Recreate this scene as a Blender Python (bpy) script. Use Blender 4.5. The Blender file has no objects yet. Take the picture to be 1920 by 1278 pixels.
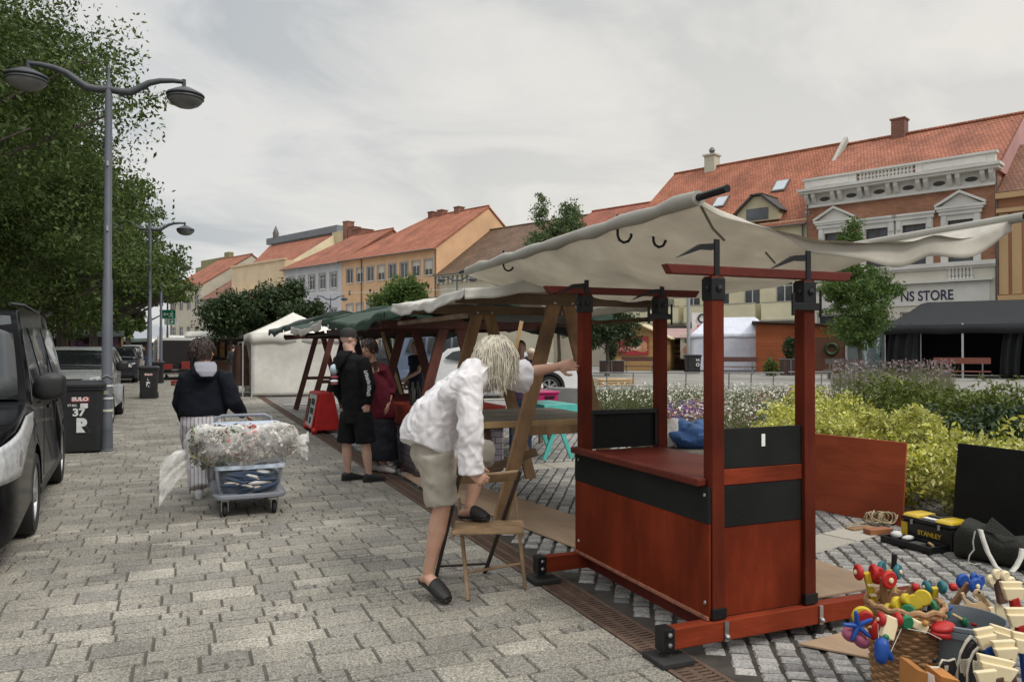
import bpy, bmesh, math, random
import numpy as np
from mathutils import Vector, Matrix, Quaternion, noise
R = math.radians
V = Vector
sc = bpy.context.scene
C = sc.collection
random.seed(7)
rng = np.random.default_rng(7)

# ---------------------------------------------------------------- camera measurements
FOC = 1450.0; CH = 1.55
YAW = math.atan((960-348)/FOC); PIT = math.atan(15/FOC)
fw = V((math.sin(YAW)*math.cos(PIT), math.cos(YAW)*math.cos(PIT), math.sin(PIT)))
rt = V((math.cos(YAW), -math.sin(YAW), 0)); upv = rt.cross(fw)
EYE = V((0, 0, CH))
FH = V((math.sin(YAW), math.cos(YAW), 0))
def ray(px, py): return fw + rt*((px-960)/FOC) + upv*((639-py)/FOC)
def G(px, py, z=0.0):
    r = ray(px, py); return EYE + r*((z-CH)/r.z)
def D(px, py, d): return EYE + ray(px, py)*d
def AX(px, py, x): r = ray(px, py); return EYE + r*(x/r.x)
def AY(px, py, y): r = ray(px, py); return EYE + r*(y/r.y)
def dep(p): return (V(p)-EYE).dot(fw)
def ZAT(py, d): return CH + (654-py)/FOC*d

# ---------------------------------------------------------------- materials
MATS = {}
def _new(name):
    m = bpy.data.materials.new(name); m.use_nodes = True
    nt = m.node_tree; b = nt.nodes['Principled BSDF']
    return m, nt, b
def mat(name, col=(.5,.5,.5), rough=.6, var=.15, scale=6, bump=.1, bscale=60, metal=0, spec=.5, stretch=(1,1,1), col2=None, coat=0, trans=0, alpha=1, sss=0, dirt=0, detail=6):
    if name in MATS: return MATS[name]
    m, nt, b = _new(name); N = nt.nodes; L = nt.links
    tc = N.new('ShaderNodeTexCoord'); mp = N.new('ShaderNodeMapping'); mp.inputs['Scale'].default_value = stretch
    L.new(tc.outputs['Object'], mp.inputs[0])
    n1 = N.new('ShaderNodeTexNoise'); n1.inputs['Scale'].default_value = scale; n1.inputs['Detail'].default_value = detail; n1.inputs['Roughness'].default_value = .62
    L.new(mp.outputs[0], n1.inputs['Vector'])
    cr = N.new('ShaderNodeValToRGB'); cr.color_ramp.elements[0].position = .3; cr.color_ramp.elements[1].position = .7
    c2 = col2 or tuple(min(1, c*(1+var)) for c in col); c1 = tuple(c*(1-var) for c in col)
    cr.color_ramp.elements[0].color = (*c1, 1); cr.color_ramp.elements[1].color = (*c2, 1)
    L.new(n1.outputs[0], cr.inputs[0]); out = cr.outputs[0]
    if dirt:
        n3 = N.new('ShaderNodeTexNoise'); n3.inputs['Scale'].default_value = scale*.35; n3.inputs['Detail'].default_value = 8
        L.new(tc.outputs['Object'], n3.inputs['Vector'])
        r3 = N.new('ShaderNodeValToRGB'); r3.color_ramp.elements[0].position = .45; r3.color_ramp.elements[1].position = .75
        L.new(n3.outputs[0], r3.inputs[0])
        mx = N.new('ShaderNodeMix'); mx.data_type = 'RGBA'; L.new(out, mx.inputs[6]); mx.inputs[7].default_value = (*[c*(1-dirt) for c in c1], 1); L.new(r3.outputs[0], mx.inputs[0]); out = mx.outputs[2]
    L.new(out, b.inputs['Base Color'])
    b.inputs['Roughness'].default_value = rough; b.inputs['Metallic'].default_value = metal
    b.inputs['Specular IOR Level'].default_value = spec; b.inputs['Coat Weight'].default_value = coat
    b.inputs['Transmission Weight'].default_value = trans; b.inputs['Alpha'].default_value = alpha
    if sss: b.inputs['Subsurface Weight'].default_value = sss; b.inputs['Subsurface Radius'].default_value = (.01,.005,.003)
    if bump:
        n2 = N.new('ShaderNodeTexNoise'); n2.inputs['Scale'].default_value = bscale; n2.inputs['Detail'].default_value = 4
        L.new(mp.outputs[0], n2.inputs['Vector'])
        bp = N.new('ShaderNodeBump'); bp.inputs['Strength'].default_value = bump; bp.inputs['Distance'].default_value = .02
        L.new(n2.outputs[0], bp.inputs['Height']); L.new(bp.outputs[0], b.inputs['Normal'])
        rr = N.new('ShaderNodeMapRange'); rr.inputs[3].default_value = max(0,rough-.12); rr.inputs[4].default_value = min(1,rough+.12)
        L.new(n1.outputs[0], rr.inputs[0]); L.new(rr.outputs[0], b.inputs['Roughness'])
    MATS[name] = m; return m
def island_mat(name, cols, rough=.8, speck=0, speck_scale=180, bump=.2, bscale=120, translucent=0, spec=.3, blot=0, grain=0, gum=0):
    """each loose piece (paving slab, cobble, leaf) takes its own colour"""
    if name in MATS: return MATS[name]
    m, nt, b = _new(name); N = nt.nodes; L = nt.links
    g = N.new('ShaderNodeNewGeometry'); cr = N.new('ShaderNodeValToRGB'); cr.color_ramp.interpolation = 'LINEAR'
    e = cr.color_ramp.elements
    while len(e) < len(cols): e.new(.5)
    for i, c in enumerate(cols): e[i].position = i/(len(cols)-1); e[i].color = (*c, 1)
    L.new(g.outputs['Random Per Island'], cr.inputs[0]); out = cr.outputs[0]
    tc = N.new('ShaderNodeTexCoord')
    if speck:
        n = N.new('ShaderNodeTexNoise'); n.inputs['Scale'].default_value = speck_scale; n.inputs['Detail'].default_value = 3; n.inputs['Roughness'].default_value = .8
        L.new(tc.outputs['Object'], n.inputs['Vector'])
        mr = N.new('ShaderNodeMapRange'); mr.inputs[1].default_value = .35; mr.inputs[2].default_value = .65; mr.inputs[3].default_value = 1-speck; mr.inputs[4].default_value = 1+speck
        L.new(n.outputs[0], mr.inputs[0])
        vm = N.new('ShaderNodeVectorMath'); vm.operation = 'SCALE'; L.new(out, vm.inputs[0]); L.new(mr.outputs[0], vm.inputs['Scale']); out = vm.outputs[0]
    if blot:
        n = N.new('ShaderNodeTexNoise'); n.inputs['Scale'].default_value = 1.3; n.inputs['Detail'].default_value = 7
        L.new(tc.outputs['Object'], n.inputs['Vector'])
        mr = N.new('ShaderNodeMapRange'); mr.inputs[1].default_value = .35; mr.inputs[2].default_value = .65; mr.inputs[3].default_value = 1-blot; mr.inputs[4].default_value = 1+blot*.6
        L.new(n.outputs[0], mr.inputs[0])
        vm = N.new('ShaderNodeVectorMath'); vm.operation = 'SCALE'; L.new(out, vm.inputs[0]); L.new(mr.outputs[0], vm.inputs['Scale']); out = vm.outputs[0]
    if grain:      # exposed aggregate: every grain its own tone
        n = N.new('ShaderNodeTexVoronoi'); n.inputs['Scale'].default_value = 150; L.new(tc.outputs['Object'], n.inputs['Vector']); sx_ = N.new('ShaderNodeSeparateColor'); L.new(n.outputs['Color'], sx_.inputs[0])
        mr = N.new('ShaderNodeMapRange'); mr.inputs[3].default_value = 1-grain; mr.inputs[4].default_value = 1+grain; L.new(sx_.outputs[0], mr.inputs[0])
        vm = N.new('ShaderNodeVectorMath'); vm.operation = 'SCALE'; L.new(out, vm.inputs[0]); L.new(mr.outputs[0], vm.inputs['Scale']); out = vm.outputs[0]
    if gum:        # trodden-in spots
        n = N.new('ShaderNodeTexVoronoi'); n.inputs['Scale'].default_value = 2.3; L.new(tc.outputs['Object'], n.inputs['Vector'])
        mr = N.new('ShaderNodeMapRange'); mr.inputs[1].default_value = .03; mr.inputs[2].default_value = .06; mr.inputs[3].default_value = 1-gum; mr.inputs[4].default_value = 1; L.new(n.outputs['Distance'], mr.inputs[0])
        vm = N.new('ShaderNodeVectorMath'); vm.operation = 'SCALE'; L.new(out, vm.inputs[0]); L.new(mr.outputs[0], vm.inputs['Scale']); out = vm.outputs[0]
    L.new(out, b.inputs['Base Color']); b.inputs['Roughness'].default_value = rough; b.inputs['Specular IOR Level'].default_value = spec
    if bump:
        n2 = N.new('ShaderNodeTexNoise'); n2.inputs['Scale'].default_value = bscale; n2.inputs['Detail'].default_value = 5
        L.new(tc.outputs['Object'], n2.inputs['Vector'])
        bp = N.new('ShaderNodeBump'); bp.inputs['Strength'].default_value = bump; bp.inputs['Distance'].default_value = .01
        L.new(n2.outputs[0], bp.inputs['Height']); L.new(bp.outputs[0], b.inputs['Normal'])
    if translucent:
        t = N.new('ShaderNodeBsdfTranslucent'); L.new(out, t.inputs[0])
        ms = N.new('ShaderNodeMixShader'); ms.inputs[0].default_value = translucent
        o = N['Material Output']; L.new(b.outputs[0], ms.inputs[1]); L.new(t.outputs[0], ms.inputs[2]); L.new(ms.outputs[0], o.inputs[0])
    MATS[name] = m; return m
def fold_bump(m, scale, strength, stretch=(1,1,.35), dist=.03):
    """broad creases on top of the weave"""
    nt = m.node_tree; N = nt.nodes; L = nt.links; b = N['Principled BSDF']; tc = N.new('ShaderNodeTexCoord'); mp = N.new('ShaderNodeMapping'); mp.inputs['Scale'].default_value = stretch; mp.inputs['Rotation'].default_value = (.3,.5,.2)
    n = N.new('ShaderNodeTexNoise'); n.inputs['Scale'].default_value = scale; n.inputs['Detail'].default_value = 3; n.inputs['Distortion'].default_value = 1.2; n.noise_type = 'RIDGED_MULTIFRACTAL'
    L.new(tc.outputs['Object'], mp.inputs[0]); L.new(mp.outputs[0], n.inputs['Vector']); bp = N.new('ShaderNodeBump'); bp.inputs['Strength'].default_value = strength; bp.inputs['Distance'].default_value = dist; L.new(n.outputs[0], bp.inputs['Height'])
    if b.inputs['Normal'].links: L.new(b.inputs['Normal'].links[0].from_socket, bp.inputs['Normal'])
    L.new(bp.outputs[0], b.inputs['Normal']); return m
def cloth_mat(name, col, translucent=.25, rough=.8, var=.08, scale=5, dirt=.12):
    if name in MATS: return MATS[name]
    m = mat(name, col, rough, var, scale, .15, 220, spec=.2, dirt=dirt)
    nt = m.node_tree; N = nt.nodes; L = nt.links; b = N['Principled BSDF']; src = b.inputs['Base Color'].links[0].from_socket
    t = N.new('ShaderNodeBsdfTranslucent'); L.new(src, t.inputs[0]); ms = N.new('ShaderNodeMixShader'); ms.inputs[0].default_value = translucent
    L.new(b.outputs[0], ms.inputs[1]); L.new(t.outputs[0], ms.inputs[2]); L.new(ms.outputs[0], N['Material Output'].inputs[0])
    return m
def course_mat(name, col, mortar, bw, bh, rough=.8, axes='xz', bump=.5, var=.25, mort=.02, sq=.5):
    """brick / tile courses in object space; axes picks the two coordinates"""
    if name in MATS: return MATS[name]
    m, nt, b = _new(name); N = nt.nodes; L = nt.links
    tc = N.new('ShaderNodeTexCoord'); sp = N.new('ShaderNodeSeparateXYZ'); cb = N.new('ShaderNodeCombineXYZ')
    L.new(tc.outputs['Object'], sp.inputs[0])
    if axes == 'sumz':
        ad = N.new('ShaderNodeMath'); ad.operation = 'ADD'; L.new(sp.outputs[0], ad.inputs[0]); L.new(sp.outputs[1], ad.inputs[1])
        L.new(ad.outputs[0], cb.inputs[0]); L.new(sp.outputs[2], cb.inputs[1])
    else:
        for i, a in enumerate(axes): L.new(sp.outputs['xyz'.index(a)], cb.inputs[i])
    br = N.new('ShaderNodeTexBrick'); br.inputs['Scale'].default_value = 1; br.inputs['Brick Width'].default_value = bw; br.inputs['Row Height'].default_value = bh
    br.inputs['Mortar Size'].default_value = mort; br.inputs['Mortar Smooth'].default_value = .3; br.offset = sq
    br.inputs['Color1'].default_value = (*[c*(1-var) for c in col], 1); br.inputs['Color2'].default_value = (*[min(1,c*(1+var)) for c in col], 1); br.inputs['Mortar'].default_value = (*mortar, 1)
    L.new(cb.outputs[0], br.inputs['Vector'])
    n = N.new('ShaderNodeTexNoise'); n.inputs['Scale'].default_value = .6; n.inputs['Detail'].default_value = 9; L.new(tc.outputs['Object'], n.inputs['Vector'])
    mr = N.new('ShaderNodeMapRange'); mr.inputs[1].default_value = .3; mr.inputs[2].default_value = .7; mr.inputs[3].default_value = .72; mr.inputs[4].default_value = 1.15; L.new(n.outputs[0], mr.inputs[0])
    vm = N.new('ShaderNodeVectorMath'); vm.operation = 'SCALE'; L.new(br.outputs[0], vm.inputs[0]); L.new(mr.outputs[0], vm.inputs['Scale'])
    L.new(vm.outputs[0], b.inputs['Base Color']); b.inputs['Roughness'].default_value = rough; b.inputs['Specular IOR Level'].default_value = .25
    bp = N.new('ShaderNodeBump'); bp.inputs['Strength'].default_value = bump; bp.inputs['Distance'].default_value = .03; bp.invert = True
    L.new(br.outputs['Fac'], bp.inputs['Height']); L.new(bp.outputs[0], b.inputs['Normal'])
    MATS[name] = m; return m
def tile_mat(name, col, row=.33, dirt=.3):
    """clay roof tiles: courses along the slope (constant height) with darker staggered joints"""
    if name in MATS: return MATS[name]
    m = course_mat(name, col, tuple(c*.45 for c in col), .24, row*.62, axes='xz', bump=.9, var=.16, mort=.022)
    return m
def glass_dark(name='window_glass', col=(.022,.026,.032), rough=.08):
    return mat(name, col, rough, .6, .45, .03, 1.5, spec=.6, col2=(.10,.11,.12))  # light grey patches in the colour stand in for reflected sky
def stripe_mat(name, c1, c2, period, duty=.12, axis=0, rough=.85):
    if name in MATS: return MATS[name]
    m, nt, b = _new(name); N = nt.nodes; L = nt.links
    tc = N.new('ShaderNodeTexCoord'); w = N.new('ShaderNodeTexWave'); w.bands_direction = 'XYZ'[axis]; w.inputs['Scale'].default_value = math.pi/ (period*10) * 2
    w.inputs['Distortion'].default_value = .6; w.inputs['Detail'].default_value = 1
    L.new(tc.outputs['Object'], w.inputs[0]); cr = N.new('ShaderNodeValToRGB'); cr.color_ramp.elements[0].position = duty; cr.color_ramp.elements[1].position = duty+.15
    cr.color_ramp.elements[0].color = (*c1,1); cr.color_ramp.elements[1].color = (*c2,1); L.new(w.outputs[0], cr.inputs[0]); L.new(cr.outputs[0], b.inputs['Base Color']); b.inputs['Roughness'].default_value = rough
    MATS[name] = m; return m

# ---------------------------------------------------------------- mesh building
ORG = {}
class MB:
    def __init__(s): s.v = []; s.f = []
    def add(s, vs, fs):
        n = len(s.v); s.v += [tuple(v) for v in vs]; s.f += [tuple(i+n for i in f) for f in fs]; return s
    def bx(s, x0, x1, y0, y1, z0, z1, M=None):
        vs = [V((x,y,z)) for z in (z0,z1) for y in (y0,y1) for x in (x0,x1)]
        if M: vs = [M@v for v in vs]
        return s.add(vs, [(0,2,3,1),(4,5,7,6),(0,1,5,4),(2,6,7,3),(0,4,6,2),(1,3,7,5)])
    def bar(s, p, q, w, h=None, ref=(0,0,1), w2=None, h2=None):
        p, q = V(p), V(q); h = h or w; w2 = w2 or w; h2 = h2 or h
        d = (q-p).normalized(); ref = V(ref)
        if abs(d.dot(ref)) > .98: ref = V((0,1,0))
        a = d.cross(ref).normalized(); b = a.cross(d).normalized()
        vs = []
        for c, ww, hh in ((p,w,h),(q,w2,h2)):
            vs += [c-a*ww/2-b*hh/2, c+a*ww/2-b*hh/2, c+a*ww/2+b*hh/2, c-a*ww/2+b*hh/2]
        return s.add(vs, [(3,2,1,0),(4,5,6,7),(0,1,5,4),(1,2,6,5),(2,3,7,6),(3,0,4,7)])
    def tube(s, pts, r, n=8, rnd=False, ell=1.0, ref=None):
        pts = [V(p) for p in pts]; rs = r if isinstance(r, (list,tuple)) else [r]*len(pts)
        if rnd:   # rounded ends
            P, Q = [], []
            d0 = (pts[0]-pts[1]).normalized(); d1 = (pts[-1]-pts[-2]).normalized()
            for t in (.98,.7): P.append(pts[0]+d0*rs[0]*t); Q.append(rs[0]*math.sqrt(1-t*t))
            P += pts; Q += list(rs)
            for t in (.7,.98): P.append(pts[-1]+d1*rs[-1]*t); Q.append(rs[-1]*math.sqrt(1-t*t))
            pts, rs = P, Q
        m = len(pts); rings = []
        a = None
        for i, p in enumerate(pts):
            d = (pts[min(i+1,m-1)]-pts[max(i-1,0)]).normalized()
            if a is None:
                rf = V(ref) if ref else (V((0,0,1)) if abs(d.z) < .9 else V((1,0,0)))
                a = (rf - d*rf.dot(d)).normalized()
            else:
                a2 = a - d*a.dot(d); a = a2.normalized() if a2.length > 1e-5 else a
            b = d.cross(a)
            rings.append([p + (a*math.cos(2*math.pi*k/n) + b*math.sin(2*math.pi*k/n)*ell)*rs[i] for k in range(n)])
        vs = [v for rg in rings for v in rg]; fs = []
        for i in range(m-1):
            for k in range(n): fs.append((i*n+k, i*n+(k+1)%n, (i+1)*n+(k+1)%n, (i+1)*n+k))
        fs.append(tuple(range(n))[::-1]); fs.append(tuple((m-1)*n+k for k in range(n)))
        return s.add(vs, fs)
    def loft(s, secs, n=20, p=2.0):
        """secs: (centre, vec_a, vec_b) ellipse half axes; closed, flat ends; p>2 squarer"""
        vs = []; m = len(secs)
        for c, a, b in secs:
            for k in range(n):
                t = 2*math.pi*k/n; ct, st = math.cos(t), math.sin(t)
                x = math.copysign(abs(ct)**(2/p), ct); y = math.copysign(abs(st)**(2/p), st)
                vs.append(V(c)+V(a)*x+V(b)*y)
        fs = []
        for i in range(m-1):
            for k in range(n): fs.append((i*n+k, i*n+(k+1)%n, (i+1)*n+(k+1)%n, (i+1)*n+k))
        fs.append(tuple(range(n))[::-1]); fs.append(tuple((m-1)*n+k for k in range(n)))
        return s.add(vs, fs)
    def lathe(s, prof, c=(0,0,0), n=20, M=None, ring=False):
        c = V(c); vs = []; m = len(prof)
        for r, z in prof:
            for k in range(n):
                t = 2*math.pi*k/n; v = V((max(r,1e-4)*math.cos(t), max(r,1e-4)*math.sin(t), z))
                vs.append((M@v if M else v)+c)
        fs = []
        for i in range(m-1):
            for k in range(n): fs.append((i*n+k, i*n+(k+1)%n, (i+1)*n+(k+1)%n, (i+1)*n+k))
        if ring:
            for k in range(n): fs.append(((m-1)*n+k, (m-1)*n+(k+1)%n, (k+1)%n, k))
        else: fs.append(tuple(range(n))[::-1]); fs.append(tuple((m-1)*n+k for k in range(n)))
        return s.add(vs, fs)
    def ell(s, c, r, n=14, m=9, M=None):
        prof = [(math.sin(math.pi*i/m), -math.cos(math.pi*i/m)) for i in range(m+1)]
        S = Matrix.Diagonal((*(r if isinstance(r,(tuple,list)) else (r,r,r)), 1))
        return s.lathe(prof, c, n, (M.to_4x4() if M else Matrix.Identity(4)) @ S)
    def grid(s, fn, nu, nv):
        vs = [fn(i/nu, j/nv) for j in range(nv+1) for i in range(nu+1)]
        fs = [(j*(nu+1)+i, j*(nu+1)+i+1, (j+1)*(nu+1)+i+1, (j+1)*(nu+1)+i) for j in range(nv) for i in range(nu)]
        return s.add(vs, fs)
    def prism(s, poly, ext):
        """poly: 3-D points of a flat outline, ext: extrusion vector"""
        n = len(poly); ext = V(ext); vs = [V(p) for p in poly] + [V(p)+ext for p in poly]
        fs = [tuple(range(n))[::-1], tuple(n+i for i in range(n))] + [(i,(i+1)%n,n+(i+1)%n,n+i) for i in range(n)]
        return s.add(vs, fs)
    def quad(s, *p): return s.add(p, [tuple(range(len(p)))])
    def mesh(s, name, mt, org=None, sm=False, M=None):
        me = bpy.data.meshes.new(name); o = V(org) if org is not None else V((0,0,0))
        me.from_pydata([tuple(V(v)-o) for v in s.v], [], s.f)
        bm = bmesh.new(); bm.from_mesh(me); bmesh.ops.recalc_face_normals(bm, faces=bm.faces); bm.to_mesh(me); bm.free()
        if mt: me.materials.append(mt)
        if sm: me.shade_smooth(); me.set_sharp_from_angle(angle=R(45))
        return me
    def build(s, name, mt, parent=None, org=None, sm=False, bev=0, sub=0, solid=0, segs=2):
        if parent is not None: org = ORG.get(parent.name, V((0,0,0)))
        me = s.mesh(name, mt, org, sm)
        o = bpy.data.objects.new(name, me); C.objects.link(o)
        if parent is not None: o.parent = parent; ORG[o.name] = org
        else:
            ORG[o.name] = V(org) if org is not None else V((0,0,0))
            if org is not None: o.location = org
        return mods(o, bev, sub, solid, segs)
def _parts(s, name, mt, parent=None, **kw):
    """every loose piece becomes an object of its own"""
    par = list(range(len(s.v)))
    def find(i):
        while par[i] != i: par[i] = par[par[i]]; i = par[i]
        return i
    for f in s.f:
        r0 = find(f[0])
        for i in f[1:]: par[find(i)] = r0
    grp = {}
    for f in s.f: grp.setdefault(find(f[0]), []).append(f)
    out = []
    for fs in grp.values():
        ids = sorted({i for f in fs for i in f}); mp_ = {i: k for k, i in enumerate(ids)}
        out.append(MB().add([s.v[i] for i in ids], [tuple(mp_[i] for i in f) for f in fs]).build(name, mt, parent, **kw))
    return out
MB.parts = _parts
def mods(o, bev=0, sub=0, solid=0, segs=2):
    if solid: m = o.modifiers.new('Solid','SOLIDIFY'); m.thickness = solid; m.offset = 0
    if bev:
        m = o.modifiers.new('Bevel','BEVEL'); m.width = bev; m.segments = segs; m.limit_method = 'ANGLE'; m.angle_limit = R(35); m.harden_normals = False
    if sub: m = o.modifiers.new('Sub','SUBSURF'); m.levels = sub; m.render_levels = sub
    return o
def blob(name, mb, mt, parent, vox=.012, sm=4, disp=0, dscale=.12):
    """closed overlapping shapes fused to one continuous skin"""
    o = mb.build(name, mt, parent, sm=True)
    m = o.modifiers.new('Fuse','REMESH'); m.mode = 'VOXEL'; m.voxel_size = vox; m.use_smooth_shade = True
    if sm: m = o.modifiers.new('Soft','SMOOTH'); m.factor = .5; m.iterations = sm
    if disp:
        tx = bpy.data.textures.new('folds','CLOUDS'); tx.noise_scale = dscale; tx.noise_depth = 2
        m = o.modifiers.new('Folds','DISPLACE'); m.texture = tx; m.strength = disp; m.mid_level = .5; m.texture_coords = 'LOCAL'
    return o
def bake_folds(o, zones):
    """freeze the fused garment and press directional creases into it; zones: (test(p), across, along, freq, amplitude)"""
    dg = bpy.context.evaluated_depsgraph_get(); dg.update(); me = bpy.data.meshes.new_from_object(o.evaluated_get(dg)); org = ORG[o.name]; mt = o.data.materials[0]
    nrm = [v.normal.copy() for v in me.vertices]
    for v, n in zip(me.vertices, nrm):
        p = v.co+org
        for test, a, b, fr_, amp in zones:
            w_ = test(p)
            if w_ <= 0: continue
            c = a.cross(b); wob = .35*noise.noise(p*7.0)
            q = V((p.dot(a)*fr_+wob, p.dot(b)*fr_*.22, p.dot(c)*fr_*.3)); d = 1-2.2*abs(noise.noise(q)); d2 = noise.noise(q*2.3+V((5,1,2)))
            v.co += n*amp*w_*(.75*d+.35*d2-.35)
    o.modifiers.clear(); me.materials.clear(); me.materials.append(mt); me.shade_smooth(); o.data = me
def tag(o, label, cat, group=None, kind=None):
    if label: o['label'] = label
    if cat: o['category'] = cat
    if group: o['group'] = group
    if kind: o['kind'] = kind
    return o
def thing(name, label, cat, loc=(0,0,0), rz=0, group=None, local=False):
    o = bpy.data.objects.new(name, None); C.objects.link(o); o.location = loc; o.rotation_euler = (0,0,rz); o.empty_display_size = .1
    ORG[o.name] = V((0,0,0)) if local else V(loc)
    return tag(o, label, cat, group)
def dup(o, loc=None, rz=None, label=None, parent=None):
    c = o.copy(); C.objects.link(c)
    if parent is not None: c.parent = parent
    for ch in list(o.children): dup(ch, parent=c)
    if loc is not None: c.location = loc
    if rz is not None: c.rotation_euler = (0,0,rz)
    if label: c['label'] = label
    return c
def structure(o, label=None):
    o['kind'] = 'structure'
    if label: o['label'] = label
    return o
def text(body, size, mt, parent, M, name='lettering', bold=0, ext=.002, align='CENTER', sx=1):
    """M: parent-local matrix, lettering in its XY plane"""
    cu = bpy.data.curves.new(name, 'FONT'); cu.body = body; cu.size = size; cu.extrude = ext; cu.offset = bold; cu.align_x = align; cu.align_y = 'CENTER'
    t = bpy.data.objects.new(name, cu); C.objects.link(t)
    bpy.context.view_layer.update()
    me = bpy.data.meshes.new_from_object(t); bpy.data.objects.remove(t)
    me.materials.clear(); me.materials.append(mt)
    o = bpy.data.objects.new(name, me); C.objects.link(o); o.parent = parent
    o.matrix_local = M @ Matrix.Diagonal((sx,1,1,1)); return o
def frame(o, x, y):
    """matrix with origin o, in-plane axes x (reading direction) and y (up)"""
    x = V(x).normalized(); y = V(y).normalized(); z = x.cross(y)
    m = Matrix((x, y, z)).transposed().to_4x4(); m.translation = V(o); return m

# ---------------------------------------------------------------- foliage
def quads_mesh(name, P, A, B, mt):
    """P centres (n,3); A,B half axes: one diamond leaf each"""
    n = len(P); vs = np.empty((n,4,3), np.float32)
    vs[:,0] = P-A; vs[:,1] = P-B*.9-A*.1; vs[:,2] = P+A; vs[:,3] = P+B*.9-A*.1
    me = bpy.data.meshes.new(name); me.vertices.add(n*4); me.vertices.foreach_set('co', vs.reshape(-1))
    me.loops.add(n*4); me.loops.foreach_set('vertex_index', np.arange(n*4, dtype=np.int32))
    me.polygons.add(n); me.polygons.foreach_set('loop_start', np.arange(0,n*4,4,dtype=np.int32))
    me.update(); me.validate(); me.materials.append(mt); return me
def rand_axes(n, size, var=.35, flat=0.0, aspect=.5):
    d = rng.normal(size=(n,3)); d[:,2] *= (1-flat); d /= np.linalg.norm(d,axis=1)[:,None]
    e = rng.normal(size=(n,3)); e -= d*(e*d).sum(1)[:,None]; e /= np.linalg.norm(e,axis=1)[:,None]
    s = size*(1+var*rng.normal(size=(n,1))).clip(.4,1.8)
    return d*s*.5, e*s*.5*aspect
def clump_points(n, lobes, clump=.45, per=60, shell=.55):
    """lobes: (centre, radii); clumps of leaves spread through each lobe, thicker towards its outside"""
    vol = np.array([np.prod(r)**(2/3) for c, r in lobes]); vol = vol/vol.sum(); out = []
    for (c, r), w in zip(lobes, vol):
        k = max(3, int(n*w/per)); d = rng.normal(size=(k,3)); d /= np.linalg.norm(d,axis=1)[:,None]
        rad = (shell + (1-shell)*rng.random((k,1)))*(1+.13*rng.normal(size=(k,1)))
        cc = np.array(c) + d*rad*np.array(r)
        m = int(n*w/k); sz = clump*(.5+rng.random((k,1,1)))
        out.append((cc[:,None,:] + rng.normal(size=(k,m,3)).clip(-1.5,1.5)*sz*np.array([1,1,.65])*.55).reshape(-1,3))
    return np.concatenate(out)
def crown_obj(name, n, lobes, leaf, mt, parent, clump=.45, per=60, shell=.55, aspect=.5, org=(0,0,0), prune=None):
    P = clump_points(n, lobes, clump, per, shell)
    if prune: P = P[~prune(P)]
    P = P - np.array(org); A, B = rand_axes(len(P), leaf, aspect=aspect)
    me = quads_mesh(name, P, A, B, mt); o = bpy.data.objects.new(name, me); C.objects.link(o)
    if parent is not None: o.parent = parent
    return o
BARK = None
def make_tree(name, label, loc, trunk, lobes, n, leaf, mt, group=None, clump=.45, r0=.16, per=60, shell=.55, limbs=7, prune=None):
    """lobes in tree-local coordinates"""
    t = thing(name, label, 'tree', loc, 0, group, local=True)
    bark = mat('bark', (.085,.07,.055), .95, .35, 7, .8, 25, stretch=(1,1,.25))
    b = MB(); rr = random.Random(sum(map(ord, label)))
    top = max(c[2] for c, r in lobes)
    b.tube([(0,0,-.05),(.03,.02,.25),(.06,0,trunk*.5),(.02,.05,trunk),(0,0,trunk+(top-trunk)*.5),(.05,0,top)], [r0*1.35,r0,r0*.86,r0*.75,r0*.45,r0*.12], 10)
    for i in range(limbs):
        c, r = lobes[i % len(lobes)]; a = rr.uniform(0,6.28); z0 = trunk*rr.uniform(.85,1.25)
        e = V(c)+V((math.cos(a)*r[0]*.7, math.sin(a)*r[1]*.7, rr.uniform(-.2,.5)*r[2])); m = V((0,0,z0)).lerp(e,.5)+V((0,0,.15*rr.random()))
        b.tube([(0,0,z0),m,e], [r0*.42,r0*.24,r0*.06], 6)
    b.build('trunk', bark, t, sm=True)
    crown_obj('crown', n, lobes, leaf, mt, t, clump, per, shell, prune=prune)
    return t
# ---------------------------------------------------------------- camera, light, sky
cd = bpy.data.cameras.new('camera'); cam = bpy.data.objects.new('camera', cd); C.objects.link(cam); sc.camera = cam
cd.sensor_width = 36; cd.lens = FOC/1920*36; cd.clip_start = .05; cd.clip_end = 2000
cam.location = EYE; cam.rotation_euler = Matrix((rt, upv, -fw)).transposed().to_euler()
sc.view_settings.view_transform = 'Standard'; sc.view_settings.look = 'None'; sc.view_settings.exposure = 0.06; sc.view_settings.gamma = 1
SUN_EL, SUN_AZ = R(48), R(150)          # azimuth from +Y towards +X
w = bpy.data.worlds.new('World'); sc.world = w; w.use_nodes = True
nt = w.node_tree; N = nt.nodes; L = nt.links
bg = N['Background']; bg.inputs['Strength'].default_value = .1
sky = N.new('ShaderNodeTexSky'); sky.sky_type = 'NISHITA'; sky.sun_disc = False; sky.sun_elevation = SUN_EL; sky.sun_rotation = SUN_AZ; sky.dust_density = 3
tc = N.new('ShaderNodeTexCoord'); sep = N.new('ShaderNodeSeparateXYZ'); L.new(tc.outputs['Generated'], sep.inputs[0])
def math_(op, a, b=None):
    n = N.new('ShaderNodeMath'); n.operation = op
    for i, v in enumerate((a, b)):
        if v is None: continue
        if isinstance(v, (int, float)): n.inputs[i].default_value = v
        else: L.new(v, n.inputs[i])
    return n.outputs[0]
zz = math_('ADD', math_('MAXIMUM', sep.outputs[2], 0), .22)
cmb = N.new('ShaderNodeCombineXYZ'); L.new(math_('DIVIDE', sep.outputs[0], zz), cmb.inputs[0]); L.new(math_('DIVIDE', sep.outputs[1], zz), cmb.inputs[1])
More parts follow.
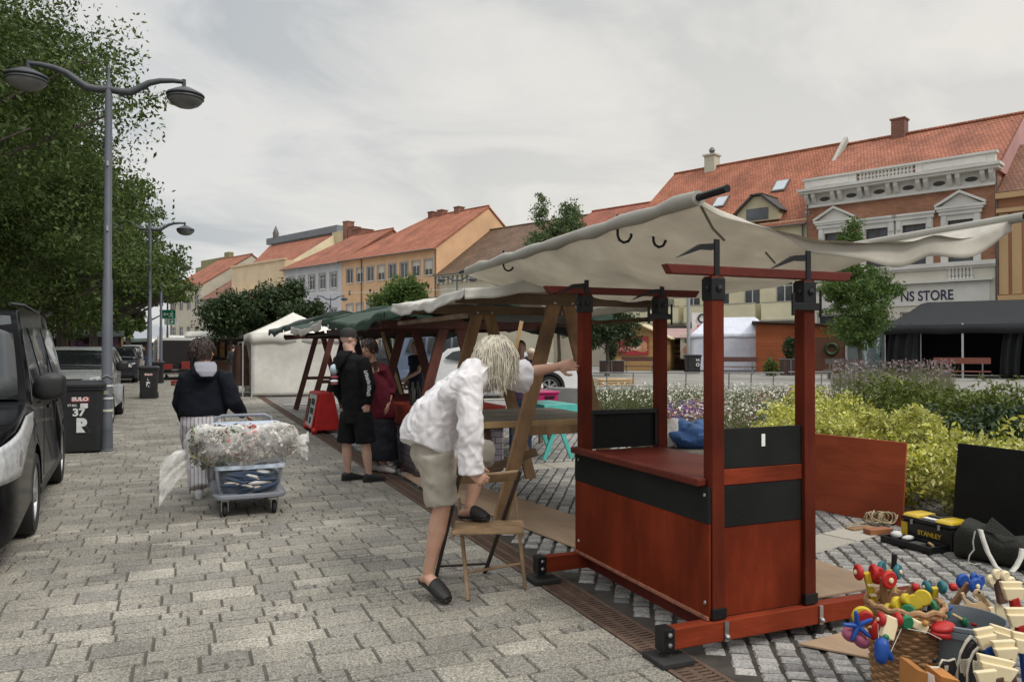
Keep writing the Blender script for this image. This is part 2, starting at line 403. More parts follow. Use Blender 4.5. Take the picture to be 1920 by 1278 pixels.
n1 = N.new('ShaderNodeTexNoise'); n1.inputs['Scale'].default_value = 1.55; n1.inputs['Detail'].default_value = 9; n1.inputs['Roughness'].default_value = .56; n1.inputs['Distortion'].default_value = .6
mp = N.new('ShaderNodeMapping'); mp.inputs['Rotation'].default_value = (0,0,R(20)); mp.inputs['Scale'].default_value = (.95,1.2,1); mp.inputs['Location'].default_value = (3.1,.4,0)
L.new(cmb.outputs[0], mp.inputs[0]); L.new(mp.outputs[0], n1.inputs['Vector'])
cr = N.new('ShaderNodeValToRGB'); e = cr.color_ramp.elements
e[0].position = .40; e[0].color = (.47,.505,.535,1); e[1].position = .60; e[1].color = (.74,.735,.72,1)
m_ = e.new(.5); m_.color = (.635,.65,.655,1)
L.new(n1.outputs[0], cr.inputs[0])
# the cloud cover is thinner and warmer low towards the right of the square
dt = N.new('ShaderNodeVectorMath'); dt.operation = 'DOT_PRODUCT'; L.new(tc.outputs['Generated'], dt.inputs[0]); dt.inputs[1].default_value = (.80,.58,.14)
mr = N.new('ShaderNodeMapRange'); mr.interpolation_type = 'SMOOTHSTEP'; mr.inputs[1].default_value = .45; mr.inputs[2].default_value = 1.0; L.new(dt.outputs['Value'], mr.inputs[0])
lo = N.new('ShaderNodeMapRange'); lo.inputs[1].default_value = .0; lo.inputs[2].default_value = .5; lo.inputs[3].default_value = 1; lo.inputs[4].default_value = .45; L.new(sep.outputs[2], lo.inputs[0])
mw = N.new('ShaderNodeMix'); mw.data_type = 'RGBA'; L.new(math_('MULTIPLY', math_('MULTIPLY', mr.outputs[0], lo.outputs[0]), .72), mw.inputs[0]); L.new(cr.outputs[0], mw.inputs[6]); mw.inputs[7].default_value = (.93,.87,.77,1)
# overcast sky: brightest overhead
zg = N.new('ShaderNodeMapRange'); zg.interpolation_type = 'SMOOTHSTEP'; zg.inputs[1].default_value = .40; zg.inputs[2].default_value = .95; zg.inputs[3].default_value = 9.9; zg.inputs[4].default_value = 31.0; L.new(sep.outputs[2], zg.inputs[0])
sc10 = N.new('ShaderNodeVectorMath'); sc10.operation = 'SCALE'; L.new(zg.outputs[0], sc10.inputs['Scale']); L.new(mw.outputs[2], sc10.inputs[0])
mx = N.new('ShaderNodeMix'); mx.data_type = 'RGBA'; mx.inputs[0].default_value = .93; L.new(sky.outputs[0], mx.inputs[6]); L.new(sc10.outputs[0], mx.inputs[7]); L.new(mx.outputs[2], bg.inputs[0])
sl = bpy.data.lights.new('sun', 'SUN'); sl.energy = 1.5; sl.angle = R(12); sl.color = (1,.95,.87)
so = bpy.data.objects.new('sun', sl); C.objects.link(so); so.location = (20,-10,30)
sd = V((math.sin(SUN_AZ)*math.cos(SUN_EL), math.cos(SUN_AZ)*math.cos(SUN_EL), math.sin(SUN_EL))); so.rotation_euler = sd.to_track_quat('Z','Y').to_euler()

# ---------------------------------------------------------------- ground
gm = course_mat('plaza_paving', (.25,.24,.215), (.15,.145,.13), .62, .31, .8, 'xy', .2, .12, .012)
g = MB(); g.quad((-400,-100,-.016),(400,-100,-.016),(400,600,-.016),(-400,600,-.016)); structure(g.build('ground', gm), 'pale grey stone paving spreading over the whole square')
def slab(mb, x0, x1, y0, y1, z, gap=.005, ch=.006, dz=.012, M=None, gy=None):
    vs = []
    for a, zz_ in ((gap, z-dz), (gap+ch, z)):
        c = a if gy is None else a-gap+gy
        vs += [V((x0+a,y0+c,zz_)), V((x1-a,y0+c,zz_)), V((x1-a,y1-c,zz_)), V((x0+a,y1-c,zz_))]
    if M: vs = [M@v for v in vs]
    n = len(mb.v); mb.v += [tuple(v) for v in vs]
    mb.f += [(n+4,n+5,n+6,n+7)] + [(n+i, n+(i+1)%4, n+4+(i+1)%4, n+4+i) for i in range(4)]
rr = random.Random(3)
pv = MB()
for xa, xb, ya_, yb_ in ((-9, 2.15, .6, 70),):
    y = ya_
    while y < yb_:
        h = min(rr.choice([.22,.24,.16,.24,.16,.11,.09]), max(.08, yb_-y)); x = xa
        while x < xb-.01:
            l = rr.choice([.17,.24,.24,.30,.30,.38]) if h > .13 else rr.choice([.11,.17,.24,.24])
            if xb-(x+l) < .12: l = xb-x
            if h > .15 and rr.random() < .20:      # a short row of small light stones beside a narrower slab
                hh = .085
                slab(pv, x, x+l, y+hh, y+h, rr.uniform(-.001,.001))
                k = max(1, round(l/.12))
                for i in range(k): slab(pv, x+i*l/k, x+(i+1)*l/k, y, y+hh, rr.uniform(-.001,.001), .005, gy=.003)
            else: slab(pv, x, x+l, y, y+h, rr.uniform(-.0015,.0015), .0048, .005, gy=.0025)
            x += l
        y += h
pm = island_mat('paving_slabs', [(.245,.228,.192),(.205,.192,.168),(.27,.25,.207),(.215,.20,.172),(.285,.265,.22),(.235,.216,.18),(.20,.187,.166),(.25,.233,.193),(.345,.32,.268)], .72, .35, 60, .5, 130, blot=.26, grain=.5, gum=.45)
structure(pv.build('pavement', pm, sm=False), 'speckled beige concrete slabs of many sizes on the walkway')
jm = mat('joint_dirt', (.075,.068,.055), .95, .4, 9, .3, 60)
j = MB(); j.quad((-9,.4,-.009),(2.16,.4,-.009),(2.16,70.2,-.009),(-9,70.2,-.009)); structure(j.build('pavement_bed', jm))
# cobbles, laid on the skew
cb = MB(); a = R(58); ux = V((math.cos(a), math.sin(a), 0)); vy = V((-math.sin(a), math.cos(a), 0))
rr = random.Random(5); pw, ph = .093, .122
def seen(p, m=.30):
    q = p-EYE; d = q.dot(FH)
    return d > .9 and abs(q.dot(rt)/d) < 960/FOC+m+1.2/d
for i in range(-170, 260):
    for jn in range(-170, 170):
        o = V((7,7,0)) + vy*(jn*ph) + ux*(i*pw)
        if jn % 2: o = o + ux*pw*.5
        if not (2.47 < o.x < 12.5 and -.5 < o.y < 16.5) or not seen(o): continue
        M = Matrix.Translation((o.x+rr.uniform(-.004,.004), o.y+rr.uniform(-.004,.004), 0)) @ Matrix.Rotation(a+rr.uniform(-.04,.04), 4, 'Z')
        x1, y1 = pw/2*rr.uniform(.84,.95), ph/2*rr.uniform(.92,1.02)
        slab(cb, -x1, x1, -y1, y1, rr.uniform(-.003,.004), .007, .009, .016, M)
cm = island_mat('cobble_stone', [(.33,.32,.30),(.23,.225,.215),(.40,.385,.355),(.28,.27,.255),(.18,.175,.17),(.36,.345,.32)], .62, .3, 60, .5, 45, spec=.4, blot=.25, grain=.2)
structure(cb.build('cobblestones', cm), 'small grey setts with dark joints around the stalls')
jb = MB(); jb.quad((2.36,-1,-.011),(12.6,-1,-.011),(12.6,16.6,-.011),(2.36,16.6,-.011)); structure(jb.build('cobble_bed', mat('joint_dark', (.045,.038,.03), .95, .4, 9, .3, 60)))
fs_ = MB(); fs_.quad((2.36,16.6,-.011),(16,16.6,-.011),(16,60,-.011),(2.36,60,-.011))
structure(fs_.build('far_cobblestones', course_mat('far_cobble', (.26,.25,.235), (.10,.092,.08), .125, .1, .75, 'xy', .4, .22, .012)))
st = MB()
for y0, x0, x1 in ((9.05,2.5,12),(17.2,2.5,14),(22,2.5,14)):
    x = x0
    while x < x1:
        l = rr.uniform(.55,.8); slab(st, x, x+l, y0, y0+.42, .009+rr.uniform(0,.001), .004, .005, .01); x += l
structure(st.build('stone_strip', island_mat('strip_stone', [(.42,.39,.33),(.36,.335,.285),(.46,.43,.37)], .75, .25, 120, .2)), 'pale stone strips crossing the setts')
st = MB(); y = 2.2
M = Matrix.Translation((4.55,4.72,0)) @ Matrix.Rotation(R(14),4,'Z')
for k in range(2): slab(st, -.2+k*.6, .39+k*.6, -.16, .16, .010, .004, .005, .01, M)
structure(st.build('stone_strip', MATS['strip_stone']))
# drainage channel along the edge of the walkway
dr = MB(); dr.bx(2.15,2.37,1,60,-.03,-.012); structure(dr.build('drain_bed', mat('drain_dark', (.03,.022,.018), .9, .3, 12)))
dr = MB(); yy = 1.5
while yy < 30:
    dr.bx(2.175,2.345,yy,yy+.019,-.011,-.002); yy += .034
dr.bx(2.152,2.178,1.3,60,-.011,.001); dr.bx(2.342,2.368,1.3,60,-.011,.001); dr.bx(2.245,2.275,1.3,30,-.011,-.003)
structure(dr.build('drain_grating', mat('rusty_iron', (.115,.072,.05), .8, .35, 14, .4, 50, metal=.2)), 'rusty brown slotted drain along the walkway edge')
# ---------------------------------------------------------------- dark red market kiosk being put together
red = mat('red_stain', (.155,.023,.008), .62, .40, 4, .18, 30, stretch=(1.2,1.2,.35), dirt=.2, spec=.10)
redh = mat('red_stain_beam', (.20,.032,.012), .6, .42, 4, .2, 30, stretch=(.35,1.2,1.2), dirt=.22, spec=.12)
redd = mat('red_paint_dark', (.11,.017,.010), .5, .25, 6, .15, 40, dirt=.2, spec=.25)
chalk = mat('chalkboard_black', (.009,.0095,.009), .7, .4, 4, .1, 60, spec=.22)
blk = mat('black_metal', (.012,.012,.013), .45, .3, 8, .1, 80, metal=.4)
rub = mat('black_rubber', (.02,.019,.018), .8, .3, 8, .3, 60)
steel = mat('bolt_steel', (.45,.45,.44), .35, .2, 10, .05, 60, metal=.9)
paper = mat('white_paper', (.78,.78,.76), .7, .05, 5, 0)
kx0, kx1, ky0, ky1 = 2.52, 3.13, 3.285, 4.69
k = thing('market_kiosk', 'dark red wooden kiosk with black bands, half assembled under a cream canopy', 'kiosk', (2.8,4,0))
for x in (kx0, kx1):
    for y in (ky0, ky1):
        p = MB().bx(x-.038,x+.038,y-.038,y+.038,.165,1.925).build('post', mat('red_post_stain', (.112,.018,.008), .6, .35, 5, .2, 30, stretch=(1.2,1.2,.3), dirt=.2, spec=.12), k, bev=.004)
        MB().bx(x-.043,x+.043,y-.043,y+.043,1.80,1.915).build('bracket', blk, p, bev=.003)
        b = MB(); b.lathe([(0,0),(.016,0),(.016,.008),(.008,.014),(0,.014)], (x-.043,y-.01,1.86), 10, Matrix.Rotation(R(-90),4,'Y')); b.lathe([(0,0),(.018,0),(.018,.008),(0,.014)], (x+.005,y-.043,1.86), 10, Matrix.Rotation(R(90),4,'X')); b.parts('bolt', blk, p)
        MB().bx(x-.044,x+.044,y-.046,y+.02,.17,.225).build('foot_bracket', blk, p, bev=.002)
for y, x0 in ((ky0-.02, 2.185), (ky1+.02, 2.17)):
    b = MB(); b.bx(x0,3.95,y-.035,y+.035,.06,.163); o = b.build('base_beam', redh, k, bev=.005)
    MB().bx(x0-.012,x0+.05,y-.042,y+.042,.055,.168).build('corner_plate', blk, o, bev=.002)
    b = MB()
    for zz in (.09,.14):
        b.lathe([(0,0),(.012,0),(.012,.006),(0,.01)], (x0+.02,y-.042,zz), 8, Matrix.Rotation(R(90),4,'X'))
    for xx in (kx0+.03, kx1+.05):
        b.bx(xx-.012,xx+.012,y-.045,y-.036,.06,.16); b.lathe([(0,0),(.014,0),(.014,.01),(.006,.022),(0,.022)], (xx,y-.044,.085), 10, Matrix.Rotation(R(90),4,'X'))
    b.parts('bolt', steel, o)
    b = MB(); b.bx(x0-.06,x0+.13,y-.1,y+.09,.0,.028); b.lathe([(0,.02),(.03,.02),(.022,.06),(0,.06)], (x0+.03,y,0), 12); b.build('foot_pad', rub, o, bev=.006)
    b = MB(); b.lathe([(0,0),(.03,0),(.03,.06),(0,.06)], (3.2,y,0), 10); b.lathe([(0,0),(.04,0),(.03,.06),(0,.06)], (3.85,y,0), 10); b.parts('foot_pad', rub, o)
b = MB(); b.bx(2.53,2.575,ky0+.02,ky1-.02,.062,.16); b.bx(3.08,3.13,ky0+.02,ky1-.02,.062,.16); b.parts('floor_beam', redd, k, bev=.004)
fp = MB().bx(2.462,2.478,ky0-.03,ky1+.03,.175,.655).build('front_panel', red, k, bev=.002)
MB().bx(2.452,2.468,ky0-.03,ky1+.03,.165,.185).build('trim', mat('worn_red_edge', (.26,.10,.06), .6, .4, 30, .2), fp, bev=.003)
MB().bx(2.460,2.479,ky0-.03,ky1+.03,.657,.842).build('black_band', chalk, k)
b = MB()
for y, z in ((ky0+.0,.80),(ky0+.0,.25),(ky1-.02,.80),(ky1-.02,.25)): b.lathe([(0,0),(.011,0),(.009,.004),(0,.005)], (2.461,y,z), 10, Matrix.Rotation(R(-90),4,'Y'))
b.parts('screw_head', steel, fp)
ct = MB().bx(2.55,3.10,ky0+.045,ky1-.045,.835,.862).build('counter', redd, k, bev=.004)
b = MB(); b.bx(2.418,2.478,ky0-.0,ky1+.02,.844,.885); b.build('counter_lip', redd, ct, bev=.008)
MB().bx(2.486,2.545,ky0+.05,ky1-.05,.838,.868).build('counter_strip', redd, ct, bev=.004)
# near end: red lower board, two chalkboards and a rail
y = ky0-.012
sp = MB().bx(kx0+.039,kx1-.039,y,y+.02,.17,.625).build('side_panel', red, k)
for z0, z1 in ((.628,.842),(.93,1.135)):
    cbd = MB().bx(kx0+.039,kx1-.039,y-.004,y+.02,z0,z1).build('chalkboard', chalk, k, bev=.002)
MB().bx(2.815,2.838,y-.007,y-.0045,1.035,1.10).build('sticker', paper, cbd)
MB().bx(kx0+.039,kx1-.039,y-.008,y+.03,.845,.927).build('side_rail', redh, k, bev=.003)
b = MB(); b.bx(kx0+.039,kx1-.039,ky1-.02,ky1,.17,.84); b.build('side_panel', red, k)
b = MB(); b.bx(kx0+.05,kx1-.05,ky1-.005,ky1+.012,.865,1.10); b.build('chalkboard', chalk, k)
b = MB(); b.bx(kx0+.039,kx1-.039,ky1-.03,ky1+.016,1.10,1.13); b.bx(kx0+.039,kx0+.06,ky1-.03,ky1+.014,.865,1.10); b.bx(kx1-.06,kx1-.039,ky1-.03,ky1+.014,.865,1.10); b.build('board_frame', blk, k, bev=.003)
MB().bx(3.10,3.14,ky0+.05,ky1-.05,.80,.84).build('back_rail', redd, k, bev=.003)
for y, z in ((ky0,1.93),(ky1,1.925)):
    b = MB(); b.prism([(2.215,y-.028,z+.048),(2.245,y-.028,z),(3.425,y-.028,z),(3.46,y-.028,z+.048)], (0,.056,0)); b.build('header_beam', redd, k, bev=.004)
for x, y, zt in ((kx0,ky0,2.115),(kx1,ky0,2.085),(kx0,ky1,2.02),(kx1,ky1,2.0)):
    b = MB(); b.bx(x-.016,x+.016,y-.034,y-.022,1.85,zt); o = b.build('upright', blk, k, bev=.002)
    b = MB(); b.prism([(x-.016,y-.03,zt-.055),(x-.09,y-.03,zt-.055),(x-.24,y-.03,zt-.105),(x-.10,y-.03,zt-.03),(x-.016,y-.03,zt-.022)], (0,.03,0)); b.build('arm', blk, o)
for x, y in ((kx1,ky0),(kx1,ky1)):
    b = MB(); b.bx(x-.13,x+.07,y-.052,y-.044,1.76,1.80); b.bx(x-.135,x-.118,y-.056,y-.044,1.73,1.85); b.bx(x+.06,x+.07,y-.056,y-.044,1.72,1.87); b.build('clamp', blk, k, bev=.002)
# its canopy, slung between two poles
canv = cloth_mat('cream_canvas', (.70,.665,.59), .40, dirt=.14)
fold_bump(canv, 2.2, .55, (1,1,1), .05)
def sm_(t): t = max(0, min(1, t)); return t*t*(3-2*t)
def sag_at(y):
    return .17 + .20*sm_((y-3.2)/1.4) - .12*sm_((y-5.2)/1.9)
cx0, cx1, cy0, cy1 = 2.44, 4.86, 3.32, 7.0
def cz(u, y):
    base = 2.325 + .05*u - .012*(y-3.2)
    s = sag_at(y)*(1-abs(2*u-1)**2.1) ** .9
    wv = .012*math.sin(9*u+1.7*y)*math.sin(3.3*y) + .02*noise.noise(V((u*5, y*2.1, 1.3))) + .012*noise.noise(V((u*14+y*3, y*4, 7.7)))
    pl = .030*(.5-abs(noise.noise(V((u*3.2+y*1.1, y*.9-u*2.2, 11.3))))*1.6) + .016*(.5-abs(noise.noise(V((u*7-y*1.6, y*1.3+u*3, 3.9))))*1.6)
    return base - s + (wv+pl)*(4*u*(1-u))**.5
cn = thing('stall_canopy', 'cream canvas canopy sagging between two poles over the dark red kiosk', 'canopy', (3.4,4.6,2.0))
def cfn(a, b):
    y = cy0 + (cy1-cy0)*b + .10*math.sin(3.1*a)*(1-b)*0
    if b == 0: y += .10*(4*a*(1-a))
    if b == 1: y -= .22*(4*a*(1-a))
    return (cx0+(cx1-cx0)*a, y, cz(a, y))
cvs = MB().grid(cfn, 90, 130).build('cloth', canv, cn, sm=True); mods(cvs, solid=.003)
def flap(a, b):
    y = cy0 + .10*(4*a*(1-a)); h = .025 + .11*sm_((a-.25)/.35)*(1-.45*sm_((a-.75)/.25))
    return (cx0+(cx1-cx0)*a, y-.012-.03*b*math.sin(a*9)**2, cz(a, y)+.004-h*b-.012*math.sin(a*23)*b)
f_ = MB().grid(flap, 60, 4).build('hem', canv, cn, sm=True); mods(f_, solid=.004)
wrap = cloth_mat('grey_canvas', (.40,.385,.34), .1, dirt=.2)
pts = [(cx0, 3.30+i*.187, 2.33-.012*i*.187+.006*math.sin(i*1.9)) for i in range(20)]
MB().tube(pts, [.040+.007*math.sin(i*2.3) for i in range(20)], 12).build('pole_sleeve', wrap, cn, sm=True)
b = MB(); b.tube([(cx0,3.07,2.335),(cx0,7.05,2.285)], .02, 12); b.tube([(cx1,3.12,2.385),(cx1,7.05,2.34)], .022, 12); b.parts('pole', blk, cn, sm=True)
MB().tube([(cx1, 3.22+i*.2, 2.38-.012*i*.2) for i in range(19)], .032, 10).build('pole_sleeve', wrap, cn, sm=True)
b = MB(); b.tube([(2.50,3.36,2.30),(2.62,3.42,2.20),(2.72,3.45,2.145)], .007, 6); b.build('strap', mat('canvas_strap', (.16,.14,.10), .8), cn, sm=True)
b = MB(); b.tube([(3.05,3.5,2.10),(3.16,3.55,2.05)], .006, 6); b.build('strap', MATS['canvas_strap'], cn, sm=True)
for px, py, xx in ((1158,425,2.46),(1225,437,2.62),(944,486,2.46)):
    p = AX(px, py, xx); b = MB(); hs = 1.5 if px != 1225 else 1.3
    b.tube([p+V(q)*hs for q in ((0,0,.05),(0,0,-.035),(.006,-.004,-.055),(.022,-.012,-.066),(.04,-.02,-.06),(.05,-.024,-.042),(.051,-.025,-.02))], .0085, 8)
    tag(b.build('iron_hook', blk, None, org=p, sm=True), {1158:'black iron hook under the canopy pole near its free end',1225:'black iron hook hanging inside the cream canopy cloth',944:'black iron hook at the far end of the canopy pole'}[px], 'hook', 'hooks under the cream canopy')

# ---------------------------------------------------------------- wooden folding chair
oak = mat('chair_wood', (.26,.165,.085), .6, .35, 9, .25, 40, stretch=(1,1,.3), dirt=.3)
dkw = mat('dark_chair_wood', (.045,.03,.022), .6, .35, 9, .25, 40, stretch=(1,1,.3))
ch = thing('folding_chair', 'worn wooden folding chair used as a step by the white haired man', 'chair', (1.8,4.75,0))
bl, brr = D(862,891,4.78), D(975,883,4.80)        # tops of the uprights
fl, fr = G(818,1078), G(909,1073)
for p, q in ((bl,fl),(brr,fr)): MB().bar(p+(p-q).normalized()*.02, q, .026, .042, ref=FH).build('upright', dkw, ch, bev=.004)
ll, lr = D(860,934,5.15), D(965,921,5.15)
nl, nr = G(878,1126), G(985,1104)
for p, q in ((ll,nl),(lr,nr)): MB().bar(p, q, .024, .036, ref=FH).build('leg', oak, ch, bev=.004)
b = MB(); dx = brr-bl
def slat(u, v):
    p = bl.lerp(brr, u); up_ = (bl-fl).normalized(); return p + up_*(-.065+.075*v) - FH*(.035*math.sin(math.pi*u)+.005)
b.grid(slat, 14, 3); bs = b.build('backrest', oak, ch, sm=True); mods(bs, solid=.02, bev=.004)
sl, sr = D(848,984,4.72), D(980,973,4.75)
sl.z = sr.z = .43; dpt = FH*.34
for i in range(5):
    p, q = sl+dpt*(i/5), sr+dpt*(i/5); MB().bar(p, q, .05, .018, ref=(0,0,1)).build('seat_slat', oak, ch, bev=.004)
b = MB(); b.bar(sl-V((0,0,.02)), sl+dpt-V((0,0,.02)), .02, .03); b.bar(sr-V((0,0,.02)), sr+dpt-V((0,0,.02)), .02, .03); b.parts('seat_rail', oak, ch, bev=.003)
for (p,q),(r_,s_),t,m_ in (((ll,nl),(lr,nr),.74,oak),((bl,fl),(brr,fr),.90,dkw)):
    MB().tube([p.lerp(q,t), r_.lerp(s_,t)], .009, 8).build('stretcher', m_, ch, sm=True)

# ---------------------------------------------------------------- trestle stalls with A-frames
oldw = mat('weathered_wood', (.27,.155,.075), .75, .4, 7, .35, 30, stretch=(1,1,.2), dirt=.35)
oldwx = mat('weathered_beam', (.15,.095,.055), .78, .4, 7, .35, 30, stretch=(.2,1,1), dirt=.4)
rbw = mat('red_brown_wood', (.115,.034,.022), .65, .35, 6, .2, 30, stretch=(1,1,.25), dirt=.25)
dbw = mat('dark_brown_wood', (.035,.018,.016), .65, .35, 6, .2, 30, stretch=(1,1,.25), dirt=.25)
greyw = mat('grey_boards', (.17,.15,.12), .8, .3, 6, .3, 30, stretch=(1,.3,1), dirt=.3)
pine = mat('pale_pine', (.46,.30,.14), .6, .25, 7, .2, 40, stretch=(1,1,.2))
green = cloth_mat('green_tarpaulin', (.030,.058,.040), .08, .55, dirt=.25)
dgreen = cloth_mat('dark_green_tarpaulin', (.035,.05,.042), .05, .6, dirt=.25)
whitec = cloth_mat('white_canvas', (.68,.655,.60), .3, dirt=.12)
def a_stall(label, ya, yb, xa, spread, ztop, m, mb_, beam=(1.0,1.0), group='wooden trestle stalls', bd=0.0):
    t = thing('trestle_stall', label, 'stall', (xa,(ya+yb)/2,0), 0, group)
    for y in (ya, yb):
        for s in (-1, 1):
            top = V((xa+s*.05, y, ztop+.02)); ft = V((xa+s*spread, y+.02*s, -.005))
            lg = MB().bar(top+(top-ft).normalized()*.01, ft, .13, .05, ref=(0,1,0)).build('leg', m, t, bev=.005)
            b = MB(); b.lathe([(0,0),(.016,0),(.012,.012),(0,.014)], (xa+s*.09, y-.055, ztop-.05), 10, Matrix.Rotation(R(90),4,'X')); b.build('bolt', steel, lg)
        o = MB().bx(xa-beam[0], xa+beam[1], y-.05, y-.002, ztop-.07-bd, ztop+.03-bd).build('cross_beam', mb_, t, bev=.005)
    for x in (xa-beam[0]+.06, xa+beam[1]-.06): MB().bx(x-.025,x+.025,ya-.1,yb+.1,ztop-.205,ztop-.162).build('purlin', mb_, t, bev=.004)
    for y in (ya,yb): MB().bar((xa-spread*.62,y+.06,.80),(xa+spread*.62,y+.06,.80),.04,.08).build('table_rail', m, t, bev=.004)
    return t
def roof_cloth(name, label, x0, x1, y0, y1, ze, zr, m, seed, xr=None, drop=.12, sag=.06, group='stall canopies over the trestles', flapm=None):
    t = thing(name, label, 'canopy', ((x0+x1)/2,(y0+y1)/2,ze), 0, group); xr = xr if xr is not None else (x0+x1)/2
    def fn(u, v):
        x = x0+(x1-x0)*u; y = y0+(y1-y0)*v
        k_ = (x-x0)/(xr-x0) if x < xr else (x1-x)/(x1-xr)
        z = ze+(zr-ze)*k_ - sag*math.sin(math.pi*v)*(.4+.6*(1-k_)) + .035*noise.noise(V((x*2.1+seed, y*1.7, seed))) + .02*noise.noise(V((x*6, y*5, seed+3)))
        return (x, y, z)
    o = MB().grid(fn, 40, 40).build('cloth', m, t, sm=True); mods(o, solid=.004)
    def dfn(side):
        def f(u, v):
            if side == 0: p = V(fn(u,0)); n_ = V((0,-1,0))
            elif side == 1: p = V(fn(0,u)); n_ = V((-1,0,0))
            elif side == 2: p = V(fn(1,u)); n_ = V((1,0,0))
            else: p = V(fn(u,1)); n_ = V((0,1,0))
            h = drop*(.75+.5*noise.noise(V((u*4+seed, side*3.1, 2))))
            return p + V((0,0,.002-h*v)) + n_*(.006+.03*v*(.5+noise.noise(V((u*11, seed, v)))))
        return f
    for sd_ in (0,1,2,3):
        q = MB().grid(dfn(sd_), 40, 4).build('valance', flapm if (sd_ == 1 and flapm) else m, t, sm=True); mods(q, solid=.004)
    return t
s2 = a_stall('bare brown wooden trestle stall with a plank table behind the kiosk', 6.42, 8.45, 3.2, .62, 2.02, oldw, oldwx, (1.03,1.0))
b = MB()
for i in range(7): b.bx(2.42+.0*i,3.98,6.62+i*.235,6.62+i*.235+.225,.835+.003*(i%2),.86+.003*(i%2))
b.parts('table_board', greyw, s2, bev=.004)
MB().bx(2.40,4.02,6.55,6.60,.83,.885).build('table_edge', pine, s2, bev=.004)
b = MB(); b.bar((2.6,6.75,.80),(2.95,7.6,.55),.05,.07); b.bar((2.45,6.62,.42),(3.0,6.52,.60),.04,.07); b.parts('brace', oldwx, s2, bev=.004)
roof_cloth('stall_canopy', 'off-white cloth stretched loosely over the bare brown wooden stall', 2.16, 4.25, 6.15, 8.6, 2.06, 2.2, whitec, 4.2, 3.2, .13, .05)
s3 = a_stall('red brown trestle stall under the green tarpaulin', 9.6, 11.7, 3.2, .62, 2.02, rbw, rbw, (.95,1.3), bd=.14)
roof_cloth('stall_canopy', 'large green tarpaulin over the red brown stall', 2.2, 5.35, 9.15, 13.0, 2.01, 2.31, green, 1.1, 3.3, .17, .10)
s4 = a_stall('dark brown trestle stall beside the man in black', 13.3, 15.9, 3.1, .6, 1.98, dbw, dbw, (.9,1.1), bd=.14)
roof_cloth('stall_canopy', 'green tarpaulin with a white front flap behind the man in black', 2.1, 4.9, 13.15, 17.2, 2.01, 2.31, green, 9.1, 3.2, .17, .08, flapm=whitec)
s5 = a_stall('slender dark trestle stall in front of the white tent', 18.0, 20.4, 3.2, .6, 1.98, rbw, rbw, (.9,1.0), bd=.10)
roof_cloth('stall_canopy', 'dark grey green tarpaulin in front of the white tent', 2.0, 4.7, 17.7, 21.0, 2.05, 2.45, dgreen, 5.5, 3.3, .14, .07)
# loose pine laths leaning in the stalls
for p, q, l in ((D(716,620,12.6),D(762,768,12.4),'pale pine lath leaning across the dark stall next to the maroon top'),(D(978,602,9.9),D(960,690,9.8),'short pale pine lath upright behind the white haired man')):
    tag(MB().bar(p, q, .05, .025, ref=FH).build('pine_lath', pine, None, org=q, bev=.003), l, 'lath', 'pale laths in the stalls')
# table with red cloth and stone-patterned front
tb = thing('covered_table', 'stall table with red cloth top and grey stone print skirt', 'table', (3.1,9.6,0))
stone = course_mat('stone_print', (.20,.175,.195), (.07,.06,.075), .16, .075, .85, 'sumz', .05, .22, .006)
rcl = cloth_mat('red_table_cloth', (.24,.035,.02), .05, dirt=.1)
def skirt(xa, xb, ya, yb, z0, z1, amp, seed, n=90):
    per = [(xa,ya),(xb,ya),(xb,yb),(xa,yb)]
    def f(u, v):
        s = u*4; i = int(s) % 4; t = s-int(s); a_, b_ = V((*per[i],0)), V((*per[(i+1)%4],0)); p = a_.lerp(b_, t)
        n_ = [V((0,-1,0)),V((1,0,0)),V((0,1,0)),V((-1,0,0))][i]; p += n_*(amp*v*math.sin(u*70+seed)+amp*v); p.z = z1+(z0-z1)*v; return p
    return MB().grid(f, n, 6)
o = skirt(2.56,3.68,8.98,10.3,.03,.80,.008,1).build('skirt', stone, tb, sm=True); mods(o, solid=.004)
o = skirt(2.545,3.70,8.965,10.32,.56,.835,.012,2,120).build('cloth_drop', rcl, tb, sm=True); mods(o, solid=.004)
MB().bx(2.545,3.70,8.965,10.32,.82,.84).build('cloth_top', rcl, tb, bev=.008)
tb2 = thing('covered_table', 'second covered table further back with dark red cloth', 'table', (3.1,11.2,0))
o = skirt(2.6,3.6,10.8,12.4,.05,.82,.012,2,120).build('cloth_drop', cloth_mat('dark_red_cloth', (.12,.02,.02), .05), tb2, sm=True); mods(o, solid=.004)
MB().bx(2.6,3.6,10.8,12.4,.80,.825).build('cloth_top', MATS['dark_red_cloth'], tb2, bev=.008)
btl = mat('bottle_glass', (.02,.02,.015), .12, .2, 5, 0, spec=.7)
def bottle(p, label, s=1):
    b = MB().lathe([(0,0),(.036*s,0),(.036*s,.17*s),(.03*s,.2*s),(.014*s,.235*s),(.014*s,.29*s),(0,.29*s)], p, 12)
    tag(b.build('bottle', btl, None, org=p, sm=True), label, 'bottle', 'bottles on the red tablecloth')
for i, (x, y, l) in enumerate(((2.66,9.55,'dark bottle at the walkway edge of the red tablecloth'),(2.8,9.8,'dark bottle in the middle of the red tablecloth'),(3.02,9.6,'dark bottle on the red tablecloth nearest the white shirt'))): bottle((x,y,.84), l, 1)
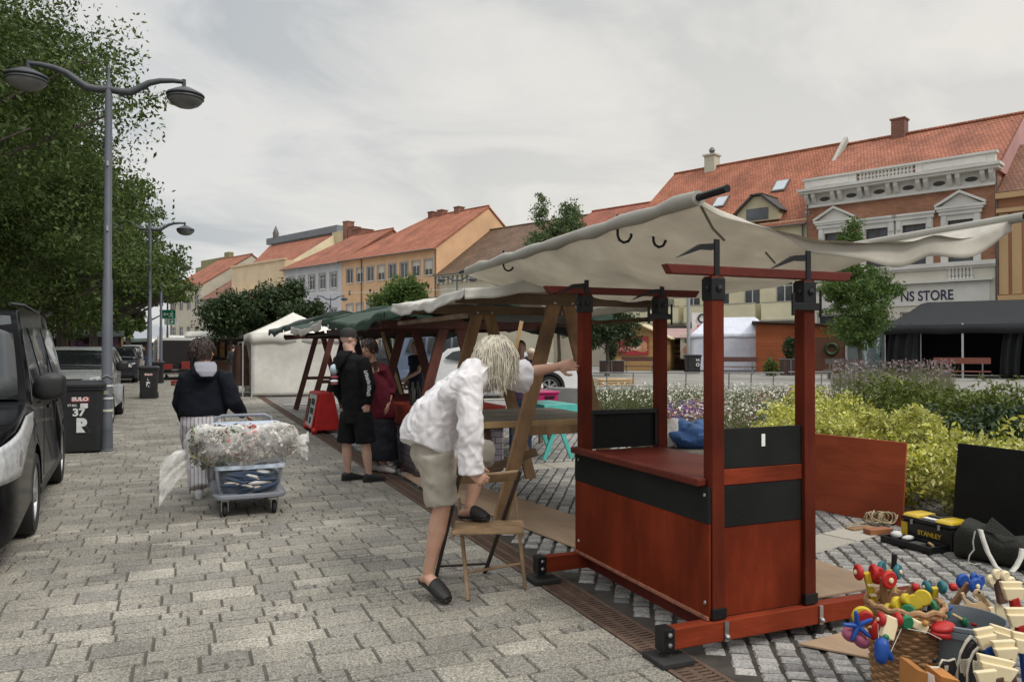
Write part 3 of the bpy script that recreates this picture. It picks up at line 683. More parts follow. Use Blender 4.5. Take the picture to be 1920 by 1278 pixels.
# folded sign frame with red fabric ends
sg = thing('sandwich_board', 'white lettered A-frame sign with red fabric ends on red feet', 'sign', (2.4,14.95,0))
redf = mat('red_fabric', (.55,.022,.02), .5, .2, 6, .25, 14)
brd = mat('sign_board', (.42,.46,.44), .5, .12, 3, .05)
b = MB(); b.prism([(2.15,14.42,.05),(2.66,14.42,.05),(2.52,14.42,.74),(2.27,14.42,.74)], (0,1.05,0)); b.build('fabric', redf, sg, bev=.02)
q = [V((2.142,14.45,.10)),V((2.142,15.42,.10)),V((2.258,15.42,.72)),V((2.258,14.45,.72))]
b = MB(); b.prism(q, (-.012,0,0)); sb = b.build('board', brd, sg)
b = MB()
for i in range(4): b.bar(q[i]+V((-.012,0,0)), q[(i+1)%4]+V((-.012,0,0)), .035)
b.build('frame', mat('red_frame', (.5,.03,.03), .45), sg, bev=.006)
b = MB()
for y in (14.42, 15.45): b.ell((2.17,y,.055), .06); b.ell((2.64,y,.055), .06)
b.parts('foot', redf, sg, sm=True)
dk = mat('sign_dark_green', (.01,.05,.035), .6); dp = mat('photo_dark', (.07,.035,.03), .6, .6, 12)
upd = (q[3]-q[0]).normalized()
for i, s_ in enumerate(('STEJA','ELESS','ISS')): text(s_, .15, dk, sb, frame(V((2.125,14.83,.56-.17*i))+V((.19*(.56-.17*i-.1)-.002,0,0))-ORG[sb.name], (0,-1,0), upd), 'lettering', .006)
b = MB(); pp = [q[1].lerp(q[0],.08).lerp(q[2].lerp(q[3],.08),t) if True else 0 for t in (.1,.9)]; b.prism([(2.14,15.38,.18),(2.14,15.12,.18),(2.225,15.12,.6),(2.225,15.38,.6)], (-.016,0,0)); b.build('picture', dp, sb)
# teal trestle, magenta crate, planter box with flowers
teal = mat('teal_paint', (.10,.50,.45), .5, .12, 6, .1)
tt = thing('trestle_table', 'turquoise painted trestle table behind the plank table', 'table', (4.85,10.1,0))
c0, c1 = D(1011,762,12.4), D(1064,762,12.4)
MB().bx(4.58,5.10,9.7,10.6,.66,.775).build('top', teal, tt, bev=.006)
for y in (9.8,10.5):
    for s in (-1,1): MB().bar((4.84-s*.06,y,.66),(4.84+s*.22,y,.0),.06,.035,ref=(0,1,0)).build('leg', teal, tt, bev=.004)
pk = mat('magenta_plastic', (.50,.012,.14), .4, .12, 4, .03)
cr_ = thing('plastic_crate', 'magenta plastic crate with a handle slot beside the white car', 'crate', (5.2,11.4,.6))
b = MB(); b.bx(4.84,5.54,11.2,11.7,.60,.84); o = b.build('crate_body', pk, cr_, bev=.02)
b = MB(); b.bx(4.82,5.56,11.18,11.72,.83,.87); b.build('rim', pk, cr_, bev=.01); MB().bx(5.3,5.46,11.172,11.19,.76,.80).build('handle_slot', btl, cr_)
st_ = thing('crate_stand', 'grey trestle holding the magenta crate', 'stand', (5.2,11.4,0)); MB().bx(4.87,5.5,11.22,11.68,.55,.597).build('board', greyw, st_)
for x in (4.95,5.42):
    for y in (11.28,11.62): MB().bx(x-.03,x+.03,y-.03,y+.03,0,.548).build('leg', greyw, st_)
# plywood sheets under the stalls
ply = mat('plywood', (.37,.255,.165), .75, .28, 2.2, .2, 40, stretch=(1.6,.35,1), dirt=.3)
def sheet(pts, z, th, l, name='plywood_sheet'):
    o = V((sum(p[0] for p in pts)/len(pts), sum(p[1] for p in pts)/len(pts), z)); tag(MB().prism([(p[0],p[1],z) for p in pts], (0,0,th)).build(name, ply, None, org=o, bev=.003), l, 'board', 'plywood sheets on the setts')
sheet([(2.44,9.3),(2.42,8.0),(3.06,7.95),(3.05,9.3)], .006, .014, 'plywood sheet in front of the stone print table')
sheet([(2.46,7.96),(2.80,5.22),(3.46,5.30),(3.08,7.93)], .006, .014, 'plywood sheet between the drain and the bare wooden stall')
sheet([(3.16,3.31),(3.80,3.31),(3.80,4.66),(3.16,4.66)], .165, .015, 'plywood floor panel on the kiosk beams')
sheet([(2.95,3.15),(3.32,2.62),(3.75,2.95),(3.45,3.2)], .006, .012, 'plywood offcut under the toys by the kiosk foot')
# white and blue bundles beyond the counter
wb = mat('white_sheet_fabric', (.62,.60,.56), .85, .12, 6, .4, 25); bb = mat('blue_fabric', (.035,.10,.27), .7, .25, 5, .4, 20)
p = D(1262,818,9.0); p.z = 0
def lump(name, label, cat, p, r, m, seed):
    t = MB(); t.ell((0,0,0), (1,1,1), 40, 24); v2 = []
    for v in t.v:
        v = V(v); f_ = 1+.28*noise.noise(v*1.7+V((seed,0,0)))+.14*noise.noise(v*4+V((0,seed,0))); v2.append((v.x*r[0]*f_, v.y*r[1]*f_, max(0, (v.z*.62+.55)*r[2]*f_)))
    t.v = [tuple(V(v)+V(p)) for v in v2]; return tag(t.build(name, m, None, org=p, sm=True), label, cat)
tcr = thing('low_table', 'low grey table carrying the cloth bundles behind the kiosk', 'table', (4.25,6.1,0))
c = V((4.35,6.15,0)); MB().bx(c.x-.35,c.x+.45,c.y-.35,c.y+.35,.58,.62).build('top', greyw, tcr, bev=.004)
for sx in (-.3,.4):
    for sy in (-.3,.3): MB().bx(c.x+sx-.02,c.x+sx+.02,c.y+sy-.02,c.y+sy+.02,0,.58).build('leg', greyw, tcr)
lump('cloth_bundle', 'crumpled white cloth bundle seen through the kiosk', 'bundle', (4.16,6.22,.62), (.22,.18,.24), wb, 2)
lump('cloth_bag', 'slumped blue fabric bag next to the white bundle', 'bag', (4.42,6.08,.62), (.24,.2,.21), bb, 5)
# ---------------------------------------------------------------- people
skin = mat('skin', (.50,.30,.215), .5, .10, 9, .08, 90, sss=.08, spec=.4)
skin2 = mat('skin_tanned', (.42,.235,.16), .5, .10, 9, .08, 90, sss=.08, spec=.4)
UP = V((0,0,1))
def hand(mb, wr, d, pn, s=1.0, curl=.35, side=1, spread=.1):
    """palm from the wrist along d, fingers bending towards pn; side: which edge carries the thumb"""
    d = V(d).normalized(); pn = (V(pn)-d*V(pn).dot(d)).normalized(); a = d.cross(pn)*side
    mb.loft([(wr-d*.01*s, a*.026*s, pn*.02*s), (wr+d*.03*s, a*.036*s, pn*.017*s), (wr+d*.075*s, a*.042*s, pn*.015*s), (wr+d*.092*s, a*.036*s, pn*.010*s)], 14)
    for k, (o, l) in enumerate(((.031,.07),(.010,.079),(-.011,.073),(-.031,.056))):
        p = wr + d*(.082-.006*abs(k-1))*s + a*o*s; dd = (d + a*spread*(1.5-k)*.6).normalized(); pts = [p-dd*.015*s, p]; ang = 0
        for j, fr in enumerate((.46,.31,.23)):
            ang += curl*(1.0+.12*k)*(.8 if j == 0 else 1.0); q = (dd*math.cos(ang)+pn*math.sin(ang)).normalized(); p = p+q*l*fr*s; pts.append(p)
        mb.tube(pts, [.0095*s,.0095*s,.0088*s,.008*s,.007*s], 8, rnd=True)
    t0 = wr + d*.025*s + a*.03*s; t1 = t0+(d*.6+a*.75+pn*.25).normalized()*.035*s; t2 = t1+(d*.9+a*.3+pn*.45).normalized()*.03*s; t3 = t2+(d*.95+pn*.5).normalized()*.024*s
    mb.tube([t0-a*.012*s,t0,t1,t2,t3], [.013*s,.0135*s,.0115*s,.010*s,.0085*s], 8, rnd=True)
def headmesh(mb, c, f, u, s=1.0):
    f = V(f).normalized(); r = f.cross(V(u)).normalized(); u = r.cross(f).normalized(); M = Matrix((r, f, u)).transposed()
    mb.ell(c+u*.025*s, (.076*s,.096*s,.10*s), 18, 12, M); mb.ell(c-u*.045*s+f*.022*s, (.058*s,.07*s,.075*s), 16, 10, M)
    mb.ell(c-u*.095*s+f*.058*s, (.026*s,.024*s,.022*s), 10, 8, M)
    mb.tube([c+u*.018*s+f*.088*s, c-u*.022*s+f*.108*s, c-u*.03*s+f*.096*s], [.009*s,.015*s,.012*s], 8, rnd=True)
    for q in (-1,1):
        mb.ell(c+r*q*.077*s-u*.002*s-f*.008*s, (.012*s,.022*s,.033*s), 10, 8, M)
        mb.ell(c+r*q*.034*s+u*.038*s+f*.084*s, (.024*s,.012*s,.009*s), 8, 6, M)      # brow
    mb.ell(c-u*.058*s+f*.088*s, (.026*s,.012*s,.010*s), 10, 6, M)                     # lips
    return r, f, u
def face_parts(c, f, u, parent, s=1.0, lips=(.30,.09,.08)):
    f = V(f).normalized(); r = f.cross(V(u)).normalized(); u = r.cross(f).normalized(); M = Matrix((r, f, u)).transposed()
    for q in (-1,1):
        e = MB().ell(c+r*q*.032*s+u*.012*s+f*.085*s, (.0135*s,.008*s,.0085*s), 10, 8, M).build('eye', mat('eye_white', (.6,.58,.55), .25, .02, 5, 0), parent, sm=True)
        MB().ell(c+r*q*.032*s+u*.012*s+f*.091*s, (.006*s,.004*s,.006*s), 8, 6, M).build('iris', mat('iris', (.03,.02,.015), .2, .05, 5, 0), e, sm=True)
        MB().tube([c+r*q*.016*s+u*.036*s+f*.094*s, c+r*q*.034*s+u*.042*s+f*.091*s, c+r*q*.052*s+u*.034*s+f*.08*s], .0042*s, 6, rnd=True).build('eyebrow', mat('brow_hair', (.05,.03,.02), .8), parent, sm=True)
    MB().ell(c-u*.058*s+f*.093*s, (.024*s,.009*s,.0085*s), 10, 6, M).build('lips', mat('lips_skin', lips, .45), parent, sm=True)
def body(J, parent, m, vox=.011, s=1.0, hands=None, feet=True):
    mb = MB(); f = J['face']; headmesh(mb, J['head'], f, J.get('hup', UP), s)
    hu = V(J.get('hup', UP)); mb.tube([J['head']-hu*.05*s-V(f)*.018*s, J['neck']], [.056*s,.062*s], 12)
    lat = (J['shR']-J['shL']).normalized(); latp = (J['hipR']-J['hipL']).normalized()
    sp = (J['neck']-J['pelvis']).normalized(); fr = sp.cross(lat) if False else lat.cross(sp)*-1; fp = latp.cross(sp)*-1; w = J.get('w', 1.0)*s; tw = J.get('tw', .88)*w
    P = [J['pelvis']-sp*.06*s, J['pelvis']+sp*.05*s, J['waist'], J['chest'], J['upper'], J['neck']]
    mb.loft([(P[0], latp*.12*tw, fp*.10*tw),(P[1], latp*.155*tw, fp*.11*tw),(P[2], latp.lerp(lat,.5)*.135*tw, fp*.10*tw),(P[3], lat*.155*tw, fr*.11*tw),(P[4], lat*.15*tw, fr*.085*tw),(P[5], lat*.065*s, fr*.06*s)], 22)
    for q in 'LR':
        mb.tube([J['sh'+q], J['sh'+q].lerp(J['el'+q],.5), J['el'+q], J['el'+q].lerp(J['wr'+q],.35), J['wr'+q]], [.052*w,.046*w,.039*s,.040*s,.027*s], 12, rnd=True)
        mb.tube([J['hip'+q], J['hip'+q].lerp(J['kn'+q],.5), J['kn'+q], J['kn'+q].lerp(J['an'+q],.35), J['an'+q].lerp(J['kn'+q],.12), J['an'+q]], [.088*w,.076*w,.056*s,.058*s,.038*s,.036*s], 14, rnd=True)
        hd = (hands or {}).get(q)
        if hd: hand(mb, J['wr'+q], hd[0], hd[1], s, hd[2], hd[3])
        else: d = (J['wr'+q]-J['el'+q]); hand(mb, J['wr'+q], d, V(J['bf'])*.3+lat*(-1 if q == 'R' else 1), s, .3, 1 if q == 'L' else -1)
        if not feet: mb.tube([J['an'+q]+(J['kn'+q]-J['an'+q])*.1, J['an'+q]-UP*.045*s], [.036*s,.034*s], 10, rnd=True)
        else:
            t = J['toe'+q]; a_ = J['an'+q]; h_ = a_-(t-a_).normalized()*.05*s; h_.z = a_.z-.05*s
            mb.tube([h_, a_-UP*.03*s, a_.lerp(t,.55)-UP*.012*s, t], [.034*s,.04*s,.038*s,.028*s], 10, rnd=True)
    return blob('body', mb, m, parent, vox, 3)
def shoe(J, q, parent, m, solem=None, s=1.0, name='shoe', up=.0):
    t, a_ = J['toe'+q], J['an'+q]; d = (t-a_); d.z = 0; d.normalize(); r = d.cross(UP); h = V((a_.x,a_.y,t.z))-d*.065*s; mb = MB(); z0 = t.z-.03
    L_ = (V((t.x,t.y,0))-V((h.x,h.y,0))).length+.035*s
    def sec(f_, w_, hh): c = h+d*(L_*f_); return (V((c.x,c.y,z0+hh/2)), r*w_*s, UP*hh/2)
    mb.loft([sec(-.04,.022,.06),sec(.0,.040,.10+up),sec(.22,.044,.112+up),sec(.40,.046,.098),sec(.62,.050,.072),sec(.86,.044,.056),sec(1.0,.024,.04)], 16, 2.6)
    o = mb.build(name, m, parent, sm=True); mods(o, sub=1)
    if solem:
        mb = MB(); mb.loft([(V((0,0,0)),r,r)] if False else [sec(-.03,.022,.022),sec(.03,.037,.022),sec(.25,.037,.022),sec(.45,.042,.022),sec(.7,.048,.022),sec(.9,.042,.022),sec(1.01,.024,.022)], 16, 3)
        mb.build('sole', solem, o, sm=True)
    return o
def garment(name, secs_list, tubes, m, parent, vox=.011, sm=3, disp=.02, ds=.13):
    mb = MB()
    for s_ in secs_list: mb.loft(s_, 24)
    for pts, rs, rnd in tubes: mb.tube(pts, rs, 16, rnd=rnd)
    return blob(name, mb, m, parent, vox, sm, disp, ds)
def axes_(J):
    lat = (J['shR']-J['shL']).normalized(); latp = (J['hipR']-J['hipL']).normalized(); sp = (J['neck']-J['pelvis']).normalized()
    return lat, latp, sp, sp.cross(lat), sp.cross(latp)
def hair_strands(parent, c, f, u, m, n, length, s=1.0, wave=.012, seed=1, r0=.008, name='hair', lo=-.2, puff=0.0, fuse=0):
    """locks that follow the scalp from the crown, then fall with gravity"""
    f = V(f).normalized(); r = f.cross(V(u)).normalized(); u = r.cross(f).normalized(); M = Matrix((r, f, u)).transposed(); MT = M.transposed(); rr = random.Random(seed); mb = MB()
    cc = c+u*.03*s-f*.012*s; E_ = (.084*s, .100*s, .104*s); mb.ell(cc, E_, 20, 14, M); crown = V((0,-.35,1)).normalized()
    for i in range(n):
        th = rr.uniform(0, 2*math.pi); ph = math.acos(rr.uniform(lo, 1)); nrm = V((math.sin(ph)*math.cos(th), math.sin(ph)*math.sin(th), math.cos(ph)))
        if nrm.y > .35 and nrm.z < .5: continue
        lift = 1.0+rr.uniform(.0,.10)+puff*rr.random(); p = V((nrm.x*E_[0]*lift, nrm.y*E_[1]*lift, nrm.z*E_[2]*lift))
        tang = (nrm*nrm.dot(crown)-crown).normalized() if abs(nrm.dot(crown)) < .995 else V((rr.uniform(-1,1),rr.uniform(-1,1),0)).normalized()
        d = M @ (tang + nrm*.12); p = cc + M @ p; l = length*rr.uniform(.7,1.15)*s; k = 8; pts = [p]; ph0 = rr.uniform(0,6.28); ax = V((rr.gauss(0,1),rr.gauss(0,1),rr.gauss(0,.4))).normalized()
        for j in range(k):
            d = (d.normalized()*.72 + V((0,0,-.34)) + ax*wave*14*math.sin(ph0+j*1.1)*.3).normalized(); q = pts[-1]+d*l/k
            o2 = MT @ (q-cc); e_ = math.sqrt(sum((o2[a]/(E_[a]*lift))**2 for a in range(3)))
            if e_ < 1 and o2.z > -.8*E_[2]: q = cc+(q-cc)/e_
            pts.append(q)
        w = [.5,.95,1.1,1.1,1.05,1,.9,.7,.3]; mb.tube(pts, [r0*s*x for x in w], 6)
    return mb.build(name, m, parent, sm=True)
# --- the man in the white shirt, one foot on the chair
p1 = thing('person', 'person with pale blond hair in white shirt and beige shorts, stepping on a folding chair', 'person', (1.5,4.6,0))
f1 = (rt*.80+FH*.60).normalized(); r1 = f1.cross(UP)
J = dict(pelvis=D(816,838,4.9), waist=D(822,790,4.87), chest=D(853,733,4.86), upper=D(884,700,4.86), neck=D(904,684,4.87), head=D(929,676,4.92), tw=.74,
    face=(f1-UP*.35).normalized(), hup=(UP+f1*.35).normalized(), bf=f1, w=1.0)
J['shR'] = J['upper']+r1*.175-UP*.01; J['shL'] = J['upper']-r1*.16+f1*.06
J['shR'] = D(879,716,4.72); J['shL'] = D(922,703,5.0)
J['hipR'] = D(815,850,4.82); J['hipL'] = D(828,845,4.98)
J['elR'] = D(882,800,4.60); J['wrR'] = D(884,884,4.60); J['elL'] = D(985,699,5.12); J['wrL'] = D(1046,687,5.22)
J['knR'] = D(829,948,4.80); J['anR'] = D(803,1072,4.84); J['toeR'] = D(833,1108,4.72); J['toeR'].z = .035
J['knL'] = D(905,852,5.14); J['anL'] = D(880,944,5.02); J['toeL'] = D(905,966,4.98); J['anL'].z = .53; J['toeL'].z = .475
sk = mat('skin_man', (.50,.285,.20), .5, .12, 9, .08, 90, sss=.08)
hdR = None
body(J, p1, sk, .0065, 1.0, {'R': (rt*.72-UP*.55+FH*.12, FH*1.0-UP*.35, .55, 1), 'L': (rt*.95+UP*.12+FH*.15, FH*.9-UP*.1, .22, -1)}, feet=True)
shirt = fold_bump(cloth_mat('white_shirt', (.78,.755,.765), .2, .85, .02, 5, dirt=.02), 5.5, .5, (1,1,.45), .03)
lat, latp, sp, fr, fp = axes_(J)
ax_ = r1
garment('shirt', [[(D(804,845,4.88), r1*.195, f1*.185-UP*.085),(D(806,818,4.88), r1*.2, f1*.180-UP*.05),(D(812,785,4.87), r1*.195, f1*.172),(D(832,745,4.86), r1*.20, f1*.165+UP*.03),(D(862,712,4.86), r1*.205, f1*.135+UP*.06),(D(886,690,4.87), r1*.165, f1*.10+UP*.07),(D(903,679,4.88), r1*.09, f1*.07+UP*.05)]],
    [([J['shR']-r1*.05+UP*.01, J['shR']+r1*.01, J['shR'].lerp(J['elR'],.5), J['elR'], J['elR'].lerp(J['wrR'],.5), J['wrR']+UP*.02, J['wrR']-UP*.015], [.05,.083,.082,.08,.078,.08,.08], False),
     ([J['shL'].lerp(J['shR'],.2), J['shL'], J['shL'].lerp(J['elL'],.5), J['shL'].lerp(J['elL'],.82)-UP*.02, J['shL'].lerp(J['elL'],1.0)-UP*.025], [.09,.09,.095,.11,.122], False),
     ([J['shR']+r1*.02-f1*.03, J['shR'].lerp(J['shL'],.5)-f1*.05+UP*.02, J['shL']-f1*.03], [.07,.115,.09], True), ([D(838,738,4.70), D(872,712,4.72)], [.06,.075], True)],
    shirt, p1, .008, 6, .006, .3)
shirt_o = [c for c in p1.children if c.name.startswith('shirt')][0]
def near_seg(p, a, b): t = max(0, min(1, (p-a).dot(b-a)/(b-a).length_squared)); return (p-a.lerp(b,t)).length
arm_w = lambda p: max(0, min(1, (.125-min(near_seg(p,J['shR'],J['elR']), near_seg(p,J['elR'],J['wrR'])))/.03))
arm_l = lambda p: max(0, min(1, (.15-near_seg(p,J['shL'],J['elL']))/.04))
spd = (D(890,693,4.87)-D(812,830,4.88)).normalized(); diag = (rt*.55-UP*.83).normalized()
bake_folds(shirt_o, [(lambda p: 1-max(arm_w(p),arm_l(p)), (rt*.75+UP*.35-FH*.5).normalized(), (UP*.8-rt*.45).normalized(), 9.5, .014), (arm_w, (UP*.80+rt*.6).normalized(), (rt*.8-UP*.6).normalized(), 11, .013), (arm_l, (UP*.6+rt*.2+FH*.7).normalized(), rt.copy(), 12, .012)])
tx = bpy.data.textures.new('creases','DISTORTED_NOISE'); tx.noise_scale = .10; tx.distortion = 1.6; m_ = shirt_o.modifiers.new('Creases','DISPLACE'); m_.texture = tx; m_.strength = .008; m_.texture_coords = 'LOCAL'
shm = cloth_mat('beige_shorts', (.38,.34,.285), .02, .85, .08, 6, dirt=.1)
_dummy = None
garment('shorts', [[(D(815,825,4.89), r1*.165, f1*.14),(D(815,850,4.89), r1*.175, f1*.145),(D(818,880,4.88), r1*.14, f1*.12)]],
    [([J['hipR']+r1*.01, J['hipR'].lerp(J['knR'],.5)+r1*.005, J['knR'].lerp(J['hipR'],.02)], [.115,.11,.098], False),
     ([J['hipL'], J['hipL'].lerp(J['knL'],.5), J['knL']+(J['knL']-J['hipL']).normalized()*.05], [.12,.112,.095], False)], shm, p1, .011, 2, .03, .10)
bake_folds([c for c in p1.children if c.name.startswith('shorts')][0], [(lambda p: 1, (UP*.85+rt*.5).normalized(), (rt*.85-UP*.5).normalized(), 10, .010)])
slm = mat('black_slipper', (.012,.011,.011), .6, .3, 8, .2, 50)
for q in 'RL':
    a_, t = J['an'+q], J['toe'+q]; d = (t-a_).normalized(); dh = V((d.x,d.y,0)).normalized(); rr_ = dh.cross(UP)
    tip = t+dh*.045; heel = a_-dh*.075
    if q == 'R': heel.z = .09; tip.z = .022
    else: heel.z = tip.z = .462
    ax2 = (tip-heel); up_ = rr_.cross(ax2.normalized())
    mb = MB(); mb.loft([(heel, rr_*.02, up_*.012),(heel.lerp(tip,.06), rr_*.036, up_*.014),(heel.lerp(tip,.4), rr_*.036, up_*.012),(heel.lerp(tip,.7), rr_*.048, up_*.012),(heel.lerp(tip,.92), rr_*.042, up_*.012),(tip, rr_*.02, up_*.01)], 18, 2.5)
    o = mb.build('slipper', slm, p1, sm=True)
    mb = MB(); mb.loft([(heel.lerp(tip,.48)+up_*.03, rr_*.052, up_*.05),(heel.lerp(tip,.62)+up_*.025, rr_*.055, up_*.046),(heel.lerp(tip,.82)+up_*.018, rr_*.05, up_*.034),(heel.lerp(tip,.97)+up_*.01, rr_*.032, up_*.02)], 18); mb.build('strap', slm, o, sm=True)
hm1 = mat('blond_hair', (.50,.455,.365), .5, .38, 40, .1, 200, stretch=(1,1,.2))
hair_strands(p1, J['head'], J['face'], J['hup'], hm1, 2800, .20, 1.05, wave=.10, seed=4, r0=.0031, lo=-.35, puff=.17)
# --- woman with the trolley
p2_ = thing('person', 'person from behind in dark hoodie and pale striped trousers pulling a loaded trolley', 'person', (.2,8.3,0))
f2 = (FH*.96-rt*.28).normalized(); r2 = f2.cross(UP); d2 = 8.15
J = dict(pelvis=D(381,790,d2), waist=D(382,748,d2), chest=D(384,716,d2), upper=D(385,697,d2), neck=D(384,684,d2), head=D(381,661,d2+.03), face=(f2+rt*1.1).normalized(), bf=f2, w=1.28)
J['shR'] = D(420,708,d2); J['shL'] = D(351,708,d2); J['elR'] = D(437,752,d2-.02); J['wrR'] = D(456,777,d2+.22); J['elL'] = D(338,755,d2+.05); J['wrL'] = D(350,795,d2+.2)
J['hipR'] = D(398,800,d2); J['hipL'] = D(362,800,d2); J['knR'] = D(400,865,d2+.25); J['anR'] = D(397,918,d2+.35); J['anR'].z = .09; J['knL'] = D(366,868,d2); J['anL'] = D(373,932,d2-.1); J['anL'].z = .085
for q in 'LR': J['toe'+q] = J['an'+q]+f2*.15; J['toe'+q].z = .03
body(J, p2_, skin2, .010, 1.0, feet=False, hands={'R': (f2*.6+rt*.5-UP*.2, -UP*1+f2*.2, .6, -1)})
navy = mat('navy_fleece', (.007,.008,.013), .92, .3, 7, .3, 120, spec=.2)
lat, latp, sp, fr, fp = axes_(J)
garment('hoodie', [[(D(381,778,d2), r2*.235, f2*.185),(D(381,768,d2), r2*.245, f2*.19),(D(382,740,d2), r2*.225, f2*.175),(D(384,712,d2), r2*.225, f2*.155),(D(385,696,d2), r2*.18, f2*.11),(D(384,686,d2), r2*.085, f2*.08)]],
    [([J['shR']-r2*.05, J['shR'], J['shR'].lerp(J['elR'],.5), J['elR'], J['elR'].lerp(J['wrR'],.5), J['wrR']], [.09,.094,.09,.082,.07,.05], False), ([J['shL']+r2*.05, J['shL'], J['shL'].lerp(J['elL'],.5), J['elL'], J['elL'].lerp(J['wrL'],.5), J['wrL']], [.09,.094,.092,.085,.07,.05], False)], navy, p2_, .013, 3, .03, .12)
garment('hood', [[(D(384,712,d2-.17), r2*.07, f2*.03),(D(384,702,d2-.16), r2*.13, f2*.05),(D(384,690,d2-.12), r2*.135, f2*.07),(D(383,682,d2-.06), r2*.105, f2*.085)]], [], navy, p2_, .011, 3, .01, .1)
garment('collar', [[(D(388,706,d2-.225), r2*.06, f2*.02),(D(387,696,d2-.20), r2*.105, f2*.03),(D(385,684,d2-.11), r2*.115, f2*.075),(D(384,678,d2-.05), r2*.10, f2*.09)]], [], mat('grey_lining', (.24,.235,.27), .9, .1, 8, .2), p2_, .009, 2, .008, .08)
strp = stripe_mat('striped_trousers', (.27,.25,.29), (.58,.55,.56), .075, .10, 0)
garment('trousers', [[(D(381,772,d2), r2*.21, f2*.17),(D(381,795,d2), r2*.22, f2*.18),(D(381,815,d2), r2*.19, f2*.16)]],
    [([J['hipR'], J['hipR'].lerp(J['knR'],.5), J['knR'], J['anR']+UP*.02], [.14,.125,.10,.10], False), ([J['hipL'], J['hipL'].lerp(J['knL'],.5), J['knL'], J['anL']+UP*.02], [.14,.125,.10,.10], False)], strp, p2_, .012, 3, .03, .12)
wsh = mat('white_shoe', (.60,.59,.58), .6, .1, 8, .1)
for q in 'LR': shoe(J, q, p2_, wsh, mat('white_sole', (.55,.54,.52), .6))
hm2 = mat('dark_brown_hair', (.035,.020,.014), .55, .4, 40, .1, 200)
hair_strands(p2_, J['head'], J['face'], UP, hm2, 800, .075, 1.06, wave=.11, seed=9, r0=.0055, lo=-.3, puff=.20)
# --- man in black with cap
p3 = thing('person', 'person in black cap, black hoodie and black shorts standing with hand in pocket', 'person', (1.85,9.0,0))
f3 = (rt*.72+FH*.5).normalized(); r3 = f3.cross(UP); d3 = 9.05
J = dict(pelvis=D(667,765,d3), waist=D(664,728,d3), chest=D(660,693,d3), upper=D(658,672,d3), neck=D(655,658,d3), head=D(653,635,d3), face=f3, bf=f3, w=1.0)
J['shR'] = D(681,678,d3-.11); J['shL'] = D(637,676,d3+.12); J['elR'] = D(693,722,d3-.16); J['wrR'] = D(689,757,d3-.13); J['elL'] = D(630,722,d3+.14); J['wrL'] = D(648,757,d3+.2)
J['hipR'] = D(679,772,d3-.06); J['hipL'] = D(656,772,d3+.08); J['knR'] = D(686,836,d3-.05); J['knL'] = D(650,836,d3+.06); J['anR'] = D(692,889,d3-.02); J['anL'] = D(652,886,d3+.08); J['anR'].z = J['anL'].z = .085
for q in 'LR': J['toe'+q] = J['an'+q]+f3*.17; J['toe'+q].z = .03
body(J, p3, mat('skin_light', (.55,.34,.26), .5, .1, 9, .08, 90, sss=.08), .010, feet=False)
bkc = mat('black_cotton', (.006,.006,.007), .9, .3, 8, .25, 130, spec=.2); bks = mat('black_shorts', (.009,.009,.010), .9, .3, 8, .25, 130, spec=.2)
garment('hoodie', [[(D(666,770,d3), r3*.185, f3*.14),(D(666,760,d3), r3*.19, f3*.145),(D(664,728,d3), r3*.185, f3*.14),(D(660,692,d3), r3*.195, f3*.14),(D(658,672,d3), r3*.17, f3*.10),(D(655,660,d3), r3*.08, f3*.075)]],
    [([J['sh'+q].lerp(J['sh'+('L' if q == 'R' else 'R')],.2), J['sh'+q], J['sh'+q].lerp(J['el'+q],.5), J['el'+q], J['el'+q].lerp(J['wr'+q],.5), J['wr'+q]], [.08,.082,.078,.074,.062,.05], False) for q in 'LR'], bkc, p3, .012, 3, .025, .12)
garment('hood', [[(D(652,692,d3)-f3*.13, r3*.07, f3*.03),(D(652,680,d3)-f3*.11, r3*.12, f3*.05),(D(653,666,d3)-f3*.07, r3*.125, f3*.07),(D(654,657,d3)-f3*.02, r3*.09, f3*.085)]], [], bkc, p3, .011, 3, .01, .1)
garment('shorts', [[(D(667,752,d3), r3*.18, f3*.14),(D(667,775,d3), r3*.185, f3*.15),(D(667,792,d3), r3*.16, f3*.14)]],
    [([J['hip'+q], J['hip'+q].lerp(J['kn'+q],.5), J['kn'+q]+UP*.04], [.115,.118,.115], False) for q in 'LR'], bks, p3, .012, 3, .02, .12)
bsh = mat('black_shoe', (.011,.011,.011), .5, .3, 8, .15)
for q in 'LR': shoe(J, q, p3, bsh, mat('black_sole', (.015,.015,.015), .7))
h = J['head']; Mh = Matrix((r3, f3, UP)).transposed()
cp = MB(); prof = [(0,.118),(.04,.113),(.07,.098),(.091,.07),(.1,.03),(.101,.0),(.097,.0)]
cp.lathe([(r_*1.0, z+.018) for r_, z in prof][::-1], h, 22, Mh.to_4x4() @ Matrix.Diagonal((.86,1.02,1,1)))
capo = cp.build('cap', mat('black_cap', (.014,.013,.013), .8, .3, 10, .2), p3, sm=True)
br_ = MB(); br_.prism([h+UP*.022+f3*(.075+.105*math.cos(t))+r3*.078*math.sin(t) for t in [(-90+180*i/14)*math.pi/180 for i in range(15)]], (0,0,.008)); br_.build('brim', MATS['black_cap'], capo)
wpr = mat('white_print', (.62,.63,.66), .7, .1, 8, 0); bpr = mat('pale_blue_print', (.38,.44,.52), .7, .3, 14, 0); rpr = mat('dark_red_print', (.20,.04,.05), .7, .3, 14, 0)
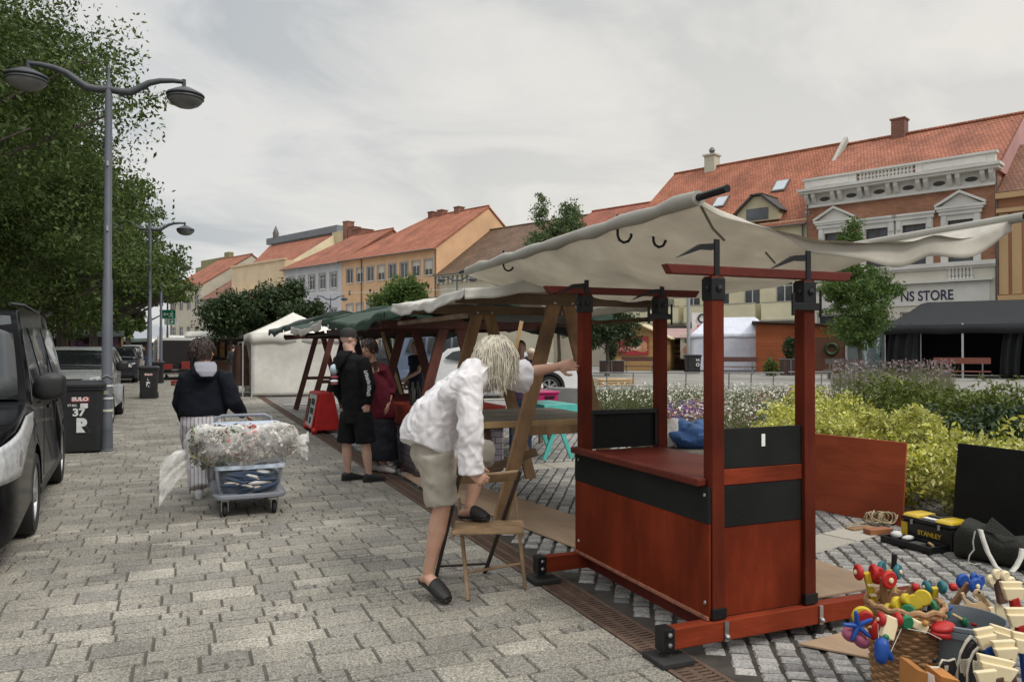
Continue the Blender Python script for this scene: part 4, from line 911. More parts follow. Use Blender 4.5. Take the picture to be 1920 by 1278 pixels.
# print on the sleeve: short white strokes like a line of letters; figure on the back
q0, q1 = J['shR'].lerp(J['elR'],.42), J['elR'].lerp(J['wrR'],.62); mbp = MB(); rr = random.Random(11)
nrm = (-FH*.9+rt*.15).normalized(); ad = (q1-q0).normalized(); cd_ = nrm.cross(ad)
for i in range(11):
    c = q0.lerp(q1,(i+.5)/11); c = (J['shR'].lerp(J['elR'],.42+.58*min(1,i/6)) if i < 6 else J['elR'].lerp(J['wrR'],(i-5.5)/9)) + nrm*(.083-.0012*i)
    mbp.bx(-.014,-.006,-.02,.02,-.003,.003,frame(c, ad, cd_)); mbp.bx(.004,.010,-.02,.012,-.003,.003,frame(c, ad, cd_)); mbp.bx(-.010,.010,(-.02,.013,-.004)[i%3],(-.012,.02,.004)[i%3],-.003,.003,frame(c, ad, cd_))
mbp.build('sleeve_print', wpr, p3)
bn = (-f3*.86-r3*.0).normalized()
for (pxa,pya,pxb,pyb,m_) in ((626,683,637,702,bpr),(627,703,638,710,rpr),(627,711,637,717,wpr),(628,717,637,721,rpr)):
    a_ = D(pxa,pya,d3-.03); b_ = D(pxb,pyb,d3-.06); cc = (a_+b_)/2
    mb = MB(); mb.ell(cc-f3*.03-FH*.02, ((b_-a_).length*.36, .05, abs(a_.z-b_.z)*.55), 10, 8, Mh); mb.build('back_print', m_, p3, sm=True)
# --- woman in maroon with a cup
p4 = thing('person', 'person in maroon top and long dark skirt drinking from a cup', 'person', (2.3,9.75,0))
f4 = (-rt*.55-FH*.8).normalized(); r4 = f4.cross(UP); d4 = 9.85
J = dict(pelvis=D(712,768,d4), waist=D(709,735,d4), chest=D(704,706,d4), upper=D(700,688,d4), neck=D(697,676,d4), head=D(692,656,d4-.03), face=(f4+UP*-.05).normalized(), bf=f4, w=.98)
J['shL'] = J['upper']-r4*.165-UP*.02; J['shR'] = J['upper']+r4*.165-UP*.02
J['elR'] = D(681,728,d4-.15); J['wrR'] = D(694,700,d4-.3); J['elL'] = D(733,728,d4+.05); J['wrL'] = D(728,757,d4-.1)
J['hipR'] = J['pelvis']+r4*.09-UP*.04; J['hipL'] = J['pelvis']-r4*.09-UP*.04
J['anR'] = D(706,872,d4); J['anL'] = D(720,873,d4-.12); J['anR'].z = J['anL'].z = .085
for q in 'LR': J['kn'+q] = J['hip'+q].lerp(J['an'+q],.5)+f4*.02; J['toe'+q] = J['an'+q]+(rt*.75-FH*.5).normalized()*.16; J['toe'+q].z = .03
body(J, p4, skin2, .009, 1.0, {'R': (UP*.55+rt*.7+FH*.1, FH*.5+rt*.4, .55, 1)}, feet=False)
face_parts(J['head'], J['face'], UP, p4)
mar = cloth_mat('maroon_cotton', (.10,.012,.022), .02, .85, .2, 7, dirt=.1); skt = mat('dark_skirt', (.014,.014,.022), .8, .3, 6, .2)
garment('top', [[(D(714,783,d4), r4*.20, f4*.17),(D(712,760,d4), r4*.19, f4*.155),(D(709,732,d4), r4*.175, f4*.14),(D(704,705,d4), r4*.175, f4*.13),(D(700,689,d4), r4*.16, f4*.095),(D(698,679,d4), r4*.09, f4*.075)]],
    [([J['sh'+q].lerp(J['upper'],.3), J['sh'+q], J['sh'+q].lerp(J['el'+q],.5), J['el'+q], J['el'+q].lerp(J['wr'+q],.45)], [.075,.078,.078,.08,.07], False) for q in 'LR'], mar, p4, .011, 3, .025, .11)
garment('skirt', [[(D(713,860,d4), r4*.25, f4*.22),(D(713,820,d4), r4*.23, f4*.20),(D(712,780,d4), r4*.19, f4*.16),(D(711,755,d4), r4*.16, f4*.13)]], [], skt, p4, .013, 3, .045, .14)
for q in 'LR': shoe(J, q, p4, mat('pale_shoe', (.52,.46,.44), .5), None)
hair_strands(p4, J['head'], J['face'], UP, hm2, 150, .06, 1.02, wave=.01, seed=3, r0=.009, lo=-.2)
MB().ell(J['head']-f4*.10+UP*.06, .045).build('hair_bun', hm2, p4, sm=True)
cup = MB().lathe([(0,0),(.03,0),(.041,.10),(.043,.105),(.038,.108),(0,.1)], J['wrR']+UP*.045+rt*.075-FH*.02, 16)
tag(cup.build('paper_cup', mat('dark_cup', (.05,.03,.02), .5), None, org=J['wrR']+UP*.045+rt*.075-FH*.02, sm=True), 'dark paper cup held by the person in maroon', 'cup')
# --- simple standing people further off
def stander(label, p, ang, h, top, bottom, hairc, shoes=(.02,.02,.02), cap=None, group=None, vox=.02, stride=.1, arms=.0, sk=None, longsleeve=True, name='person', cat='person', skirt=False):
    p = V(p); t = thing(name, label, cat, p, 0, group); s = h/1.75; f = V((math.sin(ang), math.cos(ang), 0)); r = f.cross(UP)
    def q(x, y, z): return p + (r*x+f*y+UP*z)*s
    J = dict(pelvis=q(0,0,.95), waist=q(0,0,1.10), chest=q(0,.0,1.28), upper=q(0,-.01,1.41), neck=q(0,-.01,1.49), head=q(0,.02,1.635), face=f, bf=f, shR=q(.175,0,1.42), shL=q(-.175,0,1.42), elR=q(.23,-.03,1.14), elL=q(-.23,-.03+arms,1.14), wrR=q(.22,.10,.92), wrL=q(-.2,.10+arms*2,.92+arms*.6),
        hipR=q(.09,0,.92), hipL=q(-.09,0,.92), knR=q(.10,stride*.5,.50), knL=q(-.10,-stride*.3,.50), anR=q(.10,stride,.085), anL=q(-.10,-stride,.085))
    for k in 'LR': J['toe'+k] = J['an'+k]+f*.16*s; J['toe'+k].z = p.z+.03
    body(J, t, sk or skin, vox, s, feet=False)
    garment('shirt', [[(q(0,0,.88), r*.19*s, f*.14*s),(q(0,0,1.1), r*.175*s, f*.13*s),(q(0,0,1.3), r*.185*s, f*.13*s),(q(0,-.01,1.42), r*.16*s, f*.09*s),(q(0,-.01,1.48), r*.08*s, f*.07*s)]],
        [([J['sh'+k].lerp(J['upper'],.3), J['sh'+k], J['sh'+k].lerp(J['el'+k],.6)] + ([J['el'+k], J['wr'+k]] if longsleeve else []), [.07*s,.075*s,.07*s]+([.065*s,.045*s] if longsleeve else []), False) for k in 'LR'], top, t, vox, 2, .02, .12)
    if skirt: garment('skirt', [[(q(0,0,.25), r*.25*s, f*.22*s),(q(0,0,.7), r*.2*s, f*.17*s),(q(0,0,.95), r*.16*s, f*.12*s)]], [], bottom, t, vox, 2, .02, .12)
    else: garment('trousers', [[(q(0,0,.98), r*.165*s, f*.12*s),(q(0,0,.90), r*.175*s, f*.13*s),(q(0,0,.82), r*.15*s, f*.12*s)]], [([J['hip'+k], J['kn'+k], J['an'+k]], [.10*s,.08*s,.072*s], False) for k in 'LR'], bottom, t, vox, 2, .015, .12)
    for k in 'LR': shoe(J, k, t, mat('far_shoe', shoes, .6), None, s)
    hair = MB(); M = Matrix((r, f, UP)).transposed(); hair.ell(J['head']+UP*.04*s-f*.015*s, (.083*s,.10*s,.095*s), 14, 10, M); hair.build('hair' if not cap else 'cap', hairc, t, sm=True)
    return t
tn = mat('navy_cotton', (.012,.016,.035), .85, .3, 7, .2); jn = mat('blue_denim', (.045,.08,.15), .8, .3, 9, .2); wt = mat('white_cotton', (.62,.60,.58), .85, .1, 7, .2); gy = mat('grey_cotton', (.14,.14,.15), .85, .2, 7, .2)
dkt = mat('charcoal_cotton', (.025,.026,.03), .85, .3, 7, .2); rd = mat('red_cotton', (.22,.02,.025), .85, .2, 7, .2); brn = mat('brown_hair', (.10,.05,.028), .6, .3, 30, .2); gry = mat('grey_hair', (.35,.34,.33), .6, .2, 30, .2); prp = mat('purple_cotton', (.09,.05,.10), .85, .2, 7, .2)
p = D(781,700,15.2); stander('person in navy t-shirt and dark cap behind the dark brown stall', (p.x,p.y,0), R(250), 1.70, tn, dkt, mat('dark_cap', (.02,.02,.02), .8), cap=1, vox=.016, arms=.15, longsleeve=False)
p = G(976,858); stander('person with brown hair in blue jeans behind the bare wooden stall', p, R(200), 1.66, prp, jn, brn, vox=.014)
p = D(996,700,14.2); stander('person in white with pale head scarf beyond the trestle stalls', (p.x,p.y,0), R(160), 1.55, wt, wt, mat('pale_scarf', (.55,.47,.36), .85), vox=.018, cap=1)
p = G(437,717); stander('person in dark jacket walking beside the white tent', p, R(10), 1.72, dkt, mat('far_trousers', (.03,.03,.035), .85), hm2, vox=.022, stride=.2)
for px, py, a_, h_, m1, m2, hh, l in ((253,692,20,1.7,prp,dkt,gry,'grey haired person in purple among the far crowd under the trees'),(270,690,200,1.75,dkt,jn,hm2,'person in charcoal top and jeans in the far crowd'),(287,691,160,1.8,tn,jn,hm2,'person in navy top and jeans in the far crowd'),(262,688,90,1.68,tn,tn,brn,'brown haired person in navy from head to foot in the far crowd'),
        (307,707,30,1.72,gy,dkt,gry,'grey haired person in grey top by the open white van'),(356,706,190,1.66,rd,dkt,gry,'person in red top beside the trolley puller in the distance')):
    stander(l, G(px,py), R(a_), h_, m1, m2, hh, vox=.035, group='people in the far crowd')
# ---------------------------------------------------------------- street lamps
lampm = mat('lamp_grey_paint', (.10,.108,.13), .5, .12, 4, .08, 60, dirt=.15, spec=.5)
lampd = mat('lamp_dark_grey', (.045,.048,.056), .55, .12, 4, .08, 60)
lglass = mat('lamp_bowl', (.15,.15,.145), .35, .15, 5, .05, 30, spec=.5)
def street_lamp(label, x, y, group='double armed lamps along the walkway', h=5.85, z0=0, rz=0.0):
    t = thing('street_lamp', label, 'street lamp', (x,y,z0), rz, group, local=True)
    MB().lathe([(.0,0),(.10,0),(.10,.02),(.088,.03),(.082,.32),(.085,.34),(.08,.36),(.07,2.6),(.058,2.62),(.052,h-.36),(.045,h-.28),(.022,h-.2),(.018,h),(0,h)], (0,0,0), 18).build('pole', lampm, t, sm=True)
    b = MB()
    for z in (3.38, 4.37): b.bx(-.015,.015,-.085,-.05,z-.035,z+.035)
    b.parts('clip', steel, t)
    for s_ in (-1,1):
        pts = [(s_*a, 0, h-.33+z) for a, z in ((.0,0),(.16,-.02),(.30,-.01),(.42,.07),(.56,.17),(.72,.225),(.9,.25),(1.06,.25))]
        a = MB().tube(pts, [.05,.055,.058,.052,.048,.042,.036,.032], 10, ref=(0,1,0)).build('arm', lampd, t, sm=True)
        MB().tube([(s_*1.06,0,h-.04),(s_*1.06,0,h-.2)], .03, 10).build('arm_tip', lampd, a, sm=True)
        hd = MB().lathe([(0,-.135),(.03,-.13),(.09,-.15),(.19,-.2),(.275,-.245),(.29,-.27),(.282,-.285),(.25,-.287),(.25,-.30),(.275,-.305),(.28,-.325),(.262,-.34),(0,-.34)], (s_*1.08,0,h-.02), 28).build('lamp_head', lampd, t, sm=True)
        MB().lathe([(.262,0),(.245,-.03),(.20,-.075),(.13,-.11),(.06,-.125),(0,-.128),(0,0)], (s_*1.08,0,h-.36), 24).build('lamp_bowl', lglass, hd, sm=True)
    return t
l1 = street_lamp('nearest tall grey double armed street lamp with stickers on its pole', -1.10, 13.26)
b = MB()
for z in (.98,.79): b.lathe([(.0855,0),(.0865,0),(.0865,.025),(.0855,.025)], (0,0,z), 18)
b.parts('white_band', mat('white_tape', (.65,.65,.63), .6), l1)
b = MB(); b.lathe([(.0855,0),(.0868,0),(.0868,.035),(.0855,.035)], (0,0,.60), 18); b.build('tape_band', mat('cream_tape', (.55,.55,.44), .6), l1)
b = MB(); b.tube([(.088*math.cos(t)-.0,.088*math.sin(t),1.13+.02*math.sin(3*t)) for t in [i*6.28/18 for i in range(19)]], .008, 6); b.tube([(.08,-.04,1.13),(.13,-.06,1.12),(.12,-.05,1.2),(.10,-.05,1.05)], .008, 6); b.build('cord', mat('grey_cord', (.3,.3,.3), .8), l1, sm=True)
b = MB(); b.bx(-.04,.03,-.0885,-.084,.86,.92); b.build('sticker', mat('faded_sticker', (.30,.30,.22), .6, .4, 40, 0), l1)
for i, (y, l) in enumerate(((28.2,'second street lamp standing behind the small dark bin'),(41.1,'third street lamp just left of the green exit signs'),(55.5,'fourth street lamp seen between the green exit signs'),(70,'farthest street lamp of the walkway row'))): dup(l1, (-1.1,y,0), label=l) if False else street_lamp(l, -1.1, y)
g_ = D(620,560,62); street_lamp('small far street lamp in front of the pale grey house', g_.x, g_.y, 'lamps across the square', h=ZAT(553,62), rz=R(-20))
g_ = D(857,535,52); street_lamp('far street lamp arm showing over the white stall cloth', g_.x, g_.y, 'lamps across the square', h=ZAT(520,52)+.15, rz=R(-35))
g_ = D(1291,600,49.5)
t = thing('lamp_pole', 'plain pale grey pole behind the dark bin across the square', 'pole', (g_.x,g_.y,0)); MB().lathe([(0,0),(.16,0),(.13,.3),(.11,5.2),(0,5.2)], (g_.x,g_.y,0), 14).build('pole', mat('pale_pole', (.3,.31,.33), .5), t, sm=True)
MB().lathe([(0,0),(.17,0),(.17,.1),(0,.1)], (g_.x,g_.y,1.0), 12).build('collar', lampd, t)
# green emergency exit signs on a post, written side faces the viewer
sgn = mat('exit_green', (.0,.22,.10), .45, .05, 4, 0); sgw = mat('exit_white', (.72,.78,.74), .45, .03, 4, 0)
p = D(305,600,42)
t = thing('exit_sign', 'green running man and arrow exit signs on the third lamp pole', 'sign', (p.x,p.y,0))
def sign_at(px0,py0,px1,py1,d): return D(px0,py1,d), D(px1,py1,d), D(px1,py0,d), D(px0,py0,d)
def board(px0,py0,px1,py1,d,m,name,par,th=.03):
    q = sign_at(px0,py0,px1,py1,d); return MB().prism(q, FH*th).build(name, m, par), q
o1, q1_ = board(304,581,329,597,41.0,sgn,'sign_board',t); o2, q2_ = board(308,597,333,609,41.0,sgw,'sign_board',t)
def decal(par, q, polys, m, name='pictogram', off=.012):
    b = MB(); o, ex, ey = q[0], q[1]-q[0], q[3]-q[0]
    for pl in polys: b.prism([o+ex*x+ey*y-FH*off for x, y in pl], FH*.008)
    return b.build(name, m, par)
man_ = [[(.70,.72),(.78,.72),(.78,.86),(.70,.86)],[(.55,.55),(.62,.66),(.80,.66),(.86,.45),(.80,.42),(.75,.55),(.72,.55),(.74,.38),(.86,.15),(.79,.1),(.68,.32),(.60,.18),(.48,.18),(.48,.26),(.57,.27),(.64,.42),(.64,.56),(.6,.5)]]
decal(o1, q1_, [[(.08,.5),(.22,.78),(.22,.6),(.48,.6),(.48,.42),(.22,.42),(.22,.24)]]+man_, sgw)
MB().prism([q1_[0]+(q1_[1]-q1_[0])*x+(q1_[3]-q1_[0])*y+FH*.002 for x,y in ((-.02,-.03),(1.02,-.03),(1.02,1.03),(-.02,1.03))], FH*.003).build('rim', sgw, o1)
decal(o2, q2_, [[(.20,.1),(.78,.1),(.78,.9),(.20,.9)]], sgn, 'green_field', .006)
decal(o2, q2_, [[(.25,.2),(.45,.2),(.45,.32),(.35,.32),(.35,.45),(.45,.45),(.45,.57),(.35,.57),(.35,.7),(.45,.7),(.45,.82),(.25,.82)],[(.56,.2),(.62,.2),(.62,.45),(.72,.45),(.66,.62),(.66,.8),(.56,.8),(.56,.6),(.5,.5)]], sgw)
q = sign_at(299,581,304,582,41.0); MB().bx(q[0].x-.02,q[0].x+.5,q[0].y+.05,q[0].y+.09,q[0].z-.02,q[0].z+.02).build('bracket', lampd, t)
# ---------------------------------------------------------------- wheelie bins
binm = mat('bin_plastic', (.018,.019,.021), .55, .25, 6, .15, 90, dirt=.2); wlt = mat('bin_white_paint', (.62,.62,.62), .7, .15, 20, 0); rlb = mat('bin_red_label', (.45,.04,.035), .5, .1, 6, 0)
def wheelie_bin(label, x, y, rz, h=1.06, w=.56, group='black wheelie bins'):
    t = thing('wheelie_bin', label, 'bin', (x,y,0), rz, group, local=True)
    mb = MB(); mb.loft([(V((0,0,.03)), V((w*.42,0,0)), V((0,.25,0))),(V((0,0,.10)), V((w*.43,0,0)), V((0,.26,0))),(V((0,-.01,h-.14)), V((w*.49,0,0)), V((0,.335,0))),(V((0,-.01,h-.12)), V((w*.53,0,0)), V((0,.36,0))),(V((0,-.01,h-.085)), V((w*.53,0,0)), V((0,.36,0)))], 32, 9)
    mb.build('bin_body', binm, t, sm=True)
    mb = MB(); mb.loft([(V((0,-.01,h-.08)), V((w*.55,0,0)), V((0,.38,0))),(V((0,-.01,h-.045)), V((w*.55,0,0)), V((0,.38,0))),(V((0,0,h-.01)), V((w*.48,0,0)), V((0,.33,0))),(V((0,.0,h)), V((w*.40,0,0)), V((0,.26,0)))], 32, 8)
    ld = mb.build('lid', binm, t, sm=True); MB().tube([(-w*.4,.40,h-.06),(w*.4,.40,h-.06)], .018, 8).build('handle', binm, ld, sm=True)
    for s_ in (-1,1): MB().lathe([(0,0),(.06,0),(.10,.005),(.10,.04),(.06,.045),(0,.045)], (s_*w*.45-(.0225),.20,.10), 18, Matrix.Rotation(R(90),4,'Y')).build('wheel', rub, t, sm=True)
    return t
def lettering_on_bin(t, w, h, full=True):
    fr_ = lambda x, z, k=0.0: frame((x, -.262-.075*(z-.1)/(h-.24)-.012-k, z), (1,0,0), (0,.0,1))
    MB().bx(-.12,.12,-.004,.0,-.0,.075,Matrix.Translation(fr_(0.0,h-.30,-.004).translation)).build('label', rlb, t)
    text('SULO', .075, wlt, t, fr_(0.0,h-.262), 'lettering', .004, sx=1.15)
    if full:
        text('37', .15, wlt, t, fr_(-.02,h-.46), 'lettering', .006, sx=1.1); text('R', .27, wlt, t, fr_(.025,h-.66), 'lettering', .016)
        MB().bx(-.0,.10,-.006,.0,-.03,.04,Matrix.Translation(fr_(0.0,h-.365,-.004).translation)).build('paint_patch', wlt, t); text('ST.BG.', .045, wlt, t, fr_(-.10,h-.352), 'lettering', .001)
    else: text('R', .2, wlt, t, fr_(0.0,h-.58), 'lettering', .016); text('L', .1, wlt, t, fr_(-.01,h-.42), 'lettering', .002)
b1 = wheelie_bin('large black wheelie bin marked 37 and R beside the nearest lamp pole', -1.42, 13.35, R(-2), 1.07, .60); lettering_on_bin(b1, .6, 1.07)
b2 = wheelie_bin('smaller dark wheelie bin marked R at the foot of the second lamp', -1.06, 26.9, R(0), 1.02, .56); lettering_on_bin(b2, .56, 1.02, False)
b3 = wheelie_bin('dark wheelie bin at the third lamp pole in the distance', -1.2, 38.5, R(0), 1.0, .62)
g_ = G(1304,700); b4 = wheelie_bin('dark grey wheelie bin across the square by the pale pole', g_.x, g_.y+.3, R(-12), 1.2, .95)
text('KR', .2, wlt, b4, frame((.2,-.35,.85), (1,0,0), (0,0,1)), 'lettering', .004); text('O', .3, wlt, b4, frame((.2,-.33,.55), (1,0,0), (0,0,1)), 'lettering', .01)
# ---------------------------------------------------------------- vehicles
def paint(name, col, rough=.3, coat=.35, spec=.4): return mat(name, col, rough, .06, 2, .015, 3, coat=coat, spec=spec)
tyre = mat('tyre_rubber', (.014,.014,.014), .8, .3, 20, .3, 80); alloy = mat('alloy_wheel', (.42,.42,.42), .35, .1, 10, .05, 40, metal=.75); carglass = mat('car_glass', (.010,.012,.013), .06, .3, 2, 0, spec=.45); hlm = mat('headlight_lens', (.45,.46,.47), .12, .25, 20, .1, 40, spec=.8); trimb = mat('black_trim', (.012,.012,.013), .5, .2, 9, .1, 60)
def wheel(t, x, y, r, w, out, name='wheel', spokes=6):
    M = Matrix.Translation((x,y,r)) @ Matrix.Rotation(R(90)*out,4,'Y')
    def L_(prof, n=28): return MB().lathe([(a, b_) for a, b_ in prof], (0,0,0), n, M.to_3x3().to_4x4())
    b = MB(); b.lathe([(r*.66,-w*.5),(r*.92,-w*.5),(r,-w*.36),(r,w*.36),(r*.93,w*.5),(r*.72,w*.5),(r*.7,w*.42),(r*.66,w*.1)], (x,y,r), 32, M.to_3x3().to_4x4(), True); wo = b.build(name, None, t, sm=True); wo.data.materials.append(tyre)
    b = MB(); b.lathe([(0,-w*.1),(r*.68,-w*.1),(r*.68,w*.02),(0,w*.02)], (x,y,r), 28, M.to_3x3().to_4x4()); b.build('brake_disc', trimb, wo, sm=True)
    b = MB(); b.lathe([(r*.62,w*.0),(r*.715,w*.30),(r*.715,w*.44),(r*.64,w*.44),(r*.60,w*.3)], (x,y,r), 32, M.to_3x3().to_4x4(), True); b.lathe([(0,w*.1),(r*.16,w*.1),(r*.14,w*.42),(0,w*.45)], (x,y,r), 16, M.to_3x3().to_4x4())
    for i in range(spokes):
        for dd in (-.13,.13):
            a = 2*math.pi*i/spokes+dd; a2 = 2*math.pi*i/spokes+dd*.75
            p = M @ V((math.cos(a)*r*.12, math.sin(a)*r*.12, w*.34)); q = M @ V((math.cos(a2)*r*.66, math.sin(a2)*r*.66, w*.38)); b.bar(p, q, r*.10, w*.1, ref=(out,0,0))
    b.build('rim', alloy, wo, sm=True)
def vehicle(label, cat, loc, rz, prof, belt, W, wheels, wr, pm_, tumble=.16, windows=(), wind=None, lights=True, name='parked_car', group=None, taper=.12, rear=None, mirror=None, spokes=6, hl=None, grille=None):
    """local frame: front towards -Y, profile (y,z) anticlockwise from the front lower edge, without arches"""
    t = thing(name, label, cat, loc, rz, group, local=True)
    ys = [p[0] for p in prof]; y0, y1 = min(ys), max(ys); zt = max(p[1] for p in prof)
    def hw(y, z):
        w_ = W/2; e = min(y-y0, y1-y)
        w_ -= taper*(max(0, 1-e/.55)**2.2)
        if z > belt: w_ -= tumble*((z-belt)/(zt-belt))**1.25
        if z < .35: w_ -= .05*(.35-z)/.35
        return w_
    # side outline with arches cut in
    out = []; bot = prof[0][1]
    outline = list(prof)
    arch = []
    for wy in sorted(wheels, reverse=True):
        ra = wr*1.2
        for i in range(13):
            a = math.pi*i/12; z = wr+ra*math.sin(a)*1.0; arch.append((wy+ra*math.cos(a), max(bot, z)))
    poly = outline + [p for p in arch]
    # refine long edges so the tumblehome curves
    fine = []
    for i, p in enumerate(poly):
        q = poly[(i+1) % len(poly)]; n = max(1, int(math.hypot(q[0]-p[0], q[1]-p[1])/.16)); fine += [(p[0]+(q[0]-p[0])*k/n, p[1]+(q[1]-p[1])*k/n) for k in range(n)]
    n = len(fine); vs = [V((-hw(y,z), y, z)) for y, z in fine] + [V((hw(y,z), y, z)) for y, z in fine]
    bm = bmesh.new(); bv = [bm.verts.new(v) for v in vs]
    f1_ = bm.faces.new([bv[i] for i in range(n)][::-1]); f2_ = bm.faces.new([bv[n+i] for i in range(n)])
    K = 6
    for i in range(n): bm.faces.new((bv[i], bv[(i+1)%n], bv[n+(i+1)%n], bv[n+i]))
    bmesh.ops.triangulate(bm, faces=[f1_, f2_]); bmesh.ops.recalc_face_normals(bm, faces=bm.faces)
    me = bpy.data.meshes.new('car_body'); bm.to_mesh(me); bm.free(); me.materials.append(pm_); me.shade_smooth(); me.set_sharp_from_angle(angle=R(38))
    bo = bpy.data.objects.new('car_body', me); C.objects.link(bo); bo.parent = t; ORG[bo.name] = V((0,0,0)); mods(bo, bev=.035, segs=3)
    bo.modifiers['Bevel'].angle_limit = R(42)
    # side glass
    for poly2 in windows:
        for s_ in (-1,1):
            cy_ = sum(p[0] for p in poly2)/len(poly2); fn_ = []
            for i, p in enumerate(poly2):
                q = poly2[(i+1) % len(poly2)]
                for k in range(4): fn_.append((p[0]+(q[0]-p[0])*k/4, p[1]+(q[1]-p[1])*k/4))
            mb = MB(); a = [V((s_*(hw(y,z)+.004), y, z)) for y, z in fn_]; mb.prism(a, (s_*.006,0,0)); mb.build('side_window', carglass, bo, bev=0)
    if wind:
        (ya, za), (yb, zb) = wind; mb = MB(); nx = 10
        def wf(u, v):
            y = ya+(yb-ya)*v; z = za+(zb-za)*v; x = (hw(y,z)-.05)*(2*u-1); nr = V((0,-(zb-za),(yb-ya))).normalized(); return V((x, y, z))+nr*(.012+.02*(1-(2*u-1)**2))
        mb.grid(wf, nx, 4); o = mb.build('windscreen', carglass, bo, sm=True); mods(o, solid=.006)
    for wy in wheels:
        for s_ in (-1,1):
            b = MB(); b.lathe([(0,0),(wr*1.19,0),(wr*1.19,.03),(0,.03)], (s_*(W/2-.24)-.015,wy,wr), 24, Matrix.Rotation(R(90),4,'Y')); b.build('wheel_arch', trimb, t)
            wheel(t, s_*(W/2-.11), wy, wr, .21, s_, spokes=spokes)
    if hl:
        for s_ in (-1,1):
            mb = MB(); pts = [V((s_*(hw(y,z)-dx), y-.012, z)) for dx, y, z in hl]; mb.prism(pts, (s_*.012,-.02,0)); h_ = mb.build('headlight', hlm, bo, bev=.01)
            c = sum(pts, V())/len(pts); MB().ell(c+V((0,-.012,.0)), (.075,.035,.075), 16, 10).build('lamp_lens', mat('lamp_core', (.20,.20,.21), .15, .3, 30, 0, spec=.8), h_, sm=True)
    if grille:
        x_, z0_, z1_, yy = grille; MB().bx(-x_,x_,yy-.015,yy+.03,z0_,z1_).build('grille', trimb, bo, bev=.02)
    if mirror:
        my, mz = mirror
        for s_ in (-1,1):
            x = s_*(hw(my,mz)+.11); mb = MB(); mb.loft([(V((x-s_*.10,my,mz-.0)), V((0,.03,0)), V((0,0,.05))),(V((x-s_*.06,my-.0,mz+.02)), V((0,.075,0)), V((0,0,.10))),(V((x+s_*.03,my,mz+.03)), V((0,.085,0)), V((0,0,.12))),(V((x+s_*.12,my+.01,mz+.03)), V((0,.07,0)), V((0,0,.10))),(V((x+s_*.14,my+.02,mz+.03)), V((0,.04,0)), V((0,0,.07)))], 20, 3.2); m_ = mb.build('wing_mirror', trimb, bo, sm=True); mods(m_, sub=1)
            MB().bx(min(x+s_*.0,x+s_*.0)-.09, x+.09, my+.055, my+.075, mz-.04, mz+.10).build('mirror_glass', carglass, m_)
    return t, bo, hw
vanp = [(-.86,.22),(-.98,.34),(-1.0,.62),(-.96,.86),(-.84,.99),(-.40,1.08),(.02,1.16),(.36,1.42),(.72,1.74),(.98,1.88),(1.5,1.93),(2.9,1.94),(3.75,1.91),(3.95,1.80),(4.05,1.35),(4.10,.9),(4.08,.4),(3.98,.24)]
bpaint = paint('black_car_paint', (.005,.005,.006), .12, .0, .2); bpaint.node_tree.nodes['Principled BSDF'].inputs['IOR'].default_value = 1.15
van, vb, vhw = vehicle('glossy black people carrier with raised tailgate parked at the left edge', 'van', (-2.06,6.78,0), R(3.4), vanp, 1.08, 1.92, (0.72,3.55), .345, bpaint, .20,
    windows=([(.30,1.14),(.62,1.50),(.80,1.67),(.98,1.74),(1.15,1.74),(1.22,1.14)],[(1.32,1.14),(1.28,1.74),(2.30,1.77),(2.36,1.14)],[(2.48,1.14),(2.44,1.77),(3.45,1.76),(3.78,1.62),(3.86,1.16)]),
    wind=((-.0,1.16),(.86,1.82)), mirror=(.40,1.22), spokes=5, name='parked_van')
x_ = vhw(2,.9)+.004
for s_ in (-1,1):
    def hlf(u, v):
        y = -.93+1.17*u; zb_ = .66+.02*u+.30*max(0,u-.35)**1.2*1.5; zt2 = .90+.16*min(1,u*1.6); z = zb_+(max(zt2,zb_+.012)-zb_)*v; return V((s_*(vhw(y,z)+.012+.018*math.sin(math.pi*v)*(1-u)), y, z))
    o = MB().grid(hlf, 20, 6).build('headlight', hlm, vb, sm=True); mods(o, solid=.01)
    MB().ell(V((s_*(vhw(-.55,.8)+.012),-.55,.80)), (.02,.10,.085), 18, 10).build('lamp_lens', mat('lamp_core', (.20,.20,.21), .15, .3, 30, 0, spec=.8), o, sm=True)
mb = MB(); mb.bx(x_-.01,x_+.012,1.55,1.72,1.0,1.03); mb.build('door_handle', bpaint, vb, bev=.006)
mb = MB(); mb.bx(x_-.01,x_+.012,2.55,2.72,1.0,1.03); mb.build('door_handle', bpaint, vb, bev=.006)
b = MB()
for yy in (1.26,2.40): b.bx(x_-.006,x_+.0005,yy-.004,yy+.004,.42,1.10)
b.parts('door_gap', trimb, vb)
MB().bx(x_-.03,x_+.006,.98,3.3,.30,.36).build('sill_trim', trimb, vb, bev=.01)
MB().bx(vhw(.1,.85)-.01,vhw(.1,.85)+.01,-.05,.02,.90,.94).build('side_indicator', mat('indicator_clear', (.5,.45,.4), .2), vb, bev=.006)
b = MB(); b.bar((0,3.86,1.93),(0,4.78,2.02),1.5,.06,ref=(0,0,1)); tg = b.build('tailgate', bpaint, van, bev=.03); MB().bar((0,4.15,1.97),(0,4.65,2.02),1.25,.075,ref=(0,0,1)).build('rear_window', carglass, tg)
for s_ in (-1,1): MB().tube([(s_*.68,3.98,1.6),(s_*.68,4.3,1.97)], .012, 8).build('gas_strut', steel, tg)
for s_ in (-1,1): MB().tube([(s_*.70,1.2,1.95),(s_*.70,2.2,1.985),(s_*.70,3.6,1.955)], .016, 8).build('roof_rail', trimb, vb, sm=True)
MB().bx(-.30,.30,-1.02,-1.0,.44,.55).build('number_plate', mat('plate_white', (.6,.6,.6), .5), vb)
